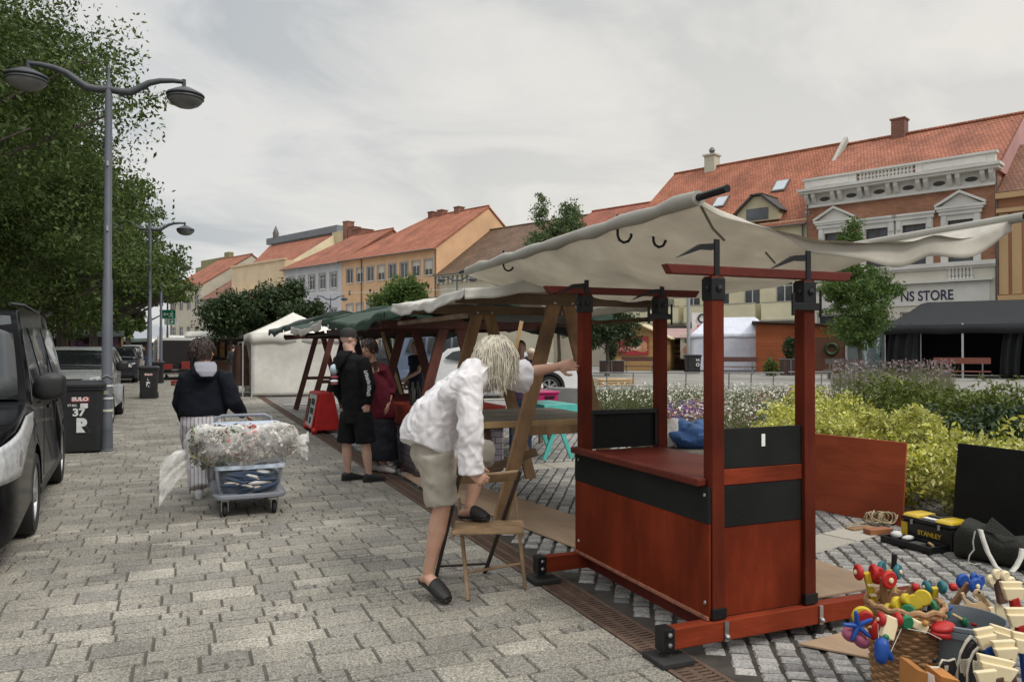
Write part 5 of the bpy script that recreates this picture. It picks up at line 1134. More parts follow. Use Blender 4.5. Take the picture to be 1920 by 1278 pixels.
for s_ in (-1,1): MB().lathe([(0,0),(.05,0),(.045,.02),(0,.025)], (s_*.72,-.965,.42), 14, Matrix.Rotation(R(90),4,'X')).build('fog_lamp', hlm, vb, sm=True)
carp = [(-.80,.2),(-.92,.34),(-.93,.62),(-.84,.84),(-.55,.95),(.15,1.06),(.62,1.38),(.92,1.56),(1.4,1.64),(2.6,1.64),(3.15,1.56),(3.42,1.15),(3.46,.6),(3.40,.26)]
gpaint = paint('grey_car_paint', (.27,.28,.28), .25)
car2 = [(-.80,.2),(-.92,.34),(-.93,.68),(-.86,.96),(-.55,1.05),(.15,1.12),(.62,1.38),(.92,1.53),(1.4,1.60),(2.6,1.60),(3.15,1.54),(3.42,1.18),(3.46,.6),(3.40,.26)]
carw = ([(.50,1.10),(.82,1.40),(1.02,1.53),(1.25,1.56),(1.3,1.08)],[(1.38,1.08),(1.34,1.56),(2.2,1.56),(2.26,1.08)],[(2.36,1.08),(2.32,1.55),(2.9,1.53),(3.1,1.12)])
def star_badge(par, y, z, r=.11):
    b = MB(); b.tube([(r*math.cos(a), y, z+r*math.sin(a)) for a in [i*6.2832/24 for i in range(25)]], .011, 6)
    for k in range(3): a = math.pi/2+k*2*math.pi/3; b.bar((0,y,z),(r*math.cos(a),y,z+r*math.sin(a)),.022,.012,ref=(0,1,0),w2=.006)
    b.build('star_badge', steel, par)
g2, gb, _ = vehicle('grey van with three pointed star badge behind the large bin', 'van', (-2.26,17.9,0), 0, car2, 1.10, 1.8, (-.02,2.72), .33, gpaint, .20, [[(y,z+.04 if z < 1.2 else z-.03) for y,z in w_] for w_ in carw], ((.16,1.13),(.86,1.50)), hl=((.06,-.66,1.03),(.26,-.86,.99),(.30,-.93,.82),(.08,-.83,.80)), mirror=(.55,1.16), grille=(.42,.80,.97,-.90), name='parked_van')
star_badge(gb, -.945, .885, .12)
MB().bx(-.44,.44,-.93,-.905,.972,.99).build('grille_bar', steel, gb, bev=.004)
MB().bx(-.55,.55,-.945,-.90,.36,.5).build('lower_grille', trimb, gb, bev=.02)
g3, _, _ = vehicle('small dark hatchback parked beyond the grey van', 'car', (-2.9,40,0), 0, carp, 1.04, 1.75, (-.02,2.6), .31, paint('dark_blue_paint', (.02,.022,.03)), .22, carw, ((.16,1.07),(.86,1.53)), hl=((.06,-.66,.93),(.26,-.86,.88),(.30,-.93,.74),(.08,-.83,.72)))
g4, _, _ = vehicle('silver van parked far off under the trees', 'van', (-3.6,58,0), 0, [(p[0],p[1]*1.12) for p in carp], 1.16, 1.85, (-.02,2.7), .33, paint('silver_paint', (.36,.36,.35)), .18, [[(y,z*1.12) for y,z in w_] for w_ in carw], ((.16,1.2),(.86,1.71)), hl=((.06,-.66,1.02),(.26,-.86,.97),(.30,-.93,.83),(.08,-.83,.8)), name='parked_van')
# open white delivery van seen from behind
wp = mat('white_van_paint', (.55,.55,.54), .4, .06, 3, .02)
p = G(335,712); t = thing('delivery_van', 'white delivery van with open rear doors and goods inside', 'van', (p.x,p.y,0), R(4), local=True)
MB().loft([(V((0,0,1.2)),V((1.02,0,0)),V((0,0,.92))),(V((0,4.5,1.2)),V((1.02,0,0)),V((0,0,.92)))], 28, 7).build('van_body', wp, t, sm=True)
MB().bx(-.86,.86,-.03,.0,.55,1.98).build('cargo_shade_plate', mat('cargo_shade', (.015,.013,.013), .9), t)  # dark plate on the closed body, stands in for the shaded hold
for s_ in (-1,1):
    d_ = MB().bx(s_*1.0-.03,s_*1.0+.03,-.92,-.02,.5,2.0).build('rear_door', wp, t, bev=.02)
    MB().bx(s_*1.0-.036,s_*1.0+.036,-.8,-.14,1.25,1.85).build('door_window', carglass, d_)
    wheel(t, s_*.92, 1.0, .33, .2, s_)
    MB().bx(s_*.93-.05,s_*.93+.05,-.045,-.01,.75,1.05).build('tail_light', mat('tail_red', (.35,.02,.02), .3), t)
MB().bx(-.95,.95,-.1,.02,.36,.5).build('bumper', trimb, t, bev=.02)
for i, (x, z, l) in enumerate(((-.5,.56,'red crate stacked low in the open white van'),(.3,.56,'second red crate in the open white van'),)):
    w_ = t.matrix_basis @ V((x,-.25,z)); tag(MB().bx(w_.x-.2,w_.x+.2,w_.y-.18,w_.y+.2,.56,.80+.12*i).build('plastic_crate', mat('red_plastic', (.20,.015,.012), .5), None, org=(w_.x,w_.y,.5), bev=.01), l, 'crate', 'red crates in the delivery van')
p = G(342,722); bx_ = thing('plastic_crate', 'red and green low crate on the ground behind the open van', 'crate', p); MB().bx(p.x-.45,p.x+.45,p.y-.2,p.y+.2,0,.22).build('crate_body', mat('red_plastic', (.20,.015,.012), .5), bx_, bev=.02); MB().bx(p.x-.3,p.x+.3,p.y-.3,p.y-.2,.0,.10).build('tray', mat('green_plastic', (.05,.25,.08), .5), bx_)
# white crossover and grey cars beyond the stalls
suvp = [(-.85,.28),(-.96,.40),(-.98,.70),(-.90,.92),(-.55,1.05),(.22,1.13),(.70,1.42),(1.05,1.60),(1.6,1.67),(2.5,1.66),(3.2,1.55),(3.55,1.25),(3.62,.9),(3.60,.45),(3.5,.30)]
wpt = paint('white_car_paint', (.66,.66,.66), .22)
p = G(1047,740); vx = -(FH*-.05+rt).normalized(); ang = math.atan2(-vx.x*-1, 0) if False else 0
suv, sb_, _ = vehicle('white crossover car with dark wheel arches beyond the stalls', 'car', (p.x-.9*0+.0,p.y+.95,0), R(90)+math.atan2(-rt.y,-rt.x)*0+R(-12), suvp, 1.10, 1.82, (0.0,2.72), .35, wpt, .22, ([(.62,1.16),(1.0,1.46),(1.3,1.57),(1.5,1.58),(1.55,1.14)],[(1.64,1.14),(1.6,1.58),(2.5,1.56),(2.62,1.14)],[(2.72,1.15),(2.62,1.54),(3.05,1.46),(3.3,1.26)]), ((.24,1.15),(.98,1.56)), hl=((.06,-.70,.98),(.26,-.90,.92),(.30,-.97,.80),(.08,-.87,.78)), mirror=(.7,1.2))
suv.location = (0,0,0); suv.rotation_euler = (0,0,R(90)-R(21)); bpy.context.view_layer.update()
loc_w = suv.matrix_basis @ V((.9,0,0)); sh_ = -rt*.45; suv.location = (p.x-loc_w.x+sh_.x, p.y-loc_w.y+sh_.y, 0)
for wy in (0.0,2.72):
    for s_ in (-1,1): MB().lathe([(.40,0),(.49,0),(.49,.03),(.40,.03)], (s_*.905-.015,wy,.35), 30, Matrix.Rotation(R(90),4,'Y'), True).build('arch_cladding', trimb, suv)
for (px, py, d_, l, c_, h_) in ((905,640,31,'blue grey people carrier behind the white car',(.10,.13,.19),1.28),(770,672,34,'dark car parked behind the dark brown stall',(.03,.03,.035),1.05)):
    q = D(px,py,d_); v_, _, _ = vehicle(l, 'car', (q.x,q.y,0), R(90)-R(13), [(a,b_*h_) for a,b_ in carp], 1.04*h_, 1.8, (-.02,2.7), .33, paint(l.split()[0]+'_paint', c_), .22, [[(a,b_*h_) for a,b_ in w_] for w_ in carw], ((.16,1.07*h_),(.86,1.53*h_)))
# ---------------------------------------------------------------- the row of houses across the square
RA = R(46.0)
RS = (rt*(-math.sin(RA)) + FH*math.cos(RA)).normalized()      # along the row, away to the left
RT = V((-RS.y, RS.x, 0)); RT = RT if RT.dot(FH) > 0 else -RT   # into the block
RO = D(1868, 654, 48.0); RO.z = 0
RROT = math.atan2(-RS.y, -RS.x)
def rowhit(px, py, t=0.0):
    """distance along the row and height where a sight line meets the facade plane set back by t"""
    r = ray(px, py); o = RO+RT*t; k_ = (o-EYE).dot(RT)/r.dot(RT); p = EYE+r*k_; return (p-o).dot(RS), p.z
def rs(px, t=0.0): return rowhit(px, 654, t)[0]
def rz_(px, py, t=0.0): return rowhit(px, py, t)[1]
plaster = lambda n, c: mat(n, c, .9, .08, .8, .15, 30, dirt=.14)
tile_r = tile_mat('roof_tile_red', (.34,.125,.074)); tile_o = tile_mat('roof_tile_orange', (.37,.136,.078)); tile_b = tile_mat('roof_tile_brown', (.16,.10,.065)); tile_k = tile_mat('roof_tile_old', (.24,.12,.08))
white_p = plaster('white_stucco', (.62,.60,.555)); wing = glass_dark(); wfr = mat('window_frame_white', (.62,.61,.58), .5, .06, 4, 0); wfd = mat('window_frame_brown', (.10,.06,.04), .5, .2, 6, 0); gutm = mat('zinc_gutter', (.12,.11,.10), .5, .2, 5, .05, metal=.4); blind = mat('window_blind', (.50,.46,.40), .8, .1, 5, 0)
def wall_grid(mb, W, H, holes, y=0.0, rev=.18):
    """front wall in the local XZ plane with real openings and reveals"""
    xs = sorted({0, W, *[h[0] for h in holes], *[h[2] for h in holes]}); zs = sorted({0, H, *[h[1] for h in holes], *[h[3] for h in holes]})
    for i in range(len(xs)-1):
        for j in range(len(zs)-1):
            cx, cz_ = (xs[i]+xs[i+1])/2, (zs[j]+zs[j+1])/2
            if any(h[0] < cx < h[2] and h[1] < cz_ < h[3] for h in holes): continue
            mb.quad((xs[i],y,zs[j]),(xs[i+1],y,zs[j]),(xs[i+1],y,zs[j+1]),(xs[i],y,zs[j+1]))
    for a, b, c, d in holes:
        mb.quad((a,y,b),(a,y+rev,b),(a,y+rev,d),(a,y,d)); mb.quad((c,y,b),(c,y,d),(c,y+rev,d),(c,y+rev,b)); mb.quad((a,y,d),(a,y+rev,d),(c,y+rev,d),(c,y,d)); mb.quad((a,y,b),(c,y,b),(c,y+rev,b),(a,y+rev,b))
def window(par, h, y=0.0, fm=None, sill=None, surround=None, panes=2, cross=.68, blinds=0, sm_=.05):
    a, b, c, d = h; f = MB(); y2 = y+.12
    f.bx(a+.002,a+sm_,y2-.03,y2+.03,b+.002,d-.002); f.bx(c-sm_,c-.002,y2-.03,y2+.03,b+.002,d-.002); f.bx(a+sm_,c-sm_,y2-.03,y2+.03,b+.002,b+sm_); f.bx(a+sm_,c-sm_,y2-.03,y2+.03,d-sm_,d-.002)
    for k_ in range(1, panes): x = a+(c-a)*k_/panes; f.bx(x-.035,x+.035,y2-.028,y2+.028,b+sm_,d-sm_)
    if cross: z = b+(d-b)*cross; f.bx(a+sm_,c-sm_,y2-.024,y2+.024,z-.025,z+.025)
    w_ = f.build('window', fm or wfr, par); MB().bx(a+.003,c-.003,y2+.0,y2+.012,b+.003,d-.003).build('pane', wing, w_)
    if blinds: MB().bx(a+sm_,c-sm_,y2-.012,y2-.002,b+(d-b)*(1-blinds),d-sm_).build('blind', blind, w_)
    if sill: MB().bx(a-.1,c+.1,y-.09,y-.003,b-.09,b-.003).build('sill', sill, w_)
    if surround:
        s_ = MB(); s_.bx(a-.16,a-.003,y-.04,y-.003,b,d+.16); s_.bx(c+.003,c+.16,y-.04,y-.003,b,d+.16); s_.bx(a-.003,c+.003,y-.04,y-.003,d+.003,d+.16); s_.build('surround', surround, w_)
    return w_
def roof_slab(par, pts, m, name='roof', th=.16):
    n = (V(pts[1])-V(pts[0])).cross(V(pts[2])-V(pts[0])).normalized(); n = n if n.z > 0 else -n
    return MB().prism(pts, -n*th).build(name, m, par)
def house(name, label, pl, pr, t0, H, depth, wallm, windows_, roofm, ridge_h, ridge_d, hipL=0.0, hipR=0.0, over=.35, gable=True, gabm=None, winkw=None, base=None, eave=True):
    """pl, pr: picture columns of the left and right facade edges"""
    sl, sr_ = rs(pl, t0), rs(pr, t0); W = sl-sr_
    p = RO + RT*t0 + RS*sl
    t = thing(name, label, 'building', p, RROT, 'houses along the far side of the square', local=True)
    mb = MB(); wall_grid(mb, W, H, windows_(W) if callable(windows_) else windows_)
    hs = windows_(W) if callable(windows_) else windows_
    mb.quad((0,0,0),(0,0,H),(0,depth,H),(0,depth,0)); mb.quad((W,0,0),(W,depth,0),(W,depth,H),(W,0,H)); mb.quad((0,depth,0),(0,depth,H),(W,depth,H),(W,depth,0)); mb.quad((0,0,H),(W,0,H),(W,depth,H),(0,depth,H))
    mb.quad((0,.35,0),(W,.35,0),(W,.35,H),(0,.35,H))
    wl = mb.build('wall', wallm, t)
    if gable:
        g_ = MB()
        if not hipR: g_.prism([(W-.25,0,H+.003),(W-.25,depth,H+.003),(W-.25,ridge_d,ridge_h-.12)], (.247,0,0))
        if not hipL: g_.prism([(.003,0,H+.003),(.003,depth,H+.003),(.003,ridge_d,ridge_h-.12)], (.247,0,0))
        if g_.f: g_.build('gable', gabm or wallm, t)
    zf = H-.05
    if roofm:
        sf = (ridge_h-H)/max(.1, ridge_d); e0 = -over
        fa = [(-.12 if not hipL else -over, e0, H+.14-over*sf), (W+.12 if not hipR else W+over, e0, H+.14-over*sf), (W+.12-hipR, ridge_d, ridge_h+.12), (-.12+hipL, ridge_d, ridge_h+.12)]
        ba = [(W+.12 if not hipR else W+over, depth+over, H), (-.12 if not hipL else -over, depth+over, H), (-.12+hipL, ridge_d, ridge_h+.12), (W+.12-hipR, ridge_d, ridge_h+.12)]
        rf = roof_slab(t, fa, roofm); roof_slab(t, ba, roofm)
        if hipL: roof_slab(t, [(-over, e0, H+.14-over*sf), (-.12+hipL, ridge_d, ridge_h+.12), (-over, depth+over, H)], roofm)
        if hipR: roof_slab(t, [(W+over, e0, H+.14-over*sf), (W+.12-hipR, ridge_d, ridge_h+.12), (W+over, depth+over, H)], roofm)
        MB().tube([(hipL-.1,ridge_d,ridge_h+.14),(W+.1-hipR,ridge_d,ridge_h+.14)], .13, 8).build('ridge_cap', roofm, rf, sm=True)
        if eave:
            MB().tube([(-.1,e0-.06,H+.06-over*sf),(W+.1,e0-.06,H+.06-over*sf)], .075, 8).build('gutter', gutm, t, sm=True)
            MB().bx(-.05,W+.05,-.22,-.003,H-.28,H-.02).build('cornice', wallm, t)
    return t, W, hs, wl
def chimney(par, x, y, z0, z1, w=.6, m=None, pots=0):
    b = MB(); b.bx(x-w/2,x+w/2,y-w/2,y+w/2,z0,z1); b.bx(x-w/2-.08,x+w/2+.08,y-w/2-.08,y+w/2+.08,z1+.002,z1+.12); return b.build('chimney', m or brickm, par)
brickm = course_mat('brick_chimney', (.22,.075,.045), (.25,.21,.18), .26, .09, .85, 'sumz', .2, .2, .012)
def drain(par, x, H, y=-.12): MB().tube([(x,y,H-.1),(x,y,.1)], .06, 8).build('downpipe', gutm, par, sm=True)
# --- store with the balustrade
brick_s = course_mat('store_brick', (.35,.15,.085), (.36,.25,.18), .30, .085, .85, 'xz', .15, .18, .010)
sl = rs(1516); Ws = sl
zc = rz_(1868, 318)           # cornice
zb = rz_(1868, 486)           # top of the white base storey
sx = lambda px: Ws - rs(px)   # local x
wpx = [(1567,), (1646,), (1716,), (1803,)]
wz0, wz1 = rz_(1803, 490), rz_(1803, 412)
shop_h = [(.7,.6,Ws*.27,4.0),(Ws*.32,.2,Ws*.47,4.0),(Ws*.53,.6,Ws*.73,4.0),(Ws*.78,.6,Ws-.7,4.0)]
wins = [(sx(c[0])-.72, wz0, sx(c[0])+.72, wz1) for c in wpx]
store = thing('store_building', 'brick and white stucco corner store with roof balustrade and pedimented windows', 'building', RO+RS*sl, RROT, 'houses along the far side of the square', local=True)
mb = MB(); wall_grid(mb, Ws, zc, shop_h+wins); mb.quad((0,0,0),(0,0,zc),(0,10,zc),(0,10,0)); mb.quad((Ws,0,0),(Ws,10,0),(Ws,10,zc),(Ws,0,zc)); mb.quad((0,.4,0),(Ws,.4,0),(Ws,.4,zc),(0,.4,zc)); mb.quad((0,0,zc),(Ws,0,zc),(Ws,10,zc),(0,10,zc))
wl = mb.build('wall', brick_s, store)
fac = MB(); wall_grid(fac, Ws, zb, shop_h+[(w_[0],wz0-.001,w_[2],zb) for w_ in wins if wz0 < zb], y=-.10, rev=.1); fac.build('base_storey', plaster('cream_stucco', (.58,.54,.45)), store)
b = MB(); b.bx(-.05,Ws+.05,-.32,-.103,zb-.28,zb+.0); b.bx(-.05,Ws+.05,-.22,-.103,zb-.42,zb-.283); b.build('string_course', white_p, store)
zs = rz_(1790, 566); zt_ = rz_(1790, 540)
b = MB(); b.bx(.3,Ws-.3,-.16,-.103,zs-.15,zt_+.35); o = b.build('sign_panel', white_p, store)
MB().bx(.1,Ws-.1,-.40,-.163,zt_+.4,zt_+.55).build('sign_cornice', white_p, store)
lx0, lx1 = sx(1691), sx(1789)
navyl = mat('navy_letters', (.015,.015,.05), .5, .1, 5, 0)
tx_ = text('NS STORE', (zt_-zs)*1.02, navyl, store, frame(((lx0+lx1)/2,-.17,(zs+zt_)/2),(1,0,0),(0,0,1)), 'lettering', .012, .02); wd = max(v.co.x for v in tx_.data.vertices)-min(v.co.x for v in tx_.data.vertices); tx_.matrix_local = frame(((lx0+lx1)/2,-.17,(zs+zt_)/2),(1,0,0),(0,0,1)) @ Matrix.Diagonal(((lx1-lx0)/wd,1,1,1))
b = MB(); cw_ = [c for c in 'NS STORE']
for h in shop_h: window(store, h, -.05, wfr, panes=2 if h[2]-h[0] > 2 else 1, cross=.8, sm_=.1)
for i, w_ in enumerate(wins):
    wn_ = window(store, w_, 0, wfd, panes=2, cross=0)
    a, z0, c, z1 = w_; s_ = MB()
    s_.bx(a-.42,a-.003,-.16,-.003,z0-.1,z1+.35); s_.bx(c+.003,c+.42,-.16,-.003,z0-.1,z1+.35); s_.bx(a-.003,c+.003,-.16,-.003,z1+.003,z1+.35)
    s_.bx(a-.5,c+.5,-.26,-.003,z1+.353,z1+.6); s_.bx(a-.6,c+.6,-.34,-.003,z1+.603,z1+.75)
    for q in (a-.36, c+.08): s_.bx(q,q+.28,-.22,-.163,z1-.3,z1+.34)
    s_.bx(a-.5,c+.5,-.24,-.105,z0-.32,z0-.103)
    s_.build('surround', white_p, wn_)
    if i in (0,3):
        x0, x1, xm = a-.7, c+.7, (a+c)/2; zz0 = z1+.753
        p_ = MB(); p_.prism([(x0,-.38,zz0),(x1,-.38,zz0),(x1,-.38,zz0+.16),(x0,-.38,zz0+.16)], (0,.375,0)); p_.prism([(x0,-.38,zz0+.163),(xm,-.38,zz0+.95),(xm,-.38,zz0+1.13),(x0-.05,-.38,zz0+.30)], (0,.375,0)); p_.prism([(x1,-.38,zz0+.163),(x1+.05,-.38,zz0+.30),(xm,-.38,zz0+1.13),(xm,-.38,zz0+.95)], (0,.375,0)); p_.prism([(x0+.2,-.14,zz0+.163),(x1-.2,-.14,zz0+.163),(xm,-.14,zz0+.93)], (0,.135,0)); p_.build('pediment', white_p, wn_)
    for k_ in range(7 if i == 3 else 5): MB().lathe([(.09,0),(.09,.08),(.05,.12),(.10,.35),(.05,.6),(.09,.66),(.09,.72)], (a+.1+(c-a-.2)*k_/(6 if i == 3 else 4),-.16,z0-1.12), 8).build('baluster', white_p, wn_, sm=True) if i in (0,3) else None
# entablature with brackets and oval vents, then the parapet
b = MB(); b.bx(-.05,Ws+.05,-.28,-.003,zc-.95,zc-.82); b.bx(-.03,Ws+.03,-.12,-.003,zc-.82+.003,zc-.003); b.bx(-.35,Ws+.35,-.75,.3,zc-.003,zc+.18); b.bx(-.45,Ws+.45,-.9,.3,zc+.183,zc+.36); ent = b.build('cornice', white_p, store)
b = MB(); n_ = 6
for i in range(n_+1):
    x = .35+(Ws-.7)*i/n_
    for dx in (-.24,.24): b.prism([(x+dx-.13,-.122,zc-.72),(x+dx-.13,-.122,zc-.003),(x+dx-.13,-.66,zc-.003),(x+dx-.13,-.6,zc-.25),(x+dx-.13,-.25,zc-.62)], (.26,0,0))
b.parts('bracket', white_p, ent)
b = MB()
for i in range(n_):
    x = .35+(Ws-.7)*(i+.5)/n_; b.lathe([(.0,0),(.36,0),(.36,.03),(0,.03)], (x,-.122,zc-.42), 18, Matrix.Rotation(R(90),4,'X') @ Matrix.Diagonal((1,.42,1,1)))
b.parts('oval_vent', mat('vent_dark', (.06,.055,.05), .8), ent)
zp = zc+.36; b = MB(); ph_ = rz_(1868,283)-zp
for x0, x1 in ((-.1,Ws*.30),(Ws*.62,Ws+.1)): b.bx(x0,x1,-.35,-.02,zp+.003,zp+ph_*.82); b.bx(x0+.5,x1-.5,-.39,-.353,zp+ph_*.2,zp+ph_*.68)
b.bx(-.2,Ws+.2,-.45,.05,zp+ph_*.82+.003,zp+ph_); b.bx(Ws*.30+.003,Ws*.62-.003,-.38,-.0,zp+.003,zp+ph_*.16)
pp_ = b.build('parapet', white_p, store)
for k_ in range(15):
    x = Ws*.30+.25+(Ws*.32-.5)*k_/14; h_ = ph_*.65; MB().lathe([(.13,0),(.13,h_*.1),(.07,h_*.16),(.14,h_*.45),(.07,h_*.8),(.13,h_*.88),(.13,h_)], (x,-.2,zp+ph_*.165), 10).build('baluster', white_p, pp_, sm=True)
# its roof, ridge parallel to the street
rdg = 7.5; zr = rz_(1740, 245, rdg)
roof_slab(store, [(-.3,.1,zp+.1),(Ws+.2,.1,zp+.1),(Ws+.2,rdg,zr),(-.3,rdg,zr)], tile_r); roof_slab(store, [(Ws+.2,15,zp),(-.3,15,zp),(-.3,rdg,zr),(Ws+.2,rdg,zr)], tile_r)
MB().tube([(-.3,rdg,zr+.05),(Ws+.2,rdg,zr+.05)], .14, 8).build('ridge_cap', tile_r, store, sm=True)
pinkp = plaster('pink_plaster', (.46,.25,.235)); MB().prism([(Ws+.0,.05,zc),(Ws+.0,15,zc),(Ws+.0,rdg,zr-.2)], (.19,0,0)).build('gable', pinkp, store)
chx = Ws-rs(1689, rdg)+0; chimney(store, chx, rdg, zr-1, zr+1.15, .95)
b = MB()
for k_ in range(9): x = .8+(Ws-1.2)*k_/8; z = zr-.75; b.bx(x-.12,x+.12,rdg-1.0,rdg-.75,z-.03,z+.15)
b.build('vent_tile', tile_b, store)
MB().bar((.2,.6,zp+.75),(Ws-.6,.6,zp+.75),.5,.12).build('roof_flashing', gutm, store)
drain(store, Ws+.12, zc-.2, -.2); drain(store, .08, zc-.6, -.3)
# --- neighbour on the right with cream pilasters
cream = plaster('ochre_plaster', (.50,.33,.17)); terr = plaster('terracotta_plaster', (.42,.20,.115))
Wn = 9.0; pR = RO+RS*0 - RS*0
nb = thing('townhouse', 'ochre and terracotta house with pilasters at the right edge', 'building', RO+RS*(-.15), RROT, 'houses along the far side of the square', local=True)
zn = rz_(1890, 362)
nwin = [(1.5,5.9,2.7,8.4),(4.3,5.9,5.5,8.4)]
mb = MB(); wall_grid(mb, Wn, zn, nwin+[(1.2,.5,3.4,3.6),(4.2,.5,6.2,3.6)]); mb.quad((0,0,0),(0,0,zn),(0,9,zn),(0,9,0)); mb.quad((0,0,zn),(Wn,0,zn),(Wn,9,zn),(0,9,zn)); mb.quad((0,.4,0),(Wn,.4,0),(Wn,.4,zn),(0,.4,zn)); mb.build('wall', terr, nb)
for h in nwin: window(nb, h, 0, wfd, surround=cream, cross=.7)
for h in [(1.2,.5,3.4,3.6),(4.2,.5,6.2,3.6)]: window(nb, h, 0, wfr, cross=.8)
b = MB()
for x in (.05,.75,3.2,3.9,6.0): b.bx(x,x+.5,-.14,-.003,4.9,zn-1.25)
b.build('pilaster', cream, nb)
b = MB(); b.bx(-.05,Wn,-.30,-.003,zn-1.2,zn-.95); b.bx(-.05,Wn,-.5,-.003,zn-.35,zn-.02); b.bx(-.05,Wn,-.25,-.003,4.45,4.85); b.bx(-.05,Wn,-.38,-.003,4.25,4.447); b.parts('cornice', cream, nb)
roof_slab(nb, [(-.0,-.3,zn+.05),(Wn,-.3,zn+.05),(Wn,6,zn+4.2),(-.0,6,zn+4.2)], tile_k)
# --- yellow house with the big hipped tile roof
yel = plaster('pale_yellow_plaster', (.66,.60,.41))
def ywin(W): return [(W*.08+i*W*.155, 4.9, W*.08+i*W*.155+1.3, 6.9) for i in range(6)] + [(W*.06+i*W*.19, .4, W*.06+i*W*.19+2.2, 3.2) for i in range(5)]
He = rz_(1500, 402)-.3; zr2 = rz_(1590, 268, 7.0)
YL_ = 1165; hipy = (rs(YL_, .4)-rs(1514.5, .4))-(rs(1265, .4+7)-rs(1514.5, .4))+.12; print('HIP', hipy)
yh, Wy, hs, _ = house('townhouse', 'pale yellow house with balconies under a large red tiled hip roof', YL_, 1514.5, 0.4, He, 13, yel, ywin, tile_o, zr2, 7.0, hipL=hipy, over=.5)
for h in hs: window(yh, h, 0, wfr, cross=.7)
b = MB()
for i in range(1,5): x0 = .2+i*Wy*.2; b.bx(x0,x0+Wy*.17,-.95,-.003,3.75,3.95); b.bx(x0,x0+Wy*.17,-.95,-.85,3.953,5.0); b.bx(x0,x0+.1,-.847,-.003,3.953,5.0); b.bx(x0+Wy*.17-.1,x0+Wy*.17,-.847,-.003,3.953,5.0)
b.parts('balcony', plaster('balcony_yellow', (.68,.62,.42)), yh)
b = MB()
for i in range(1,5): x0 = .2+i*Wy*.2; b.bx(x0-.05,x0+Wy*.17+.05,-1.02,-.003,3.62,3.747); b.bx(x0-.03,x0+Wy*.17+.03,-.98,-.84,5.003,5.08)
b.parts('balcony_edge', plaster('balcony_grey', (.38,.36,.29)), yh)
slope = (zr2-He)/7.0
def on_roof(x, y, H_, sl_): return V((x, y, H_+.16+y*sl_))
for px, py in ((1465,356),(1352,371)):
    y = 3.4 if px > 1400 else 2.6; x = Wy-(rs(px, .4+y)-rs(1514.5, .4)); c = on_roof(x, y, He, slope); u_ = V((0,1,slope)).normalized(); n_ = V((0,-slope,1)).normalized()
    b = MB(); b.bar(c-u_*.75, c+u_*.75, 1.15, .2, ref=n_); o = b.build('skylight', gutm, yh); MB().bar(c-u_*.62+n_*.07, c+u_*.62+n_*.07, .95, .1, ref=n_).build('pane', mat('skylight_glass', (.35,.38,.40), .1, .1, 1, 0, spec=.9), o)
dx = Wy-(rs(1437, .4+1.2)-rs(1514.5, .4)); b = MB(); zd = He+.2
b.prism([(dx-1.7,-.25,zd),(dx+1.7,-.25,zd),(dx+1.7,-.25,zd+.9),(dx+.5,-.25,zd+1.9),(dx-.5,-.25,zd+1.9),(dx-1.7,-.25,zd+.9)], (0,2.2,0)); dm = b.build('dormer', plaster('dormer_plaster', (.46,.40,.26)), yh)
MB().bx(dx-.9,dx+.9,-.28,-.253,zd+.1,zd+1.0).build('pane', wing, dm)
for s_ in (-1,1): roof_slab(dm, [(dx+s_*1.95,-.5,zd+.72),(dx+s_*1.95,2.4,zd+.72),(dx+s_*.45,2.6,zd+2.0),(dx+s_*.45,-.5,zd+2.0)], mat('dark_wood_cladding', (.05,.045,.04), .8), 'dormer_roof')
MB().bx(dx-.5,dx+.5,-.5,2.6,zd+1.97,zd+2.1).build('dormer_top', mat('dark_wood_cladding', (.05,.045,.04), .8), dm)
cx_ = Wy-(rs(1336, .4+7)-rs(1514.5, .4)); b = MB(); b.bx(cx_-.5,cx_+.5,6.5,7.5,zr2-1.5,zr2+1.1); b.bx(cx_-.62,cx_+.62,6.38,7.62,zr2+1.103,zr2+1.25); ck = b.build('chimney', plaster('chimney_cream', (.48,.45,.36)), yh); MB().lathe([(0,0),(.3,0),(.14,.15),(.28,.35),(.22,.55),(0,.75)], (cx_,7.0,zr2+1.25), 14).build('chimney_cowl', gutm, ck, sm=True)
MB().bx(Wy+.0,Wy+.28,-.1,7.3,He,He+.3).build('verge', gutm, yh) if False else None
b = MB(); b.bar((Wy+.2,-.4,He+.15),(Wy+.2,7.0,zr2+.42),.3,.45); b.build('verge', plaster('verge_grey', (.40,.38,.33)), yh)
drain(yh, Wy-.3, He)
text('CK', .9, mat('red_letters', (.5,.05,.02), .5), yh, frame((Wy-(rs(1318,.4)-rs(1514.5,.4)),-.06,rz_(1318,600,.4)),(1,0,0),(0,0,1)), 'lettering', .02) if False else None
# --- lower brown roof, mostly behind the canopy and the tall tree
H3 = rz_(1150, 432); h3, W3, hs, _ = house('townhouse', 'low house with plain red brown roof behind the tall slender tree', 1040, 1163, 1.0, H3, 12, plaster('buff_plaster', (.46,.40,.31)), lambda W: [(W*.08+i*W*.23, 4.2, W*.08+i*W*.23+1.2, 6.0) for i in range(4)], tile_k if False else tile_mat('roof_tile_redbrown', (.30,.10,.062)), rz_(1150,393,7), 6.0)
for h in hs: window(h3, h, 0)
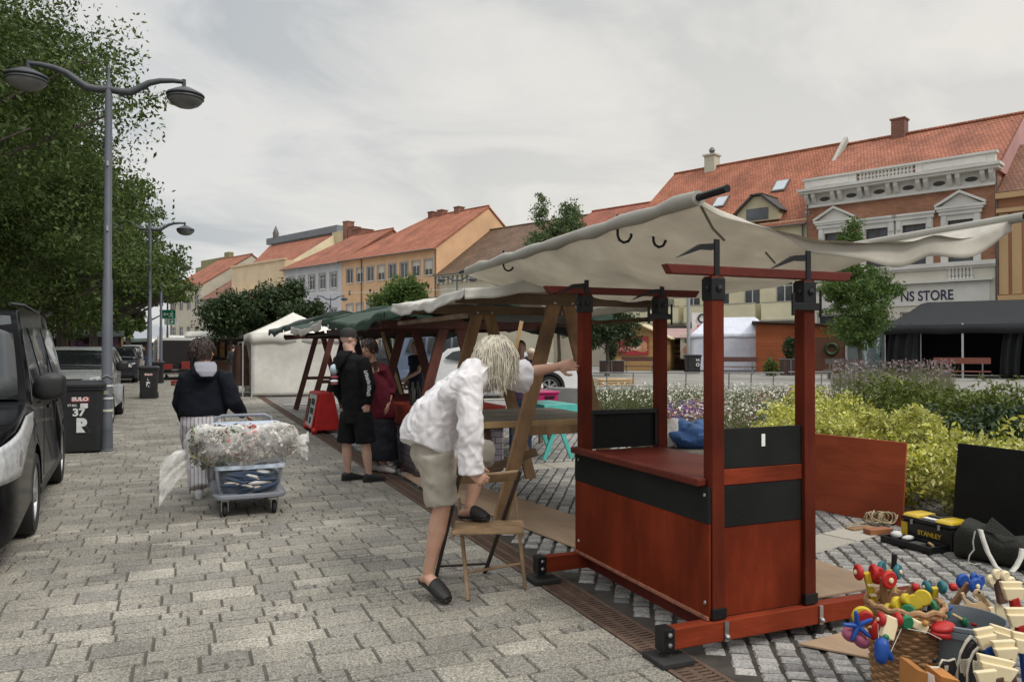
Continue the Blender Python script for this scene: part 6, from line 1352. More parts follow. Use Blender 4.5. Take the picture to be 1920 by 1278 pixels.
# --- old brown roofed house with dentil cornice
H4 = rz_(830, 512, .3); h4, W4, hs, _ = house('townhouse', 'old house with weathered brown roof and toothed cornice beside the orange house', 818.5, 1038, .3, H4, 15, plaster('old_cream_plaster', (.52,.47,.36)), lambda W: [(W*.04+i*W*.12, H4-4.6, W*.04+i*W*.12+1.2, H4-2.6) for i in range(8)], tile_b, rz_(1000,420,8), 8.0, over=.4)
for h in hs: window(h4, h, 0, surround=white_p)
b = MB()
for i in range(int(W4/.75)): b.bx(.2+i*.75,.2+i*.75+.34,-.30,-.003,H4-1.15,H4-.4)
b.build('dentil', plaster('old_cream_light', (.56,.52,.42)), h4); MB().bx(-.0,W4,-.42,-.003,H4-.397,H4-.283).build('frieze', MATS['old_cream_light'], h4)
# --- orange house
org = plaster('apricot_plaster', (.66,.41,.235)); H5 = rz_(818, 462)
def owin(W):
    out = []
    for z0, z1 in ((H5-3.05,H5-1.35),(H5-7.6,H5-5.7),(1.2,3.4)): out += [(W*(.055+.119*i), z0, W*(.055+.119*i)+1.35, z1) for i in range(8)]
    return out
zr5 = rz_(895, 392, 8.0)
oh, W5, hs, _ = house('townhouse', 'apricot house with long orange roof and plain side gable', 641, 818, 0, H5, 15, org, owin, tile_o, zr5, 8.0, hipL=7.5, over=.5)
for i, h in enumerate(hs): window(oh, h, 0, wfr if i % 3 else wfr, sill=white_p, surround=plaster('grey_surround', (.33,.31,.30)) if i < 16 else None, blinds=[0,.35,0,.5,0,0,.3,.6][i % 8] if i < 8 else (.95 if i < 10 else .3), panes=2, cross=0)
b = MB()
for i in (0,2,3,5,7): x = W5*(.055+.119*i)+.5; b.bx(x,x+.35,-.06,-.003,H5-4.5,H5-4.05)
b.parts('wall_vent', trimb, oh)
drain(oh, W5*.235, H5, -.1); drain(oh, W5-.1, H5, -.1)
for x in (.45,.55,.72): chimney(oh, W5*x, 8.0, zr5-.5, zr5+.55, .9, brickm)
# --- pale grey house
gry_p = plaster('pale_grey_plaster', (.53,.53,.56)); H6 = rz_(600, 494)
def gwin(W):
    out = []
    for z0, z1 in ((H6-3.4,H6-1.4),(H6-8.2,H6-6.0),(.8,3.4)): out += [(W*(.07+.185*i), z0, W*(.07+.185*i)+1.5, z1) for i in range(5)]
    return out
gh, W6, hs, _ = house('townhouse', 'pale grey house with white windows and red roof left of the apricot house', 534, 640.5, .0, H6, 14, gry_p, gwin, tile_r, rz_(680,440,8), 8.0, hipL=5, over=.6, gabm=brickm)
for h in hs: window(gh, h, 0, wfr, sill=white_p, surround=plaster('grey_surround', (.33,.31,.30)), panes=2, cross=.7, sm_=.12)
for px, py, t_, w_ in ((653,417,11,1.2),(664,427,11,1.3),(680,432,10.5,2.2)): x = W6-(rs(px,t_)-rs(640.5,0)); chimney(gh, x, t_, 10, rz_(px,py,t_), w_, brickm)
# --- cream house with parapet and mansard behind
crm = plaster('apricot_cream_plaster', (.64,.50,.33)); H7 = rz_(500, 492)
c7, W7, hs, _ = house('townhouse', 'cream house with tall blank parapet and a red mansard behind', 434, 533.5, 0, H7, 14, crm, lambda W: [(W*.1+i*W*.18, H7-9.3, W*.1+i*W*.18+1.3, H7-7.0) for i in range(5)], None, 0, 0, gable=False)
for h in hs: window(c7, h, 0, wfr)
b = MB(); b.bx(-.3,W7+.3,-.9,-.003,H7-4.3,H7-3.7); b.bx(-.2,W7+.2,-.55,-.003,H7-4.7,H7-4.303); b.bx(0,W7,-.25,-.003,H7-6.3,H7-6.0); b.bx(-.1,W7+.1,-.2,.3,H7+.003,H7+.25); b.build('cornice', crm, c7)
t7 = 9.0; z70, z71 = rz_(500,462,t7+6), rz_(640,432,t7+6)
xa, xb = W7-(rs(505,t7+6)-rs(533.5,0)), W7-(rs(632,t7+6)-rs(533.5,0))
roof_slab(c7, [(-2,2.5,H7-.8),(xb+3,2.5,H7-.8),(xb,t7+6,z70),(xa,t7+6,z70)], tile_r); b = MB(); b.bx(xa-.5,xb+.5,t7+5.6,t7+12,z70+.2,z70+1.3); b.build('roof_top', mat('slate_grey', (.16,.18,.20), .7, .15, 2, .1), c7)
xw0, xw1 = W7-(rs(622,t7+5)-rs(533.5,0)), W7-(rs(647,t7+5)-rs(533.5,0)); b = MB(); b.bx(xw0,xw1,t7+5,t7+12,H7-2,rz_(640,433,t7+5)); b.prism([(xb+3.02,2.4,H7-.9),(xb+3.02,t7+6,H7-.9),(xb+.02,t7+6,z70+.1)], (.25,0,0)); b.parts('fire_wall', plaster('sand_plaster', (.50,.43,.28)), c7)
MB().lathe([(0,-.5),(.5,-.4),(.55,.6),(.25,1.4),(0,2.0)], (xa+2.2,t7+6,z70+1.5), 10).build('turret', gutm, c7, sm=True)
# --- two houses at the far left end
H8 = rz_(400, 558); h8, W8, hs, _ = house('townhouse', 'small old house with mossy brown roof left of the cream house', 377, 433.5, .2, H8, 16, plaster('grey_beige_plaster', (.44,.41,.35)), lambda W: [(W*.1+i*W*.3, H8-5, W*.1+i*W*.3+1.4, H8-2.5) for i in range(3)], tile_k, rz_(425,508,9), 9.0, gabm=plaster('pale_grey_wall', (.44,.44,.41)))
for h in hs: window(h8, h, 0)
zg = rz_(450, 482, 14); b = MB(); b.prism([(0.0,2,H8-1),(0,30,H8-1),(0,30,zg-6),(0,14,zg)], (-.6,0,0)); b.build('fire_wall', MATS['pale_grey_wall'], h8)
H9 = rz_(370, 535, 1); h9, W9, hs, _ = house('townhouse', 'farthest house with olive stepped gable and red roof', 318, 376.5, 1.0, H9, 18, plaster('cream_far_plaster', (.50,.45,.36)), lambda W: [(W*.08+i*W*.24, z, W*.08+i*W*.24+1.5, z+2.2) for i in range(4) for z in (H9-4, H9-9)], tile_r, rz_(400,490,10), 9.0)
for h in hs: window(h9, h, 0)
xo = W9-(rs(428,12)-rs(376.5,1.0)); zo = rz_(428, 472, 12); b = MB(); xl = W9-(rs(366,12)-rs(376.5,1.0)); b.bx(xl+2.5,xo-1.8,11,12,H9-3,zo-.8); b.bx(xl,xl+2.5,11,12,H9-3,zo-2.0); b.bx(xo-1.797,xo,11,12,H9-3,zo); b.build('stepped_gable', plaster('olive_plaster', (.24,.22,.11)), h9)
# ---------------------------------------------------------------- trees and planting
leafA = island_mat('plane_leaves', [(.036,.064,.012),(.08,.122,.024),(.052,.09,.017),(.12,.165,.04),(.064,.102,.02)], .55, bump=0, translucent=.3, spec=.35, blot=.3)
leafD = island_mat('dark_leaves', [(.018,.036,.012),(.04,.065,.02),(.026,.048,.015),(.055,.085,.028)], .5, bump=0, translucent=.2, spec=.35)
leafM = island_mat('maple_leaves', [(.05,.095,.018),(.10,.16,.035),(.07,.125,.025),(.13,.19,.05)], .55, bump=0, translucent=.3, spec=.35)
leafB = island_mat('hornbeam_leaves', [(.065,.105,.035),(.115,.165,.06),(.08,.125,.045)], .55, bump=0, translucent=.25, spec=.35)
leafY = island_mat('golden_leaves', [(.58,.55,.08),(.24,.29,.035),(.68,.64,.18),(.46,.47,.06),(.72,.69,.30),(.12,.16,.02)], .5, bump=0, translucent=.25, spec=.3, blot=.25)
leafG = island_mat('shrub_leaves', [(.075,.10,.016),(.13,.165,.028),(.045,.065,.012),(.18,.21,.045)], .55, bump=0, translucent=.25, spec=.3)
def rnd_lobes(seed, base, n, spread, rmin, rmax):
    rr = random.Random(seed); out = list(base)
    for i in range(n):
        c, r = base[rr.randrange(len(base))]; a, b_ = rr.uniform(0,6.28), rr.uniform(-.7,1)
        out.append(((c[0]+math.cos(a)*r[0]*spread*math.sqrt(1-b_*b_*.8), c[1]+math.sin(a)*r[1]*spread*math.sqrt(1-b_*b_*.8), c[2]+b_*r[2]*spread), tuple(rr.uniform(rmin,rmax)*q for q in (1,1,.8))))
    return out
big = [((0,0,6.6),(3.3,3.4,2.9)),((1.4,-.6,5.2),(2.6,2.6,2.2)),((.3,.8,9.0),(2.2,2.3,1.8)),((-1.4,.2,7.2),(2.6,2.6,2.6)),((2.0,.4,4.3),(2.2,2.4,1.5)),((-.4,-.4,3.5),(3.0,3.0,1.25))]
rowt = [(15.2,-6.3,1.22,175000,.09,'huge leafy tree filling the upper left corner above the black van'),(21.0,-5.3,1.02,130000,.10,'second big leafy tree of the walkway row, behind the nearest lamp'),(28,-4.9,.95,75000,.13,'third leafy tree of the walkway row'),(35.5,-4.6,.96,46000,.17,'fourth leafy tree of the walkway row with branches round the second lamp'),(44,-4.3,1.0,34000,.21,'fifth leafy tree of the walkway row'),(55,-4.0,1.02,24000,.26,'sixth leafy tree of the walkway row, small in the distance'),(68,-4.2,1.0,15000,.32,'farthest leafy tree at the end of the walkway row')]
for i, (y, x, s_, n_, lf, l) in enumerate(rowt):
    lob = [((c[0]*s_,c[1]*s_,c[2]*s_),(r[0]*s_,r[1]*s_,r[2]*s_)) for c, r in big]
    make_tree('broadleaf_tree', l, (x,y,0), 2.6*s_, rnd_lobes(i+3, lob, 16, .93, .7*s_, 1.25*s_), n_, lf, leafA, 'big leafy trees along the walkway', clump=.5, r0=.24, per=70, shell=.42, limbs=12, prune=(lambda P, x=x, y=y: ((P[:,1]+y < 14.3) & (P[:,0]+x > -4.6)) | ((P[:,0]+x > -3.0) & (P[:,2] < 3.0+.03*(P[:,1]+y)))))
for i, (y, x, s_, n_, l) in enumerate(((17,-11.5,1.1,16000,'leafy tree in the second row behind the black van'),(26,-11,1.1,14000,'leafy tree in the second row deeper under the shade'),(38,-10.5,1.1,12000,'leafy tree in the second row beyond the parked cars'),(56,-10.5,1.15,10000,'farthest leafy tree of the second row'))):
    lob = [((c[0]*s_,c[1]*s_,c[2]*s_-.8),(r[0]*s_,r[1]*s_,r[2]*s_)) for c, r in big]
    make_tree('broadleaf_tree', l, (x,y,0), 2.4, rnd_lobes(i+30, lob, 10, 1.0, .9, 1.5), n_, .26, leafD, 'leafy trees of the second row', clump=.8, r0=.24, per=60, shell=.45)
def tree_at(label, px, d, zt, zb, wpx, n, leaf, m, lobes, seed, name='small_tree', group=None, clump=.35, base=None, r0=.12, shell=.45, spread=.95, rm=(.25,.45)):
    c = D(px, 654, d); hw_ = wpx/2/FOC*d; H_ = zt-zb
    lob = [((x*hw_, y*hw_, zb+z*H_), (rx*hw_, rx*hw_, rz*H_)) for x, y, z, rx, rz in lobes]
    return make_tree(name, label, (c.x,c.y,0), max(zb*1.1,.6), rnd_lobes(seed, lob, 12, spread, rm[0]*hw_, rm[1]*hw_), n, leaf, m, group, clump, r0, 60, shell)
rl = [(0,0,.45,.8,.42),(.25,0,.65,.5,.3),(-.3,.1,.55,.55,.35)]
tree_at('dark round tree left of the white tent behind the walker', 432, 47, ZAT(560,47), 1.9, 118, 16000, .19, leafD, rl, 1, group='dark round trees beyond the tent', clump=.5)
tree_at('tallest dark round tree behind the peak of the white tent', 512, 49, ZAT(536,49), 1.8, 150, 22000, .19, leafD, rl, 2, group='dark round trees beyond the tent', clump=.5)
tree_at('dark round tree just right of the white tent peak', 572, 47, ZAT(568,47), 1.8, 90, 12000, .19, leafD, rl, 4, group='dark round trees beyond the tent', clump=.5)
tree_at('fresh green bushy tree in front of the apricot house', 757, 50, ZAT(522,50), 1.8, 128, 16000, .19, leafM, [(0,0,.45,.85,.42),(.0,0,.75,.45,.25)], 5, clump=.45)
tall = [(-.5,0,.62,.30,.32),(0,0,.5,.5,.3),(.05,.1,.60,.28,.30),(.45,-.1,.70,.22,.28),(0,0,.25,.75,.24),(.35,.1,.92,.12,.10),(-.45,0,.9,.12,.10),(-.6,.2,.3,.35,.2)]
tree_at('tall slender tree with several pointed tops behind the cream canopy', 1047, 46, ZAT(366,46), 2.2, 150, 30000, .16, leafB, tall, 6, clump=.42, rm=(.14,.26), spread=.8)
tree_at('low dark crowned tree left of the tan hut', 1138, 45, ZAT(575,45), ZAT(655,45), 128, 15000, .17, leafD, rl, 7, clump=.4)
tree_at('young green tree in front of the corner store, its top a thin shoot', 1612, 38, ZAT(462,38), ZAT(650,38), 165, 30000, .13, leafM, [(-.1,0,.42,.78,.40),(.3,0,.58,.5,.3),(-.35,0,.66,.4,.28),(0,0,.15,.55,.16),(-.22,0,1.0,.08,.13),(-.2,0,1.18,.05,.09)], 8, clump=.32, rm=(.16,.32))
# hedge and shrubs behind the red board
bark2 = mat('twig', (.09,.065,.04), .9)
def shrub(name, label, lobes, n, leaf, m, cat='shrub', group=None, clump=.14, per=26, shell=.6, aspect=.5, stems=10):
    cx_ = sum(c[0] for c, r in lobes)/len(lobes); cy_ = sum(c[1] for c, r in lobes)/len(lobes)
    t = thing(name, label, cat, (cx_,cy_,0), 0, group); b = MB(); rr = random.Random(len(label))
    for i in range(stems): c, r = lobes[i % len(lobes)]; b.tube([(c[0]+rr.uniform(-.1,.1),c[1]+rr.uniform(-.1,.1),-.01),(c[0]+rr.uniform(-.6,.6)*r[0],c[1]+rr.uniform(-.6,.6)*r[1],c[2]+r[2]*.5)], [.014,.005], 5)
    b.build('stems', bark2, t, sm=True); crown_obj('foliage', n, lobes, leaf, m, t, clump, per, shell, aspect, org=(cx_,cy_,0)); return t
yl = [((7.0,7.4,.40),(.75,.6,.44)),((6.92,6.6,.42),(.7,.6,.46)),((7.0,5.9,.40),(.70,.55,.42)),((6.85,5.2,.38),(.60,.55,.40)),((6.75,4.5,.40),(.60,.55,.42)),((6.75,3.8,.42),(.60,.6,.42)),((7.8,7.8,.44),(.7,.7,.48)),((7.6,6.8,.36),(.6,.6,.4))]
shrub('hedge', 'golden yellow leaved hedge behind the red and black boards', rnd_lobes(41, yl, 30, .9, .16, .26), 60000, .052, leafY, 'hedge', clump=.10, stems=24)
gl = [((9.0,8.3,.46),(.95,.85,.46)),((9.3,7.3,.5),(.95,.85,.5)),((9.6,6.3,.48),(.95,.9,.5)),((9.7,5.4,.5),(1.0,.9,.5))]
shrub('shrub', 'wide feathery green shrub mass behind the golden hedge', rnd_lobes(42, gl, 34, .98, .2, .36), 40000, .075, leafG, clump=.2, shell=.5, aspect=.35, stems=16)
dl = [((8.1,5.9,.4),(.6,.55,.45)),((8.2,5.0,.42),(.65,.6,.45)),((8.0,4.2,.4),(.6,.6,.45))]
shrub('shrub', 'small dark green shrub between the golden hedge and the feathery green one', rnd_lobes(43, dl, 16, .95, .15, .28), 14000, .07, leafD, clump=.15)
# wild flower bed
stemM = island_mat('bed_stems', [(.10,.125,.045),(.16,.17,.075),(.075,.10,.035),(.20,.19,.10)], .7, bump=0, translucent=.25)
def petal(n, c): return island_mat(n, c, .6, bump=0, translucent=.2)
fwh = petal('white_petals', [(.62,.60,.52),(.75,.73,.66),(.50,.50,.38)]); fpk = petal('pink_petals', [(.48,.24,.24),(.55,.34,.32),(.45,.16,.16)]); fpu = petal('purple_petals', [(.12,.07,.24),(.20,.10,.30),(.09,.06,.18)]); fmv = petal('mauve_heads', [(.20,.13,.16),(.28,.20,.22),(.14,.10,.11)])
bed = thing('flower_bed', 'wild flower bed of white gaura with pink and purple blooms before the concrete wall', 'flowers', (10,14,0)); bed['kind'] = 'stuff'
def bed_pts(n, p0, p1, d0, d1):
    px = p0+(p1-p0)*rng.random(n); d = np.sqrt(d0*d0+(d1*d1-d0*d0)*rng.random(n)); u = (px-960)/FOC
    return np.stack([d*(FH.x+u*rt.x), d*(FH.y+u*rt.y)], 1)
def blades(name, P, h, wdt, m, par, lean=.25):
    n = len(P); hh = h*(.6+.6*rng.random(n)); A = np.zeros((n,3)); A[:,:2] = rng.normal(size=(n,2))*lean*hh[:,None]*.5; A[:,2] = hh*.5
    B = np.zeros((n,3)); a = rng.random(n)*6.28; B[:,0] = np.cos(a)*wdt; B[:,1] = np.sin(a)*wdt
    c = np.concatenate([P, (hh*.5)[:,None]], 1) - np.array(ORG[par.name]); o = bpy.data.objects.new(name, quads_mesh(name, c, A, B, m)); C.objects.link(o); o.parent = par; return hh
def blooms(name, P, z0, z1, size, m, par, flat=.3):
    n = len(P); z = z0+(z1-z0)*rng.random(n); A, B = rand_axes(n, size, aspect=.8, flat=flat); c = np.concatenate([P, z[:,None]], 1) - np.array(ORG[par.name]); o = bpy.data.objects.new(name, quads_mesh(name, c, A, B, m)); C.objects.link(o); o.parent = par
regs = [(1230,1560,10.2,19.0),(1100,1260,14.5,19.0),(1520,1700,11.5,18.0)]
P = np.concatenate([bed_pts(14000,*regs[0]), bed_pts(4500,*regs[1]), bed_pts(9000,*regs[2])]); blades('stems', P, .62, .012, stemM, bed)
P = np.concatenate([bed_pts(9000,*regs[0]), bed_pts(2500,*regs[1]), bed_pts(5000,*regs[2])]); A, B = rand_axes(len(P), .07, aspect=.4); crown = np.concatenate([P, (.05+.5*rng.random(len(P)))[:,None]], 1)-np.array(ORG[bed.name]); o = bpy.data.objects.new('leaves', quads_mesh('leaves', crown, A, B, stemM)); C.objects.link(o); o.parent = bed
blooms('white_flowers', np.concatenate([bed_pts(7000,*regs[0]), bed_pts(1500,*regs[1]), bed_pts(3500,*regs[2])]), .34, .74, .038, fwh, bed)
blooms('pink_flowers', np.concatenate([bed_pts(260,1470,1530,15.5,17.5), bed_pts(120,1415,1450,14,15.5), bed_pts(220,1230,1420,10.4,13), bed_pts(350,1540,1640,13,16), bed_pts(300,1240,1340,10.4,12.2)]), .4, .72, .05, fpk, bed)
blooms('purple_flowers', np.concatenate([bed_pts(900,1238,1345,10.6,12.6), bed_pts(400,1590,1650,12,14)]), .35, .72, .045, fpu, bed, 0)
blades('mauve_stems', bed_pts(2600,1560,1790,14,20), 1.15, .006, stemM, bed, .2); blooms('mauve_heads', bed_pts(1500,1560,1790,14,20), .8, 1.3, .05, fmv, bed)
bs_ = MB(); q = [G(1240,842), G(1700,815), G(1720,735), G(1100,738)]
soil = MB(); 
for a_ in range(1): soil.quad(*[V((p.x,p.y,-.004)) for p in (D(1225,654,9.9),D(1720,654,9.9),D(1720,654,20),D(1095,654,20))])
structure(soil.build('soil', mat('soil', (.045,.033,.022), .95, .4, 9, .5, 30)))
for s_ in ('soil',): C.objects[s_].location.z = .003
# concrete wall behind the bed, low tube railing beyond
conc = mat('concrete', (.27,.265,.25), .85, .14, 3, .25, 40, dirt=.25)
wa = thing('concrete_wall', 'low grey concrete wall behind the flower bed', 'wall', D(1250,733,20.5)); wp_ = [D(1030,654,22.5),D(1110,654,21.5),D(1260,654,20.2),D(1400,654,20.6),D(1540,654,21.5),D(1720,654,23)]
b = MB(); z1 = .44
for p, q in zip(wp_[:-1], wp_[1:]): b.prism([V((p.x,p.y,0)),V((q.x,q.y,0)),V((q.x,q.y,z1)),V((p.x,p.y,z1))], V((FH.x*.28,FH.y*.28,0)))
b.build('wall_body', conc, wa, bev=.01)
rlm = mat('rail_grey_metal', (.16,.16,.16), .5, .2, 6, .05, metal=.3)
for (pa, pb, d0, l, n_) in ((1112,1310,29,'low grey tube railing seen left of the thick kiosk post',4),(1345,1470,29,'low grey tube railing right of the thick kiosk post',3),(1478,1560,30,'low grey tube railing near the orange hut',2)):
    p, q = D(pa,654,d0), D(pb,654,d0); t = thing('railing', l, 'railing', (p.x,p.y,0)); 
    for z in (.16,.66): MB().tube([V((p.x,p.y,z)),V((q.x,q.y,z))], .022, 8).build('rail', rlm, t, sm=True)
    for i in range(n_): c = p.lerp(q,(i+.5)/n_); MB().tube([V((c.x,c.y,-.02)),V((c.x+.03,c.y,.66))], .024, 8).build('railing_post', rlm, t, sm=True)
# ---------------------------------------------------------------- loaded platform trolley
gpl = mat('trolley_grey', (.20,.21,.24), .5, .15, 5, .06, dirt=.15); clr = None
def clear_plastic(name, col=(.8,.82,.84), al=.30, rough=.18):
    if name in MATS: return MATS[name]
    m, nt, b = _new(name); N = nt.nodes; L = nt.links; tr = N.new('ShaderNodeBsdfTransparent'); ms = N.new('ShaderNodeMixShader'); lw = N.new('ShaderNodeLayerWeight'); lw.inputs[0].default_value = .35
    n = N.new('ShaderNodeTexNoise'); n.inputs['Scale'].default_value = 9; n.inputs['Detail'].default_value = 7; tc = N.new('ShaderNodeTexCoord'); L.new(tc.outputs['Object'], n.inputs['Vector'])
    mr = N.new('ShaderNodeMapRange'); mr.inputs[1].default_value = .35; mr.inputs[2].default_value = .7; mr.inputs[3].default_value = al*.5; mr.inputs[4].default_value = min(1,al*1.6); L.new(n.outputs[0], mr.inputs[0])
    mx = N.new('ShaderNodeMath'); mx.operation = 'MAXIMUM'; L.new(mr.outputs[0], mx.inputs[0]); L.new(lw.outputs['Facing'], mx.inputs[1])
    b.inputs['Base Color'].default_value = (*col,1); b.inputs['Roughness'].default_value = rough; bp = N.new('ShaderNodeBump'); bp.inputs['Strength'].default_value = .5; bp.inputs['Distance'].default_value = .02; L.new(n.outputs[0], bp.inputs['Height']); L.new(bp.outputs[0], b.inputs['Normal'])
    L.new(mx.outputs[0], ms.inputs[0]); L.new(tr.outputs[0], ms.inputs[1]); L.new(b.outputs[0], ms.inputs[2]); L.new(ms.outputs[0], N['Material Output'].inputs[0]); MATS[name] = m; return m
box_cl = clear_plastic('clear_box_plastic', (.55,.60,.66), .07, .2); bag_cl = clear_plastic('clear_bag_film', (.80,.79,.76), .24, .12); tail_cl = clear_plastic('bag_tail_film', (.80,.79,.76), .42, .2)
tx, ty = .56, 8.03; W2, L2 = .33, .50
tr_ = thing('platform_trolley', 'grey platform trolley on four wheels pulled along the walkway', 'trolley', (tx,ty,0))
b = MB(); b.loft([(V((tx,ty,.165)), V((W2-.01,0,0)), V((0,L2-.01,0))),(V((tx,ty,.175)), V((W2,0,0)), V((0,L2,0))),(V((tx,ty,.20)), V((W2,0,0)), V((0,L2,0))),(V((tx,ty,.21)), V((W2-.012,0,0)), V((0,L2-.012,0)))], 36, 8); b.build('platform', gpl, tr_, sm=True)
for sx in (-1,1):
    for sy in (-1,1):
        x, y = tx+sx*.22, ty+sy*.38; wo = MB().lathe([(0,-.02),(.045,-.02),(.062,-.012),(.062,.012),(.045,.02),(0,.02)], (x,y,.062), 18, Matrix.Rotation(R(90),4,'Y')).build('wheel', rub, tr_, sm=True)
        b = MB(); b.bx(x-.032,x-.026,y-.025,y+.025,.05,.15); b.bx(x+.026,x+.032,y-.025,y+.025,.05,.15); b.bx(x-.035,x+.035,y-.035,y+.035,.145,.165); b.build('caster_fork', steel, wo)
hy = ty+L2-.02; hz = .86
MB().tube([(tx-.29,hy,.2),(tx-.29,hy+.03,hz-.10),(tx-.27,hy+.035,hz-.03),(tx-.21,hy+.035,hz),(tx+.21,hy+.035,hz),(tx+.27,hy+.035,hz-.03),(tx+.29,hy+.03,hz-.10),(tx+.29,hy,.2)], .016, 10).build('handle', gpl, tr_, sm=True)
def crate(label, x0, x1, y0, y1, z0, z1, content, seed):
    t = thing('storage_box', label, 'storage box', ((x0+x1)/2,(y0+y1)/2,z0), 0, 'clear plastic storage boxes on the trolley'); cx_, cy_ = (x0+x1)/2, (y0+y1)/2; hx, hy_ = (x1-x0)/2, (y1-y0)/2
    b = MB(); b.loft([(V((cx_,cy_,z0)), V((hx*.90,0,0)), V((0,hy_*.90,0))),(V((cx_,cy_,z1-.02)), V((hx,0,0)), V((0,hy_,0)))], 36, 9); b.build('box_body', box_cl, t, sm=True)
    b = MB(); b.loft([(V((cx_,cy_,z1-.03)), V((hx*1.05,0,0)), V((0,hy_*1.05,0))),(V((cx_,cy_,z1-.005)), V((hx*1.05,0,0)), V((0,hy_*1.05,0))),(V((cx_,cy_,z1)), V((hx*1.0,0,0)), V((0,hy_*1.0,0)))], 36, 9); b.build('lid', clear_plastic('lid_plastic', (.58,.66,.78), .8, .3), t, sm=True)
    MB().loft([(V((cx_,cy_,z0+.012)), V((hx*.82,0,0)), V((0,hy_*.80,0))),(V((cx_,cy_,z0+(z1-z0)*.62)), V((hx*.86,0,0)), V((0,hy_*.82,0)))], 30, 7).build('packed_goods', mat('packed_navy', (.03,.05,.09), .8, .3, 8, .2), t, sm=True)
    rr = random.Random(seed)
    for i, (m, n) in enumerate(content):
        mb = MB()
        for k_ in range(n):
            c = V((cx_+rr.uniform(-.5,.5)*hx, cy_-hy_*rr.uniform(.86,.90), z0+.04+(z1-z0-.10)*rr.random())); M_ = Matrix.Rotation(rr.uniform(-.35,.35),3,'Y')
            mb.ell(c, (rr.uniform(.25,.45)*hx, rr.uniform(.08,.14)*hy_, rr.uniform(.014,.03)), 12, 6, M_)
        mb.build('contents', m, t, sm=True)
dnv = mat('packed_navy', (.03,.05,.09), .8, .3, 8, .2); pal = mat('packed_beige', (.42,.36,.29), .8, .25, 8, .2); pwh = mat('packed_white', (.6,.6,.58), .8, .1, 8, .2)
crate('lower clear storage box with dark blue goods, nearest end of the trolley', tx-.30, tx+.30, 7.55, 7.98, .215, .47, [(dnv,26),(pal,7),(pwh,3)], 2)
crate('upper clear storage box with pale blue lid under the trolley handle', tx-.30, tx+.33, 8.08, 8.50, .50, .80, [(dnv,8),(pal,4)], 3)
crate('middle clear storage box hidden under the upper one on the trolley', tx-.30, tx+.30, 8.06, 8.48, .215, .49, [(dnv,8),(pal,4)], 4)
# fat clear bag of colourful small goods lying on top
bag = thing('plastic_bag', 'fat clear plastic bag full of colourful trinkets lying on the trolley', 'bag', (tx-.02,7.76,.48)); bc = V((tx-.055,7.74,.655))
b = MB()
def bagp(u, v):
    t = v*2-1; th = u*2*math.pi; r_ = .205*(1-abs(t)**3.6)**.5*(1+.05*math.sin(5*th+7*t)+.04*math.sin(11*t+2)) + .012
    return bc + V((.52*t, math.cos(th)*r_*1.05, math.sin(th)*r_*.92 - .03*math.cos(t*3)))
b.grid(bagp, 48, 48); b.build('film', bag_cl, bag, sm=True)
for nm, cols, n in (('beige_trinkets', [(.45,.38,.30),(.30,.24,.20),(.55,.50,.42),(.20,.16,.14)], 1500),('white_trinkets', [(.66,.64,.60),(.55,.55,.50),(.72,.70,.66)], 900),('red_trinkets', [(.42,.05,.06),(.30,.06,.05),(.5,.12,.14)], 300),('green_trinkets', [(.16,.20,.10),(.10,.13,.08),(.24,.22,.12)], 420),('dark_trinkets', [(.10,.07,.06),(.06,.05,.05)], 380)):
    P = np.array([bagp(a_, b_) for a_, b_ in zip(rng.random(n), .05+.9*rng.random(n))]); cc = np.array(bc); P = np.stack([P[:,0], *(cc[1:]+ (P[:,1:]-cc[1:])*(np.sqrt(rng.random((n,1)))*.18+.76)).T], 1)
    if 'red' in nm: P[:,0] = cc[0]+np.where(rng.random(n)<.7, rng.choice([-.16,.05],n)+.03*rng.normal(size=n), P[:,0]-cc[0])
    if 'green' in nm: P[:,0] = cc[0]-.22+.14*rng.normal(size=n).clip(-1.6,2)
    A, B = rand_axes(n, .05, aspect=.7); o = bpy.data.objects.new(nm, quads_mesh(nm, P-np.array(ORG[bag.name]), A, B, island_mat(nm+'_mat', cols, .5, bump=0))); C.objects.link(o); o.parent = bag; o['kind'] = 'stuff'
rr = random.Random(5)
def tailfn(o, d, l, w0, w1, droop, sd):
    d = V(d)
    def f(u, v):
        th = u*2*math.pi; w_ = (w0+(w1-w0)*v**.8)*(1+.32*math.sin(3*th+sd+3*v)+.2*math.sin(7*th+sd*2+5*v)); p = V(o)+d*l*v+V((0,0,-droop*v*v)); return p+V((0,math.cos(th)*w_*.8,math.sin(th)*w_))
    return f
MB().grid(tailfn(bc+V((-.46,0,-.10)), (-.75,-.1,-.35), .34, .05, .17, .16, 1), 30, 14).build('gathered_end', tail_cl, bag, sm=True)
MB().grid(tailfn(bc+V((.46,0,-.03)), (.8,0,.12), .17, .03, .11, .02, 4), 26, 10).build('gathered_end', tail_cl, bag, sm=True)
# ---------------------------------------------------------------- leaning boards, toolbox, rope, bag
def leaning(label, px0, py0, px1, py1, h, m, lean, th=.018, name='board_panel', d_over=None):
    a, b_ = G(px0,py0), G(px1,py1)
    n = V((-(b_-a).y,(b_-a).x,0)).normalized(); n = n if n.dot(FH) > 0 else -n
    upd_ = (UP*math.cos(lean)+n*math.sin(lean)); q = [a, b_, b_+upd_*h[1], a+upd_*h[0]]
    return tag(MB().prism(q, n*th).build(name, m, None, org=(a+b_)/2, bev=.003), label, 'board')
redb = mat('red_board_stain', (.36,.072,.028), .6, .22, 4, .15, 30, stretch=(.5,.5,2.2), dirt=.25, spec=.25)
leaning('red stained wooden panel leaning against the golden hedge', 1500, 950, 1692, 987, (.73,.73), redb, .10)
leaning('black painted panel leaning on the hedge behind the dark bag', 1782, 1018, 1960, 1062, (.80,.80), chalk, .12, name='black_panel')
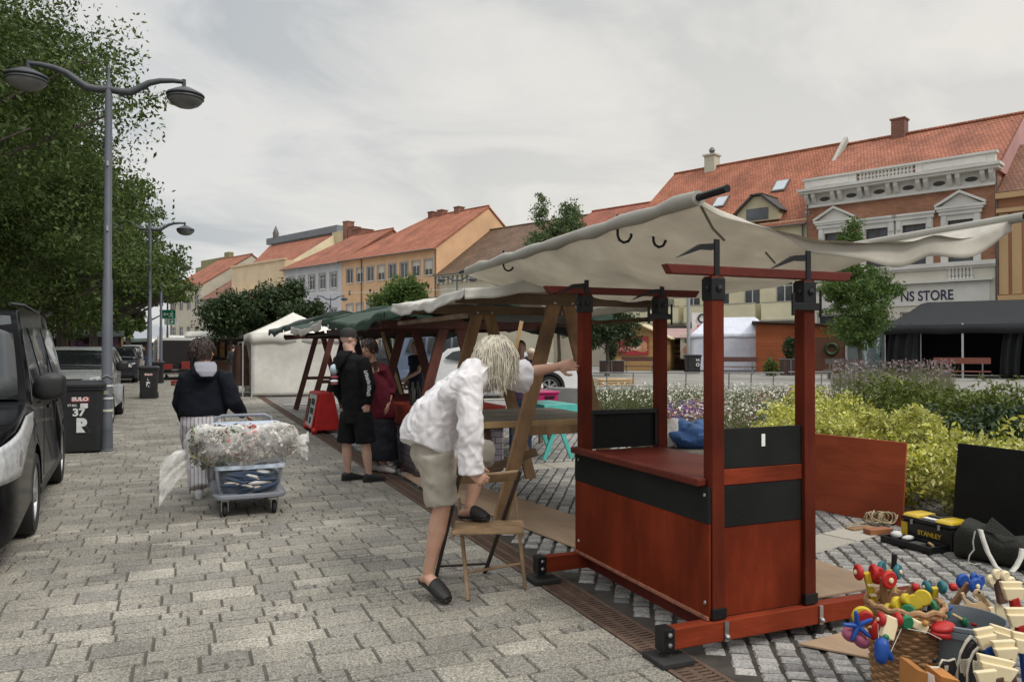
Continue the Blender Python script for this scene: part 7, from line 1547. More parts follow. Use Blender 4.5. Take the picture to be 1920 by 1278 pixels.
tbx = thing('toolbox', 'black toolbox with yellow lid panels and a front tray', 'toolbox', G(1715,1020))
a, b_ = G(1688,1012), G(1783,1037); ux_ = (b_-a).normalized(); uy_ = V((-ux_.y,ux_.x,0)); L_ = (b_-a).length
Mt = Matrix((ux_, uy_, UP)).transposed().to_4x4(); Mt.translation = a
tpl = mat('toolbox_black', (.012,.012,.013), .45, .25, 8, .1, 80); tyl = mat('toolbox_yellow', (.62,.42,.02), .42, .08, 6, .05)
L_ = .44
mb = MB(); mb.bx(.0,L_,.02,.24,.0,.17,Mt); mb.build('tool_body', tpl, tbx, bev=.012)
mb = MB(); mb.bx(-.008,L_+.008,.012,.248,.172,.205,Mt); ld = mb.build('lid', tpl, tbx, bev=.012)
for x0, x1 in ((.0,.15),(.29,.44)): mb = MB(); mb.prism([Mt@V((x0+.008,.02,.207)),Mt@V((x1-.008,.02,.207)),Mt@V((x1-.025,.07,.232)),Mt@V((x1-.025,.20,.232)),Mt@V((x0+.025,.20,.232)),Mt@V((x0+.025,.07,.232))], (0,0,.004)); mb = MB(); mb.loft([(Mt@V(((x0+x1)/2,.13,.206)), ux_*(x1-x0)/2, uy_*.118),(Mt@V(((x0+x1)/2,.13,.222)), ux_*((x1-x0)/2-.004), uy_*.108),(Mt@V(((x0+x1)/2,.13,.230)), ux_*((x1-x0)/2-.02), uy_*.08)], 28, 7); mb.build('yellow_panel', tyl, ld, sm=True)
mb = MB(); mb.bx(.165,.275,.05,.10,.206,.214,Mt); mb.build('paper_label', paper, ld)
mb = MB(); mb.bx(.16,.28,.115,.155,.206,.226,Mt); mb.build('carry_handle', tpl, ld, bev=.008)
for x in (.10,.34): mb = MB(); mb.bx(x-.012,x+.012,.004,.014,.15,.19,Mt); mb.build('latch', steel, tbx, bev=.003)
mb = MB(); mb.bx(.0,.055,.008,.022,.03,.155,Mt); mb.build('yellow_end', tyl, tbx, bev=.004)
text('STANLEY', .05, tyl, tbx, Matrix.Translation(-ORG[tbx.name]) @ frame(Mt@V((.25,.017,.095)), ux_, UP), 'lettering', .001)
tra = thing('tool_tray', 'open black tray with white and small tools in front of the toolbox', 'tray', Mt@V((.2,-.1,0)))
mb = MB(); mb.bx(-.03,.42,-.19,-.0,.0,.012,Mt); mb.bx(-.03,.42,-.19,-.178,.012,.055,Mt); mb.bx(-.03,.42,-.012,.0,.012,.055,Mt); mb.bx(-.03,-.018,-.178,-.012,.012,.055,Mt); mb.bx(.408,.42,-.178,-.012,.012,.055,Mt); mb.build('tray_body', tpl, tra, bev=.004)
mb = MB(); mb.ell(Mt@V((.03,-.08,.06)), (.05,.04,.03)); mb.ell(Mt@V((.13,-.07,.055)), (.06,.03,.02)); mb.build('white_cloth', pwh, tra, sm=True)
mb = MB()
for i in range(5): mb.bx(.2+i*.018,.212+i*.018,-.14,-.06,.02,.045,Mt)
mb.parts('drill_bit', steel, tra)
mb = MB(); mb.tube([Mt@V((.31,-.06,.05)),Mt@V((.39,-.12,.055))], .012, 8); mb.build('screwdriver', pine, tra, sm=True)
rope = mat('rope_fibre', (.40,.33,.21), .9, .25, 30, .4, 120); rp = G(1642,985); b = MB(); rr = random.Random(8)
for k_ in range(9):
    r_ = rr.uniform(.05,.10); tl = Matrix.Rotation(rr.uniform(.2,1.2),3,'X') @ Matrix.Rotation(rr.uniform(-.8,.8),3,'Y'); o_ = rp+V((rr.uniform(-.06,.12),rr.uniform(-.05,.05),.07))
    b.tube([o_+tl@V((math.cos(t)*r_, math.sin(t)*r_*.8, .02*math.sin(3*t+k_))) for t in [i*6.4/18 for i in range(19)]], .0065, 6)
b.tube([rp+V((-.3,.05,.02)),rp+V((-.15,.03,.03)),rp+V((0,0,.05)),rp+V((.1,-.02,.1))], .006, 6)
tag(b.build('rope_coil', rope, None, org=rp, sm=True), 'loose coil of pale rope on wooden offcuts before the red panel', 'rope')
p = G(1625,1003); q_ = G(1668,1000); MBo = MB().bar(p+V((0,0,.03)), q_+V((.0,0,.03)), .09, .045); tag(MBo.build('wood_offcut', mat('orange_wood', (.30,.12,.05), .7, .3, 8, .2), None, org=p, bev=.003), 'short orange brown wood block by the rope', 'block')
p = G(1592,995); tag(MB().bar(p+V((0,0,.012)), G(1635,990)+V((0,0,.012)), .10, .02).build('wood_offcut', oldw, None, org=p, bev=.003), 'flat dark board piece left of the rope', 'block')
# slumped dark duffel bag with white straps
olive = mat('dark_canvas_bag', (.016,.016,.011), .8, .35, 5, .4, 60, dirt=.1); wstrap = mat('white_strap', (.50,.48,.43), .8, .15, 8, .1)
a, b_ = G(1788,1048), G(1975,1083); bgt = thing('duffel_bag', 'dark canvas bag with white straps in front of the black panel', 'bag', (a+b_)/2); dr_ = (b_-a).normalized(); nn = V((-dr_.y,dr_.x,0)); nn = nn if nn.dot(FH) > 0 else -nn; LL = (b_-a).length
secs = []
for i in range(15):
    f_ = i/14; h_ = (.26+.03*math.sin(f_*9)+.015*math.sin(f_*23))*min(1,.80+f_*5)*(1-.25*f_); c = a+dr_*LL*f_+nn*.15; c.z = h_/2; secs.append((c, nn*(.15-.01*math.sin(f_*7)), UP*h_/2))
MB().loft(secs, 26, 3.0).build('bag_body', olive, bgt, sm=True)
MB().prism([a+dr_*.18+nn*.03+UP*.24,a+dr_*.40+nn*.03+UP*.22,a+dr_*.22+nn*.10+UP*.33], nn*.012).build('flap', olive, bgt)
fnn = -nn
def stripb(pts, w_): return MB().grid(lambda u, v: (lambda k_: V(pts[min(int(k_), len(pts)-2)]).lerp(V(pts[min(int(k_), len(pts)-2)+1]), k_-min(int(k_), len(pts)-2)))(v*(len(pts)-1)) + dr_*(u-.5)*w_, 2, 20)
for (pxs, w_) in ((((1838,992),(1843,1010),(1852,1035),(1866,1060),(1878,1070)),.035),(((1917,1028),(1914,1045),(1905,1062),(1896,1072)),.035)):
    pts = [D(x, y, dep(a+dr_*LL*((x-1788)/190))-.10-.05*i) for i, (x, y) in enumerate(pxs)]; o = stripb(pts, w_).build('strap', wstrap, bgt, sm=True); mods(o, solid=.004)
pts = [D(x, y, dep(a)-.14) for x, y in ((1828,995),(1824,1015),(1826,1030),(1818,1040),(1815,1052),(1826,1058),(1838,1056),(1846,1060))]; MB().tube(pts, .005, 6).build('cord', wstrap, bgt, sm=True)
# ---------------------------------------------------------------- toy basket and shields
def tm(n, c): return mat('toy_'+n, tuple(x*.85 for x in c), .45, .14, 14, .06, 60, spec=.3, dirt=.12)
TY, TR, TB, TG, TP, TT = tm('yellow',(.60,.44,.03)), tm('red',(.46,.022,.02)), tm('blue',(.015,.075,.33)), tm('green',(.02,.17,.07)), tm('pink',(.42,.11,.19)), tm('teal',(.025,.15,.18)); TW = mat('toy_wood', (.55,.40,.23), .5, .12, 8, .08, 40, stretch=(1,1,.3)); TN = mat('toy_dark_wood', (.10,.045,.03), .55, .2, 8, .1); TPW = mat('toy_pale_wood', (.68,.57,.36), .5, .1, 8, .08, 40, stretch=(1,1,.3)); TBR = mat('toy_brown_wood', (.24,.125,.06), .55, .2, 8, .1)
wick = mat('wicker', (.30,.165,.075), .65, .35, 25, .3, 80)
bk = D(1697,1200,3.45); bk.z = 0; wb_ = thing('wicker_basket', 'round brown wicker basket holding colourful wooden toys', 'basket', bk)
b = MB(); rows, nst = 26, 26
for i in range(rows):
    z = .015+i*.0155; r_ = .125+.03*(z/.4)
    pts = [bk+V((math.cos(t)*(r_+.006*math.cos(t*nst/2+math.pi*(i%2))), math.sin(t)*(r_+.006*math.cos(t*nst/2+math.pi*(i%2))), z)) for t in [k_*2*math.pi/78 for k_ in range(79)]]; b.tube(pts, .0078, 5)
b.build('weave', wick, wb_, sm=True)
b = MB()
for k_ in range(nst): t = k_*2*math.pi/nst; b.tube([bk+V((math.cos(t)*.122,math.sin(t)*.122,0)), bk+V((math.cos(t)*.153,math.sin(t)*.153,.41))], .005, 5)
b.build('stakes', wick, wb_, sm=True)
MB().lathe([(0,0),(.118,0),(.118,.01),(0,.01)], bk, 20).build('base', wick, wb_)
b = MB(); b.tube([bk+V((math.cos(t)*.158,math.sin(t)*.158,.42+.006*math.sin(t*14))) for t in [k_*2*math.pi/60 for k_ in range(61)]], .013, 7); b.tube([bk+V((math.cos(t)*.154,math.sin(t)*.154,.40+.005*math.cos(t*14))) for t in [k_*2*math.pi/60 for k_ in range(61)]], .010, 6); b.build('rim', wick, wb_, sm=True)
td = 3.4
def disc(mb, c, ax, r, th, n=22):
    r = r*.80; ax = V(ax).normalized(); q = ax.to_track_quat('Z','Y').to_matrix().to_4x4(); e_ = min(.006, th*.3); mb.lathe([(0,-th/2),(r-e_,-th/2),(r,-th/2+e_),(r,th/2-e_),(r-e_,th/2),(0,th/2)], c, n, q); return mb
vw = -FH
def toy(label, cat='toy', grp='wooden push toys in the basket', at=None): return thing('wooden_toy', label, cat, at, 0, grp)
def push_toy(label, p0, p1, wr, wm, am, d=td, ax=None, hub=None, both=True):
    """stick from p0 (head) down to p1 with a wheel on each side of the head"""
    a_, b_ = D(*p0, d), D(*p1, d+.03); t = toy(label, at=b_); MB().bar(a_, b_, .03, .022, ref=FH).build('arm', am, t, bev=.005); ax = V(ax or rt); hub = hub or TPW
    for s_ in ((-1,1) if both else (1,)): w_ = disc(MB(), a_+ax.normalized()*s_*.035, ax, wr, .022).build('wheel', wm, t, sm=True); (disc(MB(), a_+ax.normalized()*s_*.048, ax, wr*.3, .012).build('hub', hub, w_, sm=True) if hub else None)
    return t
t = push_toy('yellow ladder armed toy with two upright red wheels, farthest left', (1624,1072), (1650,1175), .045, TR, TY, 3.5); a_, b_ = D(1624,1072,3.5), D(1650,1175,3.5)
for k_ in range(4): c = a_.lerp(b_,.22+.18*k_)-FH*.012; MB().bar(c-rt*.013, c+rt*.013, .018, .008).build('rung', TPW, t)
push_toy('red wheeled toy on a dark wooden arm behind the yellow ladder toy', (1656,1082), (1660,1190), .05, TR, TBR, 3.48, rt*.3-FH)
push_toy('toy with red and teal wheels and a black knob at the back of the basket', (1668,1068), (1690,1180), .045, TT, TY, 3.58, rt*.5-FH*.5)
MB().tube([D(1676,1055,3.58),D(1676,1036,3.58)], .010, 10)
t = toy('small black ended stick standing up at the back of the basket', at=D(1676,1090,3.56)); MB().tube([D(1677,1038,3.56),D(1676,1066,3.56)], .012, 12).build('knob', blk, t, sm=True); MB().tube([D(1676,1066,3.56),D(1680,1200,3.54)], .008, 8).build('arm', TW, t, sm=True)
# caterpillar of yellow and green discs across the middle
for i, (px, py, r_, m, l) in enumerate(((1668,1145,.043,TY,'yellow disc toy lowest left in the middle cluster'),(1683,1132,.042,TY,'yellow disc toy second in the middle cluster'),(1698,1122,.03,TY,'small yellow disc toy at the top of the middle cluster'),(1716,1128,.043,TY,'yellow disc toy right of the middle cluster'),(1730,1120,.045,TY,'yellow disc toy half hidden behind the dark green ring'),(1703,1146,.040,TG,'green disc toy upright in the middle cluster'))):
    c = D(px,py,td-.01*i); t = toy(l, at=c); ax = (vw*.85+rt*(.35 if i < 3 else -.5)+UP*.2); disc(MB(), c, ax, r_, .026).build('disc', m, t, sm=True); e_ = bk+V((rr.uniform(-.08,.08),rr.uniform(-.08,.08),.25)); MB().tube([c, c.lerp(e_,.5), e_], .007, 6).build('stick', TW, t, sm=True)
c = D(1737,1138,3.38); t = toy('dark green ring toy with a printed black centre', at=c); ax = vw*.7-rt*.7+UP*.2; o = disc(MB(), c, ax, .058, .03).build('ring', TG, t, sm=True); disc(MB(), c+V(ax).normalized()*.016, ax, .034, .006).build('centre', blk, o, sm=True); MB().bar(c+V(ax).normalized()*.02-UP*.012, c+V(ax).normalized()*.02+UP*.012, .016, .003, ref=ax).build('printed_mark', paper, o); MB().tube([c, bk+V((.05,.02,.25))], .007, 6).build('stick', TW, t, sm=True)
t = push_toy('yellow armed toy with teal wheels and red rollers, standing right in the basket', (1752,1100), (1752,1150), .036, TT, TY, 3.5)
for s_ in (-1,1): disc(MB(), D(1752,1100,3.5)+rt*s_*.085, rt, .022, .03).build('roller', TR, t, sm=True)
c = D(1617,1155,3.32); t = toy('yellow and red double disc toy leaning out on the left', at=c); ax = vw*.9-rt*.2; disc(MB(), c, ax, .055, .02).build('disc', TY, t, sm=True); disc(MB(), c+V(ax).normalized()*.02+rt*.012, ax, .04, .02).build('red_disc', TR, t, sm=True); MB().tube([c, D(1660,1190,3.42)], .007, 6).build('stick', TW, t, sm=True)
c = D(1600,1195,3.3); t = toy('pink bodied toy with blue star shaped feet hanging out on the left', at=c); MB().ell(D(1598,1188,3.3), (.055,.03,.034), 16, 10, Matrix.Rotation(.3,3,'Y')).build('pink_wing', TP, t, sm=True); MB().ell(D(1614,1200,3.29), (.045,.03,.028), 16, 10, Matrix.Rotation(.7,3,'Y')).build('pink_wing', TP, t, sm=True)
b = MB(); c0_ = D(1608,1172,3.27)
for k_ in range(5): an = k_*1.256+.5; b.tube([c0_, c0_+rt*math.cos(an)*.06+UP*math.sin(an)*.06-FH*.01], [.013,.008], 8, rnd=True)
b.build('star_feet', TB, t, sm=True); MB().tube([c0_, D(1645,1175,3.4)], .007, 6).build('stick', TW, t, sm=True)
c = D(1640,1180,3.36); t = toy('dark red flat paddle toy beside the pink one', at=c); MB().ell(c, (.03,.014,.045), 14, 10, Matrix.Rotation(.3,3,'Y')).build('paddle', TR, t, sm=True); MB().tube([c, D(1665,1200,3.45)], .007, 6).build('stick', TW, t, sm=True)
t = push_toy('pale wooden block toy with red and green wheels on the basket rim', (1668,1160), (1660,1200), .036, TR, TPW, 3.26, rt); MB().bar(D(1672,1155,3.26), D(1661,1196,3.24), .055, .035, ref=FH).build('block', TPW, t, bev=.006); disc(MB(), D(1661,1194,3.22), vw, .016, .02).build('green_stud', TG, t, sm=True)
c = D(1657,1222,3.2); t = toy('blue bodied toy on strings hanging over the basket side', at=c); mb = MB(); mb.tube([D(1654,1208,3.2),D(1652,1232,3.19)], [.03,.026], 14, rnd=True); mb.tube([D(1656,1212,3.2),D(1670,1232,3.2)], [.02,.014], 10, rnd=True); mb.build('blue_body', TB, t, sm=True)
b = MB(); b.tube([D(1646,1165,3.3),D(1648,1212,3.2)], .0016, 5); b.tube([D(1690,1178,3.24),D(1668,1226,3.19)], .0016, 5); b.build('string', wstrap, t, sm=True)
t = toy('green wheeled pale block toy pointing right over the rim', at=D(1715,1165,3.3)); MB().bar(D(1695,1158,3.28), D(1738,1180,3.26), .036, .03, ref=FH).build('block', TPW, t, bev=.006); disc(MB(), D(1700,1166,3.25), vw*.9+rt*.2, .038, .022).build('wheel', TG, t, sm=True); MB().ell(D(1735,1168,3.24), .013).build('orange_bead', tm('orange',(.55,.25,.06)), t, sm=True)
b = MB(); b.tube([D(1702,1178,3.22),D(1740,1185,3.2),D(1765,1198,3.18)], .0016, 5); b.build('string', wstrap, t, sm=True)
t = toy('pair of glossy red shells at the right rim of the basket', at=D(1765,1185,3.28))
for px, py, an in ((1768,1175,-.1),(1765,1188,.15)): MB().ell(D(px,py,3.28), (.058,.04,.022), 20, 12, Matrix.Rotation(an,3,'Y')).build('shell', TR, t, sm=True)
MB().tube([D(1745,1182,3.28),D(1725,1195,3.4)], .008, 6).build('stick', TW, t, sm=True)
t = toy('smaller red shell with a green bead above the grey tub', at=D(1833,1173,3.5)); 
for py, m in ((1168,TR),(1178,TR)): MB().ell(D(1835,py,3.5), (.045,.03,.018), 18, 10, Matrix.Rotation(.05,3,'Y')).build('shell', m, t, sm=True)
MB().ell(D(1808,1165,3.5), (.016,.014,.022), 12, 8).build('green_bead', TG, t, sm=True); MB().tube([D(1785,1150,3.5),D(1826,1172,3.5)], .006, 6).build('stick', TW, t, sm=True)
t = toy('blue and teal fish tail shaped toy between basket and tub', at=D(1760,1150,3.42)); MB().tube([D(1740,1158,3.42),D(1757,1156,3.4),D(1782,1138,3.4)], [.016,.02,.010], 10, rnd=True).build('tail', TB, t, sm=True); MB().ell(D(1765,1148,3.5), (.05,.03,.03), 16, 10).build('teal_body', TT, t, sm=True)
t = push_toy('brown armed toy with blue disc wheels leaning right behind the tub', (1817,1093), (1775,1150), .045, TB, TBR, 3.62, vw+rt*.3)
for px, py, r_ in ((1838,1088,.035),(1826,1082,.03)): disc(MB(), D(px,py,3.7), vw+rt*.5, r_, .02).build('wheel', TB, t, sm=True)
# plywood dragon cut-outs
def cutout(label, pts, d, m=TW, th=.012, holes=None):
    P = [D(x, y, d) for x, y in pts]; c = sum(P, V())/len(P); t = toy(label, at=c, grp='plywood animal toys'); MB().prism(P, FH*th).build('body', m, t, bev=.002); return t
t = cutout('dragon shaped plywood cut-out above the grey tub', ((1806,1148),(1802,1138),(1812,1132),(1806,1122),(1803,1112),(1808,1110),(1812,1122),(1820,1129),(1830,1131),(1838,1126),(1842,1118),(1836,1124),(1828,1122),(1826,1112),(1830,1105),(1837,1104),(1843,1110),(1846,1118),(1856,1128),(1866,1140),(1864,1150),(1852,1156),(1836,1155),(1820,1152)), 3.55)
MB().ell(D(1836,1110,3.54), .006).build('eye', blk, t, sm=True); MB().bar(D(1850,1148,3.54), D(1880,1200,3.5), .022, .014, ref=FH).build('stick', blk, t, bev=.003); MB().bar(D(1857,1137,3.53), D(1868,1170,3.52), .02, .016, ref=FH).build('pale_stick', TPW, t, bev=.003)
cutout('second plywood animal cut-out with spots in the middle of the basket', ((1655,1140),(1652,1125),(1664,1120),(1672,1108),(1684,1112),(1692,1106),(1700,1112),(1706,1098),(1716,1094),(1724,1100),(1722,1112),(1712,1120),(1706,1134),(1690,1138),(1672,1142)), 3.5, TBR)
t = cutout('plywood shield shaped cut-out right of the dragon', ((1868,1128),(1890,1140),(1902,1150),(1905,1180),(1885,1182),(1868,1165)), 3.75, TPW)
t = toy('dark cross shaped handle with four pale round ends at the right', at=D(1870,1110,3.75), grp='wooden swords in the tub'); MB().bar(D(1871,1080,3.75), D(1880,1130,3.75), .045, .03, ref=FH).build('handle', TN, t, bev=.006)
for px, py in ((1868,1076),(1884,1079),(1895,1090),(1858,1086)): disc(MB(), D(px,py,3.72), vw+rt*.35, .033, .022).build('round_end', TPW, t, sm=True)
# grey tub with swords and shields
tb_ = D(1806,1220,3.38); tb_.z = 0; tub = thing('plastic_tub', 'grey plastic tub holding wooden swords and black shields', 'tub', tb_); gtub = mat('tub_grey', (.13,.15,.165), .5, .12, 4, .06)
b = MB(); b.lathe([(0,0),(.14,0),(.155,.25),(.165,.36),(.174,.365),(.174,.38),(.16,.382),(.15,.35),(.13,.15),(0,.15)], tb_, 30); b.build('tub_body', gtub, tub, sm=True); MB().lathe([(.172,0),(.179,0),(.179,.025),(.172,.025)], tb_+V((0,0,.335)), 30, None, True).build('tub_rim', gtub, tub, sm=True)
MB().lathe([(0,0),(.012,0),(.008,.008),(0,.01)], D(1752,1237,3.13), 10, Matrix.Rotation(R(90),4,'X')).build('rivet', blk, tub, sm=True)
cd_ = thing('cardboard_box', 'orange brown cardboard box at the bottom edge before the tub', 'box', D(1745,1275,3.0)); p = D(1720,1268,3.0); q_ = D(1772,1290,2.9); MB().prism([D(1721,1256,3.0),D(1740,1262,2.95),D(1738,1330,2.95),D(1719,1330,3.0)], FH*.14).build('box_side', mat('orange_card', (.42,.17,.04), .8, .1, 4, .05), cd_); MB().prism([D(1738,1258,3.0),D(1752,1266,2.98),D(1760,1330,2.98),D(1744,1330,3.0)], FH*.005).build('white_sheet', paper, cd_)
MB().prism([D(1766,1268,2.98),D(1800,1276,2.95),D(1800,1330,2.95),D(1766,1330,2.98)], FH*.12).build('box_side', MATS['orange_card'], cd_)
shb = mat('shield_black', (.014,.013,.014), .5, .3, 6, .1); shc = mat('shield_cream', (.55,.50,.40), .6, .1, 8, 0)
def shield(label, out, d0, d1, emblem, rim=.92):
    P = [D(x, y, d0+(d1-d0)*i/len(out)) for i, (x, y) in enumerate(out)]; c = sum(P, V())/len(P); t = thing('toy_shield', label, 'toy shield', c, 0, 'black toy shields in the tub')
    MB().prism(P, FH*.012).build('rim', shc, t, bev=.002); I_ = [c+(p-c)*rim-FH*.004 for p in P]; o = MB().prism(I_, FH*.006).build('face', shb, t)
    if emblem: emblem(t, o, c)
    return t
def wing_emb(cx, cy, s_, d):
    def f(t, o, c):
        b = MB()
        for k_ in range(6):
            for sg_ in (-1,1):
                y0 = cy-s_*.6+k_*s_*.26; b.prism([D(cx,y0,d),D(cx+sg_*s_*(.62-.05*abs(k_-2)),y0-s_*.28,d),D(cx+sg_*s_*.5,y0-s_*.02,d),D(cx,y0+s_*.14,d)], FH*.003)
        b.prism([D(cx-s_*.12,cy-s_*.75,d),D(cx+s_*.12,cy-s_*.75,d),D(cx+s_*.14,cy+s_*.8,d),D(cx,cy+s_*1.15,d),D(cx-s_*.14,cy+s_*.8,d)], FH*.003); b.build('eagle_emblem', shc, o)
    return f
shield('tall round black shield with pale eagle, left of the two', ((1822,1190),(1812,1202),(1802,1222),(1796,1248),(1795,1290),(1798,1330),(1840,1330),(1838,1240),(1832,1200)), 3.12, 3.1, wing_emb(1809,1248,17,3.07), .90)
shield('second tall black shield with pale eagle, overlapping the first', ((1836,1212),(1826,1222),(1818,1240),(1814,1262),(1814,1330),(1862,1330),(1858,1250),(1848,1220)), 3.04, 3.02, wing_emb(1833,1250,16,2.99), .90)
shield('small dark crest shaped shield at the left of the tub', ((1768,1236),(1780,1238),(1792,1234),(1796,1250),(1792,1266),(1780,1276),(1766,1262),(1760,1256),(1764,1244)), 3.1, 3.08, wing_emb(1775,1252,6,3.06), .86)
shield('square black shield with cream border at the bottom of the tub', ((1745,1250),(1762,1250),(1764,1290),(1748,1290)), 3.06, 3.05, None, .84)
def sword(label, top, bot, gw, hm, d, tilt=0.0, double=True, gm=None):
    gw *= .9
    # grip hm from the guard at top down to bot; pale guard across the top
    a_, b_ = D(*top, d), D(*bot, d+.02); t = thing('toy_sword', label, 'toy sword', b_, 0, 'wooden swords in the tub'); ax = (a_-b_).normalized(); sd_ = (rt*math.cos(tilt)+UP*math.sin(tilt)).normalized(); g_ = gm or TPW
    MB().bar(a_, b_, .040, .03, ref=FH, w2=.034).build('grip', hm, t, bev=.008)
    for k_ in ((0,1) if double else (0,)):
        c = a_+UP*.012+FH*.018*k_+UP*.022*k_; up_ = sd_.cross(FH)*-1; up_ = up_ if up_.z > 0 else -up_
        MB().prism([c-sd_*gw*.34-up_*.026-FH*.012, c+sd_*gw*.34-up_*.026-FH*.012, c+sd_*gw*.5+up_*.026-FH*.012, c-sd_*gw*.5+up_*.026-FH*.012], FH*.022).build('guard', g_, t, bev=.004)
    return t
sword('toy sword with bright red grip and pale guard at the right edge', (1900,1118), (1915,1190), .105, TR, 3.3)
sword('toy sword with blue grip, its guard over the two shields', (1850,1208), (1868,1262), .085, TB, 3.0, .18)
sword('toy sword with dark brown grip in front of the blue one', (1886,1232), (1902,1300), .10, TN, 2.95, .05)
sword('toy sword with dark grip and slanted guard behind the brown one', (1880,1205), (1893,1260), .105, TN, 3.08, -.3)
sword('toy sword with blue grip cut by the right edge', (1922,1218), (1928,1290), .105, TB, 2.98, -.2)
sword('toy sword with red grip at the right edge, lower of the red two', (1912,1168), (1922,1230), .12, TR, 3.2, .0)
sword('toy sword lying low with a long pale guard at the bottom right', (1870,1265), (1880,1330), .16, TN, 2.85, -.22)
sword('toy sword at the very bottom with blunt pale guard', (1848,1275), (1852,1340), .09, TW, 2.82, .1, False)
# ---------------------------------------------------------------- far side of the square: tents, huts, benches
CR = -YAW   # things that face the viewer
def facing(px, d, rz=0.0):
    p = D(px, 654, d); return V((p.x,p.y,0)), CR+rz-math.atan((px-960)/FOC)
tentw = cloth_mat('white_tent_cloth', (.78,.755,.695), .25, dirt=.08); tentb = cloth_mat('bluish_white_tent', (.74,.76,.84), .22, dirt=.05); tentk = cloth_mat('black_tent_cloth', (.020,.021,.023), .02, .6, dirt=.1); tdark = mat('tent_inside_dark', (.008,.008,.009), .9, .3, 3)
polew = mat('tent_pole', (.5,.5,.5), .4, .1, 5, .02, metal=.5)
def pop_tent(label, o, rz, w, dpt, eave, peak, m, walls=(1,1,1,1), val=.3, group='pop-up tents', ridge=0.0):
    t = thing('market_tent', label, 'tent', o, rz, group, local=True); hw_, hd = w/2, dpt/2
    def rf(u, v):
        x, y = (2*u-1), (2*v-1); k_ = max(max(0, abs(x)-ridge)/(1-ridge), abs(y)); return V((x*(hw_+.05), y*(hd+.05)+hd, eave+(peak-eave)*(1-k_)**1.12 + .03*math.sin(9*x+5*y)*(k_*(1-k_))))
    o_ = MB().grid(rf, 28, 28).build('canopy', m, t, sm=True); mods(o_, solid=.01)
    cs = [(-hw_-.05,-.05),(hw_+.05,-.05),(hw_+.05,dpt+.05),(-hw_-.05,dpt+.05)]
    def vf(u, v):
        s_ = u*4; i = int(s_) % 4; k_ = s_-int(s_); a_, b_ = cs[i], cs[(i+1)%4]; n_ = [(0,-1),(1,0),(0,1),(-1,0)][i]
        return V((a_[0]+(b_[0]-a_[0])*k_+n_[0]*.012*math.sin(k_*22)*v, a_[1]+(b_[1]-a_[1])*k_+n_[1]*.012*math.sin(k_*22)*v, eave-val*v*(1-.12*abs(math.sin(k_*math.pi*3)))))
    o_ = MB().grid(vf, 120, 2).build('valance', m, t, sm=True); mods(o_, solid=.01)
    cs = [(-hw_,0),(hw_,0),(hw_,dpt),(-hw_,dpt)]
    for i, wv in enumerate(walls):
        if not wv: continue
        a_, b_ = cs[i], cs[(i+1)%4]; n_ = [(0,-1),(1,0),(0,1),(-1,0)][i]
        def wf(u, v):
            q = .05*noise.noise(V((u*3.1+i, v*2.3, 4.4+w)))+.03*math.sin(v*7+3*u)*math.sin(u*3.14); return V((a_[0]+(b_[0]-a_[0])*u+n_[0]*q, a_[1]+(b_[1]-a_[1])*u+n_[1]*q, .03+(eave-.08)*v))
        o_ = MB().grid(wf, 24, 18).build('side_wall', m if wv == 1 else tdark, t, sm=True); mods(o_, solid=.008)
    b = MB()
    for x, y in cs: b.bx(x-.02,x+.02,y-.02,y+.02,0,eave)
    b.parts('pole', polew, t); return t
p = G(470,743); q = G(592,742); c = (p+q)/2; ang = math.atan2(-.0,1)
pop_tent('tall white peaked tent closed on the front, between the walker and the man in black', V((3.45,26.3,0)), 0, 2.95, 3.0, 2.05, 2.82, tentw, (1,1,1,0), .32)
o, r_ = facing(1372, 53, R(0)); pop_tent('bluish white closed tent between the tan hut and the orange hut', o, r_, 5.4, 3.6, ZAT(626,53), ZAT(594,54), tentb, ridge=.6)
o, r_ = facing(1322, 52.0, R(0))
# black marquee in front of the store
dm_ = 41; o, r_ = facing(1830, dm_, R(-3)); wq = (1985-1675)/FOC*dm_
mq = pop_tent('large black marquee with open front in front of the corner store', o, r_, wq, 5.0, ZAT(612,dm_)+.1, ZAT(568,dm_+2.5)+.1, tentk, (0,2,2,2), .5, ridge=.62)
for x in (-.07,): MB().bx(x*wq-.05,x*wq+.05,-.02,.06,0,ZAT(605,dm_)).build('front_pole', polew, mq)
def dr_(a, b_, sg):
    def f(u, v):
        z0 = 2.9; x = a+(b_-a)*u; return V((x+.3*sg*(v**2), .25+.12*math.sin(u*14), .05+z0*v))
    return f
for a, b_, sg in ((-wq*.5,-wq*.36,1),(wq*.12,wq*.22,1),(wq*.34,wq*.5,-1)): o_ = MB().grid(dr_(a,b_,sg), 20, 10).build('curtain', tentk, mq, sm=True); mods(o_, solid=.01)
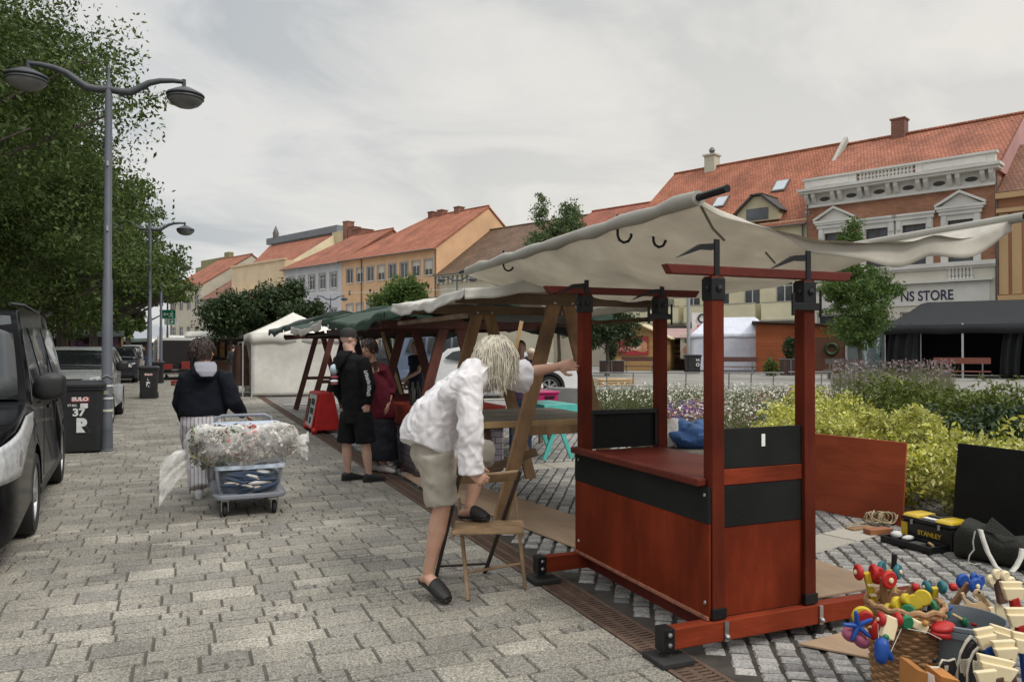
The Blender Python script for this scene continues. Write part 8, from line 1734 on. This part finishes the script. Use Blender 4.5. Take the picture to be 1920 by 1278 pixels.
# wooden huts
def hut(label, px0, px1, d, zeave, zpeak, m, roofm, rz=0.0, dpt=3.2, single=False, group='wooden market huts', off=0):
    o, r_ = facing((px0+px1)/2, d, rz); w = (px1-px0)/FOC*d; t = thing('market_hut', label, 'hut', o, r_, group, local=True); x0, x1 = -w/2, w/2
    b = MB()
    if single: b.prism([(x0,0,0),(x1,0,0),(x1,0,zeave),(x0,0,zpeak)], (0,dpt,0))
    else: b.prism([(x0,0,0),(x1,0,0),(x1,0,zeave),(0,0,zpeak),(x0,0,zeave)], (0,dpt,0))
    b.build('hut_body', m, t)
    if single: MB().prism([(x0-.25,-.3,zpeak+.08),(x1+.25,-.3,zeave+.02),(x1+.25,-.3,zeave+.12),(x0-.25,-.3,zpeak+.18)], (0,dpt+.6,0)).build('roof', roofm, t)
    else:
        for s_ in (-1,1): MB().prism([(0,-.35,zpeak+.02),(s_*(w/2+.35),-.35,zeave-.16),(s_*(w/2+.35),-.35,zeave-.08),(0,-.35,zpeak+.12)], (0,dpt+.7,0)).build('roof', roofm, t)
    b = MB(); b.bx(x0-.04,x0+.10,-.04,-.003,0,zeave-.05); b.bx(x1-.10,x1+.04,-.04,-.003,0,zeave-.05); b.parts('corner_post', m, t); return t, w
tan = course_mat('tan_planks', (.46,.28,.115), (.20,.11,.045), 3.0, .14, .7, 'xz', .4, .12, .006); orgp = course_mat('orange_planks', (.30,.085,.03), (.10,.028,.012), 3.0, .11, .65, 'xz', .4, .10, .006); palr = mat('pale_roof_board', (.55,.46,.30), .8, .12, 3, .1)
ht, w = hut('light tan wooden hut with a red food banner on its wall', 1150, 1250, 56, ZAT(632,56), ZAT(612,56)+.1, tan, palr, R(-12), 3.4)
def poster(par, x0, x1, z0, z1, y, bg, blobs, name='banner'):
    o_ = MB().bx(x0,x1,y-.03,y,z0,z1).build(name, bg, par)
    for fx, fz, rx, rz, m in blobs: MB().ell((x0+(x1-x0)*fx, y-.034, z0+(z1-z0)*fz), (rx*(x1-x0), .008, rz*(z1-z0)), 14, 8).build('picture', m, o_, sm=True)
    return o_
bread = mat('bread_print', (.50,.25,.13), .6, .3, 3, 0); breadl = mat('bread_pale_print', (.62,.40,.30), .6, .25, 3, 0); banr = mat('banner_red', (.36,.03,.04), .55, .15, 2, 0); banp = mat('banner_pink', (.55,.22,.2), .55, .3, 2, 0)
poster(ht, -w*.42, w*.16, ZAT(665,56), ZAT(630,56), -.045, banr, ((.62,.45,.22,.22,breadl),(.84,.5,.13,.25,bread),(.8,.28,.18,.14,bread),(.30,.3,.25,.12,banp)))
hs_, w2 = hut('orange stained plank hut with a low sloping roof beside the white tent', 1422, 1582, 50, ZAT(612,50), ZAT(606,50), orgp, mat('dark_hut_roof', (.05,.035,.03), .8), R(4), 3.0, single=True)
MB().bx(w2*.16,w2*.5-.02,-.045,-.003,.1,2.3).build('dark_door', mat('brown_planks', (.09,.032,.015), .7, .2, 4, .2), hs_); b = MB(); b.tube([(w2*.33+.33*math.cos(a),-.07,1.55+.33*math.sin(a)) for a in [i*6.2832/20 for i in range(21)]], .12, 8); b.build('wreath', leafD, hs_, sm=True)
MB().bx(w2*.5-.06,w2*.5+.02,-.12,-.05,0,2.45).build('pale_post', polew, hs_)
# food stand with poster and pinkish awning between the tan hut and the pale pole
o, r_ = facing(1278, 57); fs = thing('food_stand', 'open food stand with a bread poster under a pinkish awning', 'stall', o, r_, None, local=True)
awn = cloth_mat('dusty_pink_awning', (.40,.27,.255), .1); w3 = 4.6
MB().prism([(-w3*.55,-.8,2.35),(w3*.62,-.8,2.35),(w3*.62,1.6,3.1),(-w3*.55,1.6,3.1)], (0,0,.05)).build('awning', awn, fs); MB().bx(-w3*.5,w3*.55,1.6,3.4,0,3.0).build('stand_body', mat('stand_brown', (.10,.05,.03), .8, .4, 2, .1), fs); MB().bx(-w3*.52,w3*.57,1.5,3.5,3.13,3.3).build('stand_top', mat('dark_awning', (.03,.025,.03), .8), fs)
b = MB()
for z in (.9,1.3,1.7): b.bx(-w3*.4,w3*.1,1.45,1.597,z,z+.05)
b.parts('shelf', pine, fs); b = MB(); rr = random.Random(2)
for z in (.95,1.35,1.75):
    for i in range(12): b.ell((-w3*.38+i*w3*.04,1.5,z+.09), (.09,.06,.07), 8, 6)
b.parts('bread_loaf', bread, fs)
poster(fs, -w3*.02, w3*.26, ZAT(672,57), ZAT(627,57), -.6, mat('poster_beige', (.55,.48,.38), .6), ((.5,.35,.36,.22,bread),(.5,.72,.3,.12,mat('poster_green', (.12,.16,.06), .6, .3, 4, 0))), 'poster')
b = MB(); b.bx(-w3*.35,-w3*.33,-.75,-.7,0,2.4); b.bx(w3*.33,w3*.35,-.75,-.7,0,2.4); b.parts('stand_leg', blk, fs)
sp_ = D(1312,600,58); sg2 = thing('shop_sign', 'white shop sign with red mark beside the pale pole', 'sign', sp_); qq = [D(1298,618,58),D(1330,618,58),D(1330,586,58),D(1298,586,58)]; o_ = MB().prism(qq, FH*.2).build('sign_board', mat('sign_white', (.62,.6,.57), .5), sg2)
text('C', 1.0, trimb, o_, Matrix.Translation(-ORG[sg2.name]) @ frame(D(1316,598,57.9), rt, UP), 'lettering', .02); MB().prism([D(1307,614,57.9),D(1328,611,57.9),D(1328,607,57.9),D(1307,610,57.9)], FH*.02).build('red_mark', mat('sign_red', (.55,.06,.03), .5), o_)
for x in (1299,1329): MB().tube([V((D(x,654,58).x,D(x,654,58).y,0)), D(x,618,58)], .05, 6).build('sign_post', blk, sg2)
# benches
bw_ = mat('bench_wood', (.11,.045,.035), .65, .25, 6, .2, stretch=(.3,1,1)); bgm = mat('bench_grey_wood', (.14,.125,.12), .7, .2, 6, .2); bleg = mat('bench_leg', (.16,.16,.165), .5, .2, 5, .1, metal=.3)
def bench(label, px0, px1, d, rz, m, zb, ht=.85):
    o, r_ = facing((px0+px1)/2, d, rz); w = (px1-px0)/FOC*d; t = thing('park_bench', label, 'bench', o, r_, 'benches across the square', local=True)
    b = MB(); b.bx(-w/2,w/2,.0,.16,.42,.47); b.bx(-w/2,w/2,.18,.34,.42,.47); b.bx(-w/2,w/2,.36,.5,.42,.47); b.build('seat', m, t); b = MB(); b.bx(-w/2,w/2,.5,.54,ht-.25*1.2,ht); b.build('backrest', m, t)
    for s_ in (-1,1): b = MB(); b.bar((s_*w*.36,.05,0),(s_*w*.36,.12,.42),.08,.08); b.bar((s_*w*.36,.55,0),(s_*w*.36,.42,.42),.08,.08); b.bar((s_*w*.36,.46,.42),(s_*w*.36,.56,ht-.1),.06,.06); b.build('leg', bleg, t)
bench('dark bench seen left of the thin kiosk post, before the tan hut', 1165, 1232, 50, 0, bw_, 0, 1.05); bench('dark bench in front of the bluish white tent', 1346, 1420, 48, 0, bw_, 0, 1.05)
bench('grey bench in front of the orange hut, left of the young tree trunk', 1545, 1606, 40, R(-10), bgm, 0, 1.05); bench('reddish backed bench in front of the black marquee', 1756, 1850, 38, 0, mat('bench_red_wood', (.19,.06,.04), .65, .25, 6, .2), 0, 1.12)
# planters with clipped shrubs
pls = course_mat('planter_slats', (.085,.05,.045), (.03,.02,.018), .11, 3.0, .75, 'xz', .4, .15, .012, 0)
def planter(label, px, d, w, h, sh, srad, lab2, m=leafD, n=2600):
    o, r_ = facing(px, d); t = thing('planter', label, 'planter', o, r_, 'slatted planters', local=True); MB().bx(-w/2,w/2,0,w,.03,h).build('planter_box', pls, t); b = MB(); b.bx(-.03,.03,-.02,-.003,.02,h+.02); b.bx(-w/2-.02,w/2+.02,-.02,w+.02,h+.002,h+.05); b.build('planter_trim', bleg, t)
    c = Matrix.Rotation(r_,3,'Z') @ V((0,w/2,0)) + o; s_ = thing('potted_shrub', lab2, 'shrub', (c.x,c.y,h), 0, None, local=True); MB().tube([(0,0,-.1),(0,0,sh*.5)], .05, 6).build('trunk', bark2, s_)
    crown_obj('foliage', n, [((0,0,sh*.5),(srad,srad,sh*.5)),((0,0,sh*.72),(srad*.8,srad*.8,sh*.28))], .12, m, s_, .16, 30, .6)
planter('slatted planter by the tan hut', 1147, 49, 1.55, ZAT(676,49)-.03, ZAT(638,49)-ZAT(678,49), .36, 'clipped dark shrub in the planter by the tan hut')
planter('slatted planter at the left wall of the orange hut', 1483, 46, 1.3, ZAT(674,46), ZAT(632,46)-ZAT(676,46), .38, 'tall clipped conical shrub in the planter by the orange hut')
o, r_ = facing(1446, 45); s_ = thing('potted_shrub', 'low bushy conifer on the ground left of the orange hut planter', 'shrub', o); crown_obj('foliage', 2200, [((o.x,o.y,.45),(.42,.42,.5))], .12, leafG, s_, .16, 30, .55, org=(o.x,o.y,0)); MB().tube([(o.x,o.y,0),(o.x,o.y,.5)], .05, 6).build('trunk', bark2, s_)
MB_ = D(1150,654,33); pal_ = thing('pallet_stack', 'low stack of pale boards on the ground near the tan hut', 'boards', (MB_.x,MB_.y,0)); b = MB()
for i in range(3): b.bx(MB_.x-.8,MB_.x+.9,MB_.y-.3,MB_.y+.3,.02+i*.10,.085+i*.10)
b.parts('board', pine, pal_)
# shop window figures
mqm = mat('mannequin_body', (.36,.42,.42), .5, .1, 5, .03); mqt = mat('mannequin_teal', (.10,.22,.21), .8, .2, 5, .1); mql = mat('mannequin_pale', (.50,.55,.53), .8, .1, 5, .1)
gb_o, gr = facing(1655, 45.5); gls = thing('display_case', 'glass fronted display beside the black marquee', 'display', gb_o, gr, None, local=True)
MB().bx(-1.9,1.9,.9,.95,.2,3.2).build('back_panel', mat('display_back', (.26,.32,.32), .4, .25, 1, 0), gls); MB().bx(-2,2,-.4,1.0,.0,.35).build('plinth', white_p, gls); b = MB(); b.bx(-2,-1.94,-.4,1,.353,3.2); b.bx(1.94,2,-.4,1,.353,3.2); b.bx(-2,2,-.4,1,3.203,3.3); b.build('case_frame', polew, gls)
for i, (px, m1, m2, l) in enumerate(((1624,mqm,mqm,'greenish mannequin farthest left in the display'),(1648,mqm,mqt,'mannequin with dark teal legs in the middle of the display'),(1671,mql,mqt,'mannequin in pale top and teal shorts nearest the marquee'))):
    q = D(px,654,45.4); stander(l, (q.x,q.y,.36), R(180)-YAW, 1.82, m1, m2, mqm, vox=.03, sk=mqm, name='mannequin', cat='mannequin', group='display mannequins', longsleeve=False)
# far market stalls left and centre
def far_stall(label, px, py, w, d, m, front, zt=2.5):
    o, r_ = facing(px, d); t = thing('market_stall', label, 'stall', o, r_, 'stalls far along the walkway', local=True); hw_ = w/2
    o_ = MB().grid(lambda u, v: V(((2*u-1)*hw_, v*2.4-.3, zt-.1+.35*math.sin(v*math.pi)+.05*math.sin(u*7))), 12, 8).build('canopy', m, t, sm=True); mods(o_, solid=.03)
    b = MB()
    for x in (-hw_+.1,hw_-.1):
        for y in (-.2,1.9): b.bx(x-.03,x+.03,y-.03,y+.03,0,zt)
    b.parts('pole', oldw, t); MB().bx(-hw_+.15,hw_-.15,.1,1.2,.75,.82).build('table', greyw, t); MB().grid(lambda u, v: V((-hw_+.15+(w-.3)*u, .08+.03*math.sin(u*30), .8-.75*v)), 40, 2).build('table_skirt', front, t); MB().bx(-hw_,hw_,1.95,1.99,.0,zt-.1).build('back_cloth', mat('stall_back', (.05,.035,.03), .9, .5, 3, .1), t)
    b = MB(); rr = random.Random(int(px))
    for i in range(7): b.bx(-hw_+.25+i*(w-.5)/7,-hw_+.25+i*(w-.5)/7+.3,1.7,1.8,rr.uniform(.9,1.2),rr.uniform(1.7,2.2))
    b.parts('hanging_goods', mat('goods_%d' % (int(px)%3), [(.22,.12,.05),(.12,.06,.10),(.30,.24,.10)][int(px)%3], .8, .5, 5, .1), t)
for px, d, w, m, fr_, l in ((130,46,4.2,dgreen,dkt,'dark canopied stall under the trees behind the grey van'),(178,44,3.0,dgreen,dkt,'dark stall with hanging goods just left of the nearest lamp pole'),(238,74,4.0,dgreen,dkt,'far dark stall under the trees beyond the silver van'),(352,62,4.5,tentw,rd,'white roofed stall with red front behind the open van'),(405,48,3.6,tentw,mat('brown_cloth', (.10,.045,.03), .85),'white roofed stall with brown drapes left of the white tent'),(318,86,6,tentw,wt,'farthest white roofed stall at the end of the walkway')): far_stall(l, px, 0, w, d, m, fr_, 2.35)
o = D(330,654,75); pop_tent('small far white peaked tent beyond the open van', V((o.x,o.y,0)), CR, 4, 4, 2.5, ZAT(636,75), tentw, (0,0,1,0), .3)
b = MB(); rr = random.Random(4)
rk = thing('clothes_rack', 'rack of dark brown garments at the open side of the white tent', 'rack', (1.75,27.5,0)); b = MB(); b.bx(1.70,1.74,26.6,26.64,0,1.75); b.bx(1.70,1.74,29,29.04,0,1.75); b.bx(1.70,1.74,26.6,29.04,1.75,1.79); b.build('rack_frame', polew, rk); b = MB()
for i in range(9): y = 26.75+i*.25; b.loft([(V((1.72,y,.35)),V((.22,0,0)),V((0,.07,0))),(V((1.72,y,1.2)),V((.2,0,0)),V((0,.06,0))),(V((1.72,y,1.68)),V((.12,0,0)),V((0,.04,0)))], 10)
b.parts('garment', mat('brown_garment', (.06,.028,.018), .9, .4, 3, .2), rk, sm=True)
p = D(500,562,50); cabm = mat('cable_sheath', (.5,.5,.48), .6); pts = []
a, b_ = D(545,551,70), D(1885,436,46)
for i in range(31): f_ = i/30; q = a.lerp(b_, f_); q.z -= .9*math.sin(math.pi*f_); pts.append(q)
tag(MB().tube(pts, .022, 5).build('overhead_cable', cabm, None, org=a), 'thin pale overhead cable sagging across the square to the corner store', 'cable')
sgn2 = thing('road_sign', 'small blue parking type sign seen under the green tarpaulin', 'sign', D(874,618,34)); q = D(874,618,34); MB().prism([D(866,626,34),D(882,626,34),D(882,606,34),D(866,606,34)], FH*.03).build('sign_plate', mat('sign_blue', (.02,.10,.42), .4), sgn2); MB().tube([V((q.x,q.y,0)), V((q.x,q.y,2.9))], .03, 8).build('sign_post', polew, sgn2, sm=True)
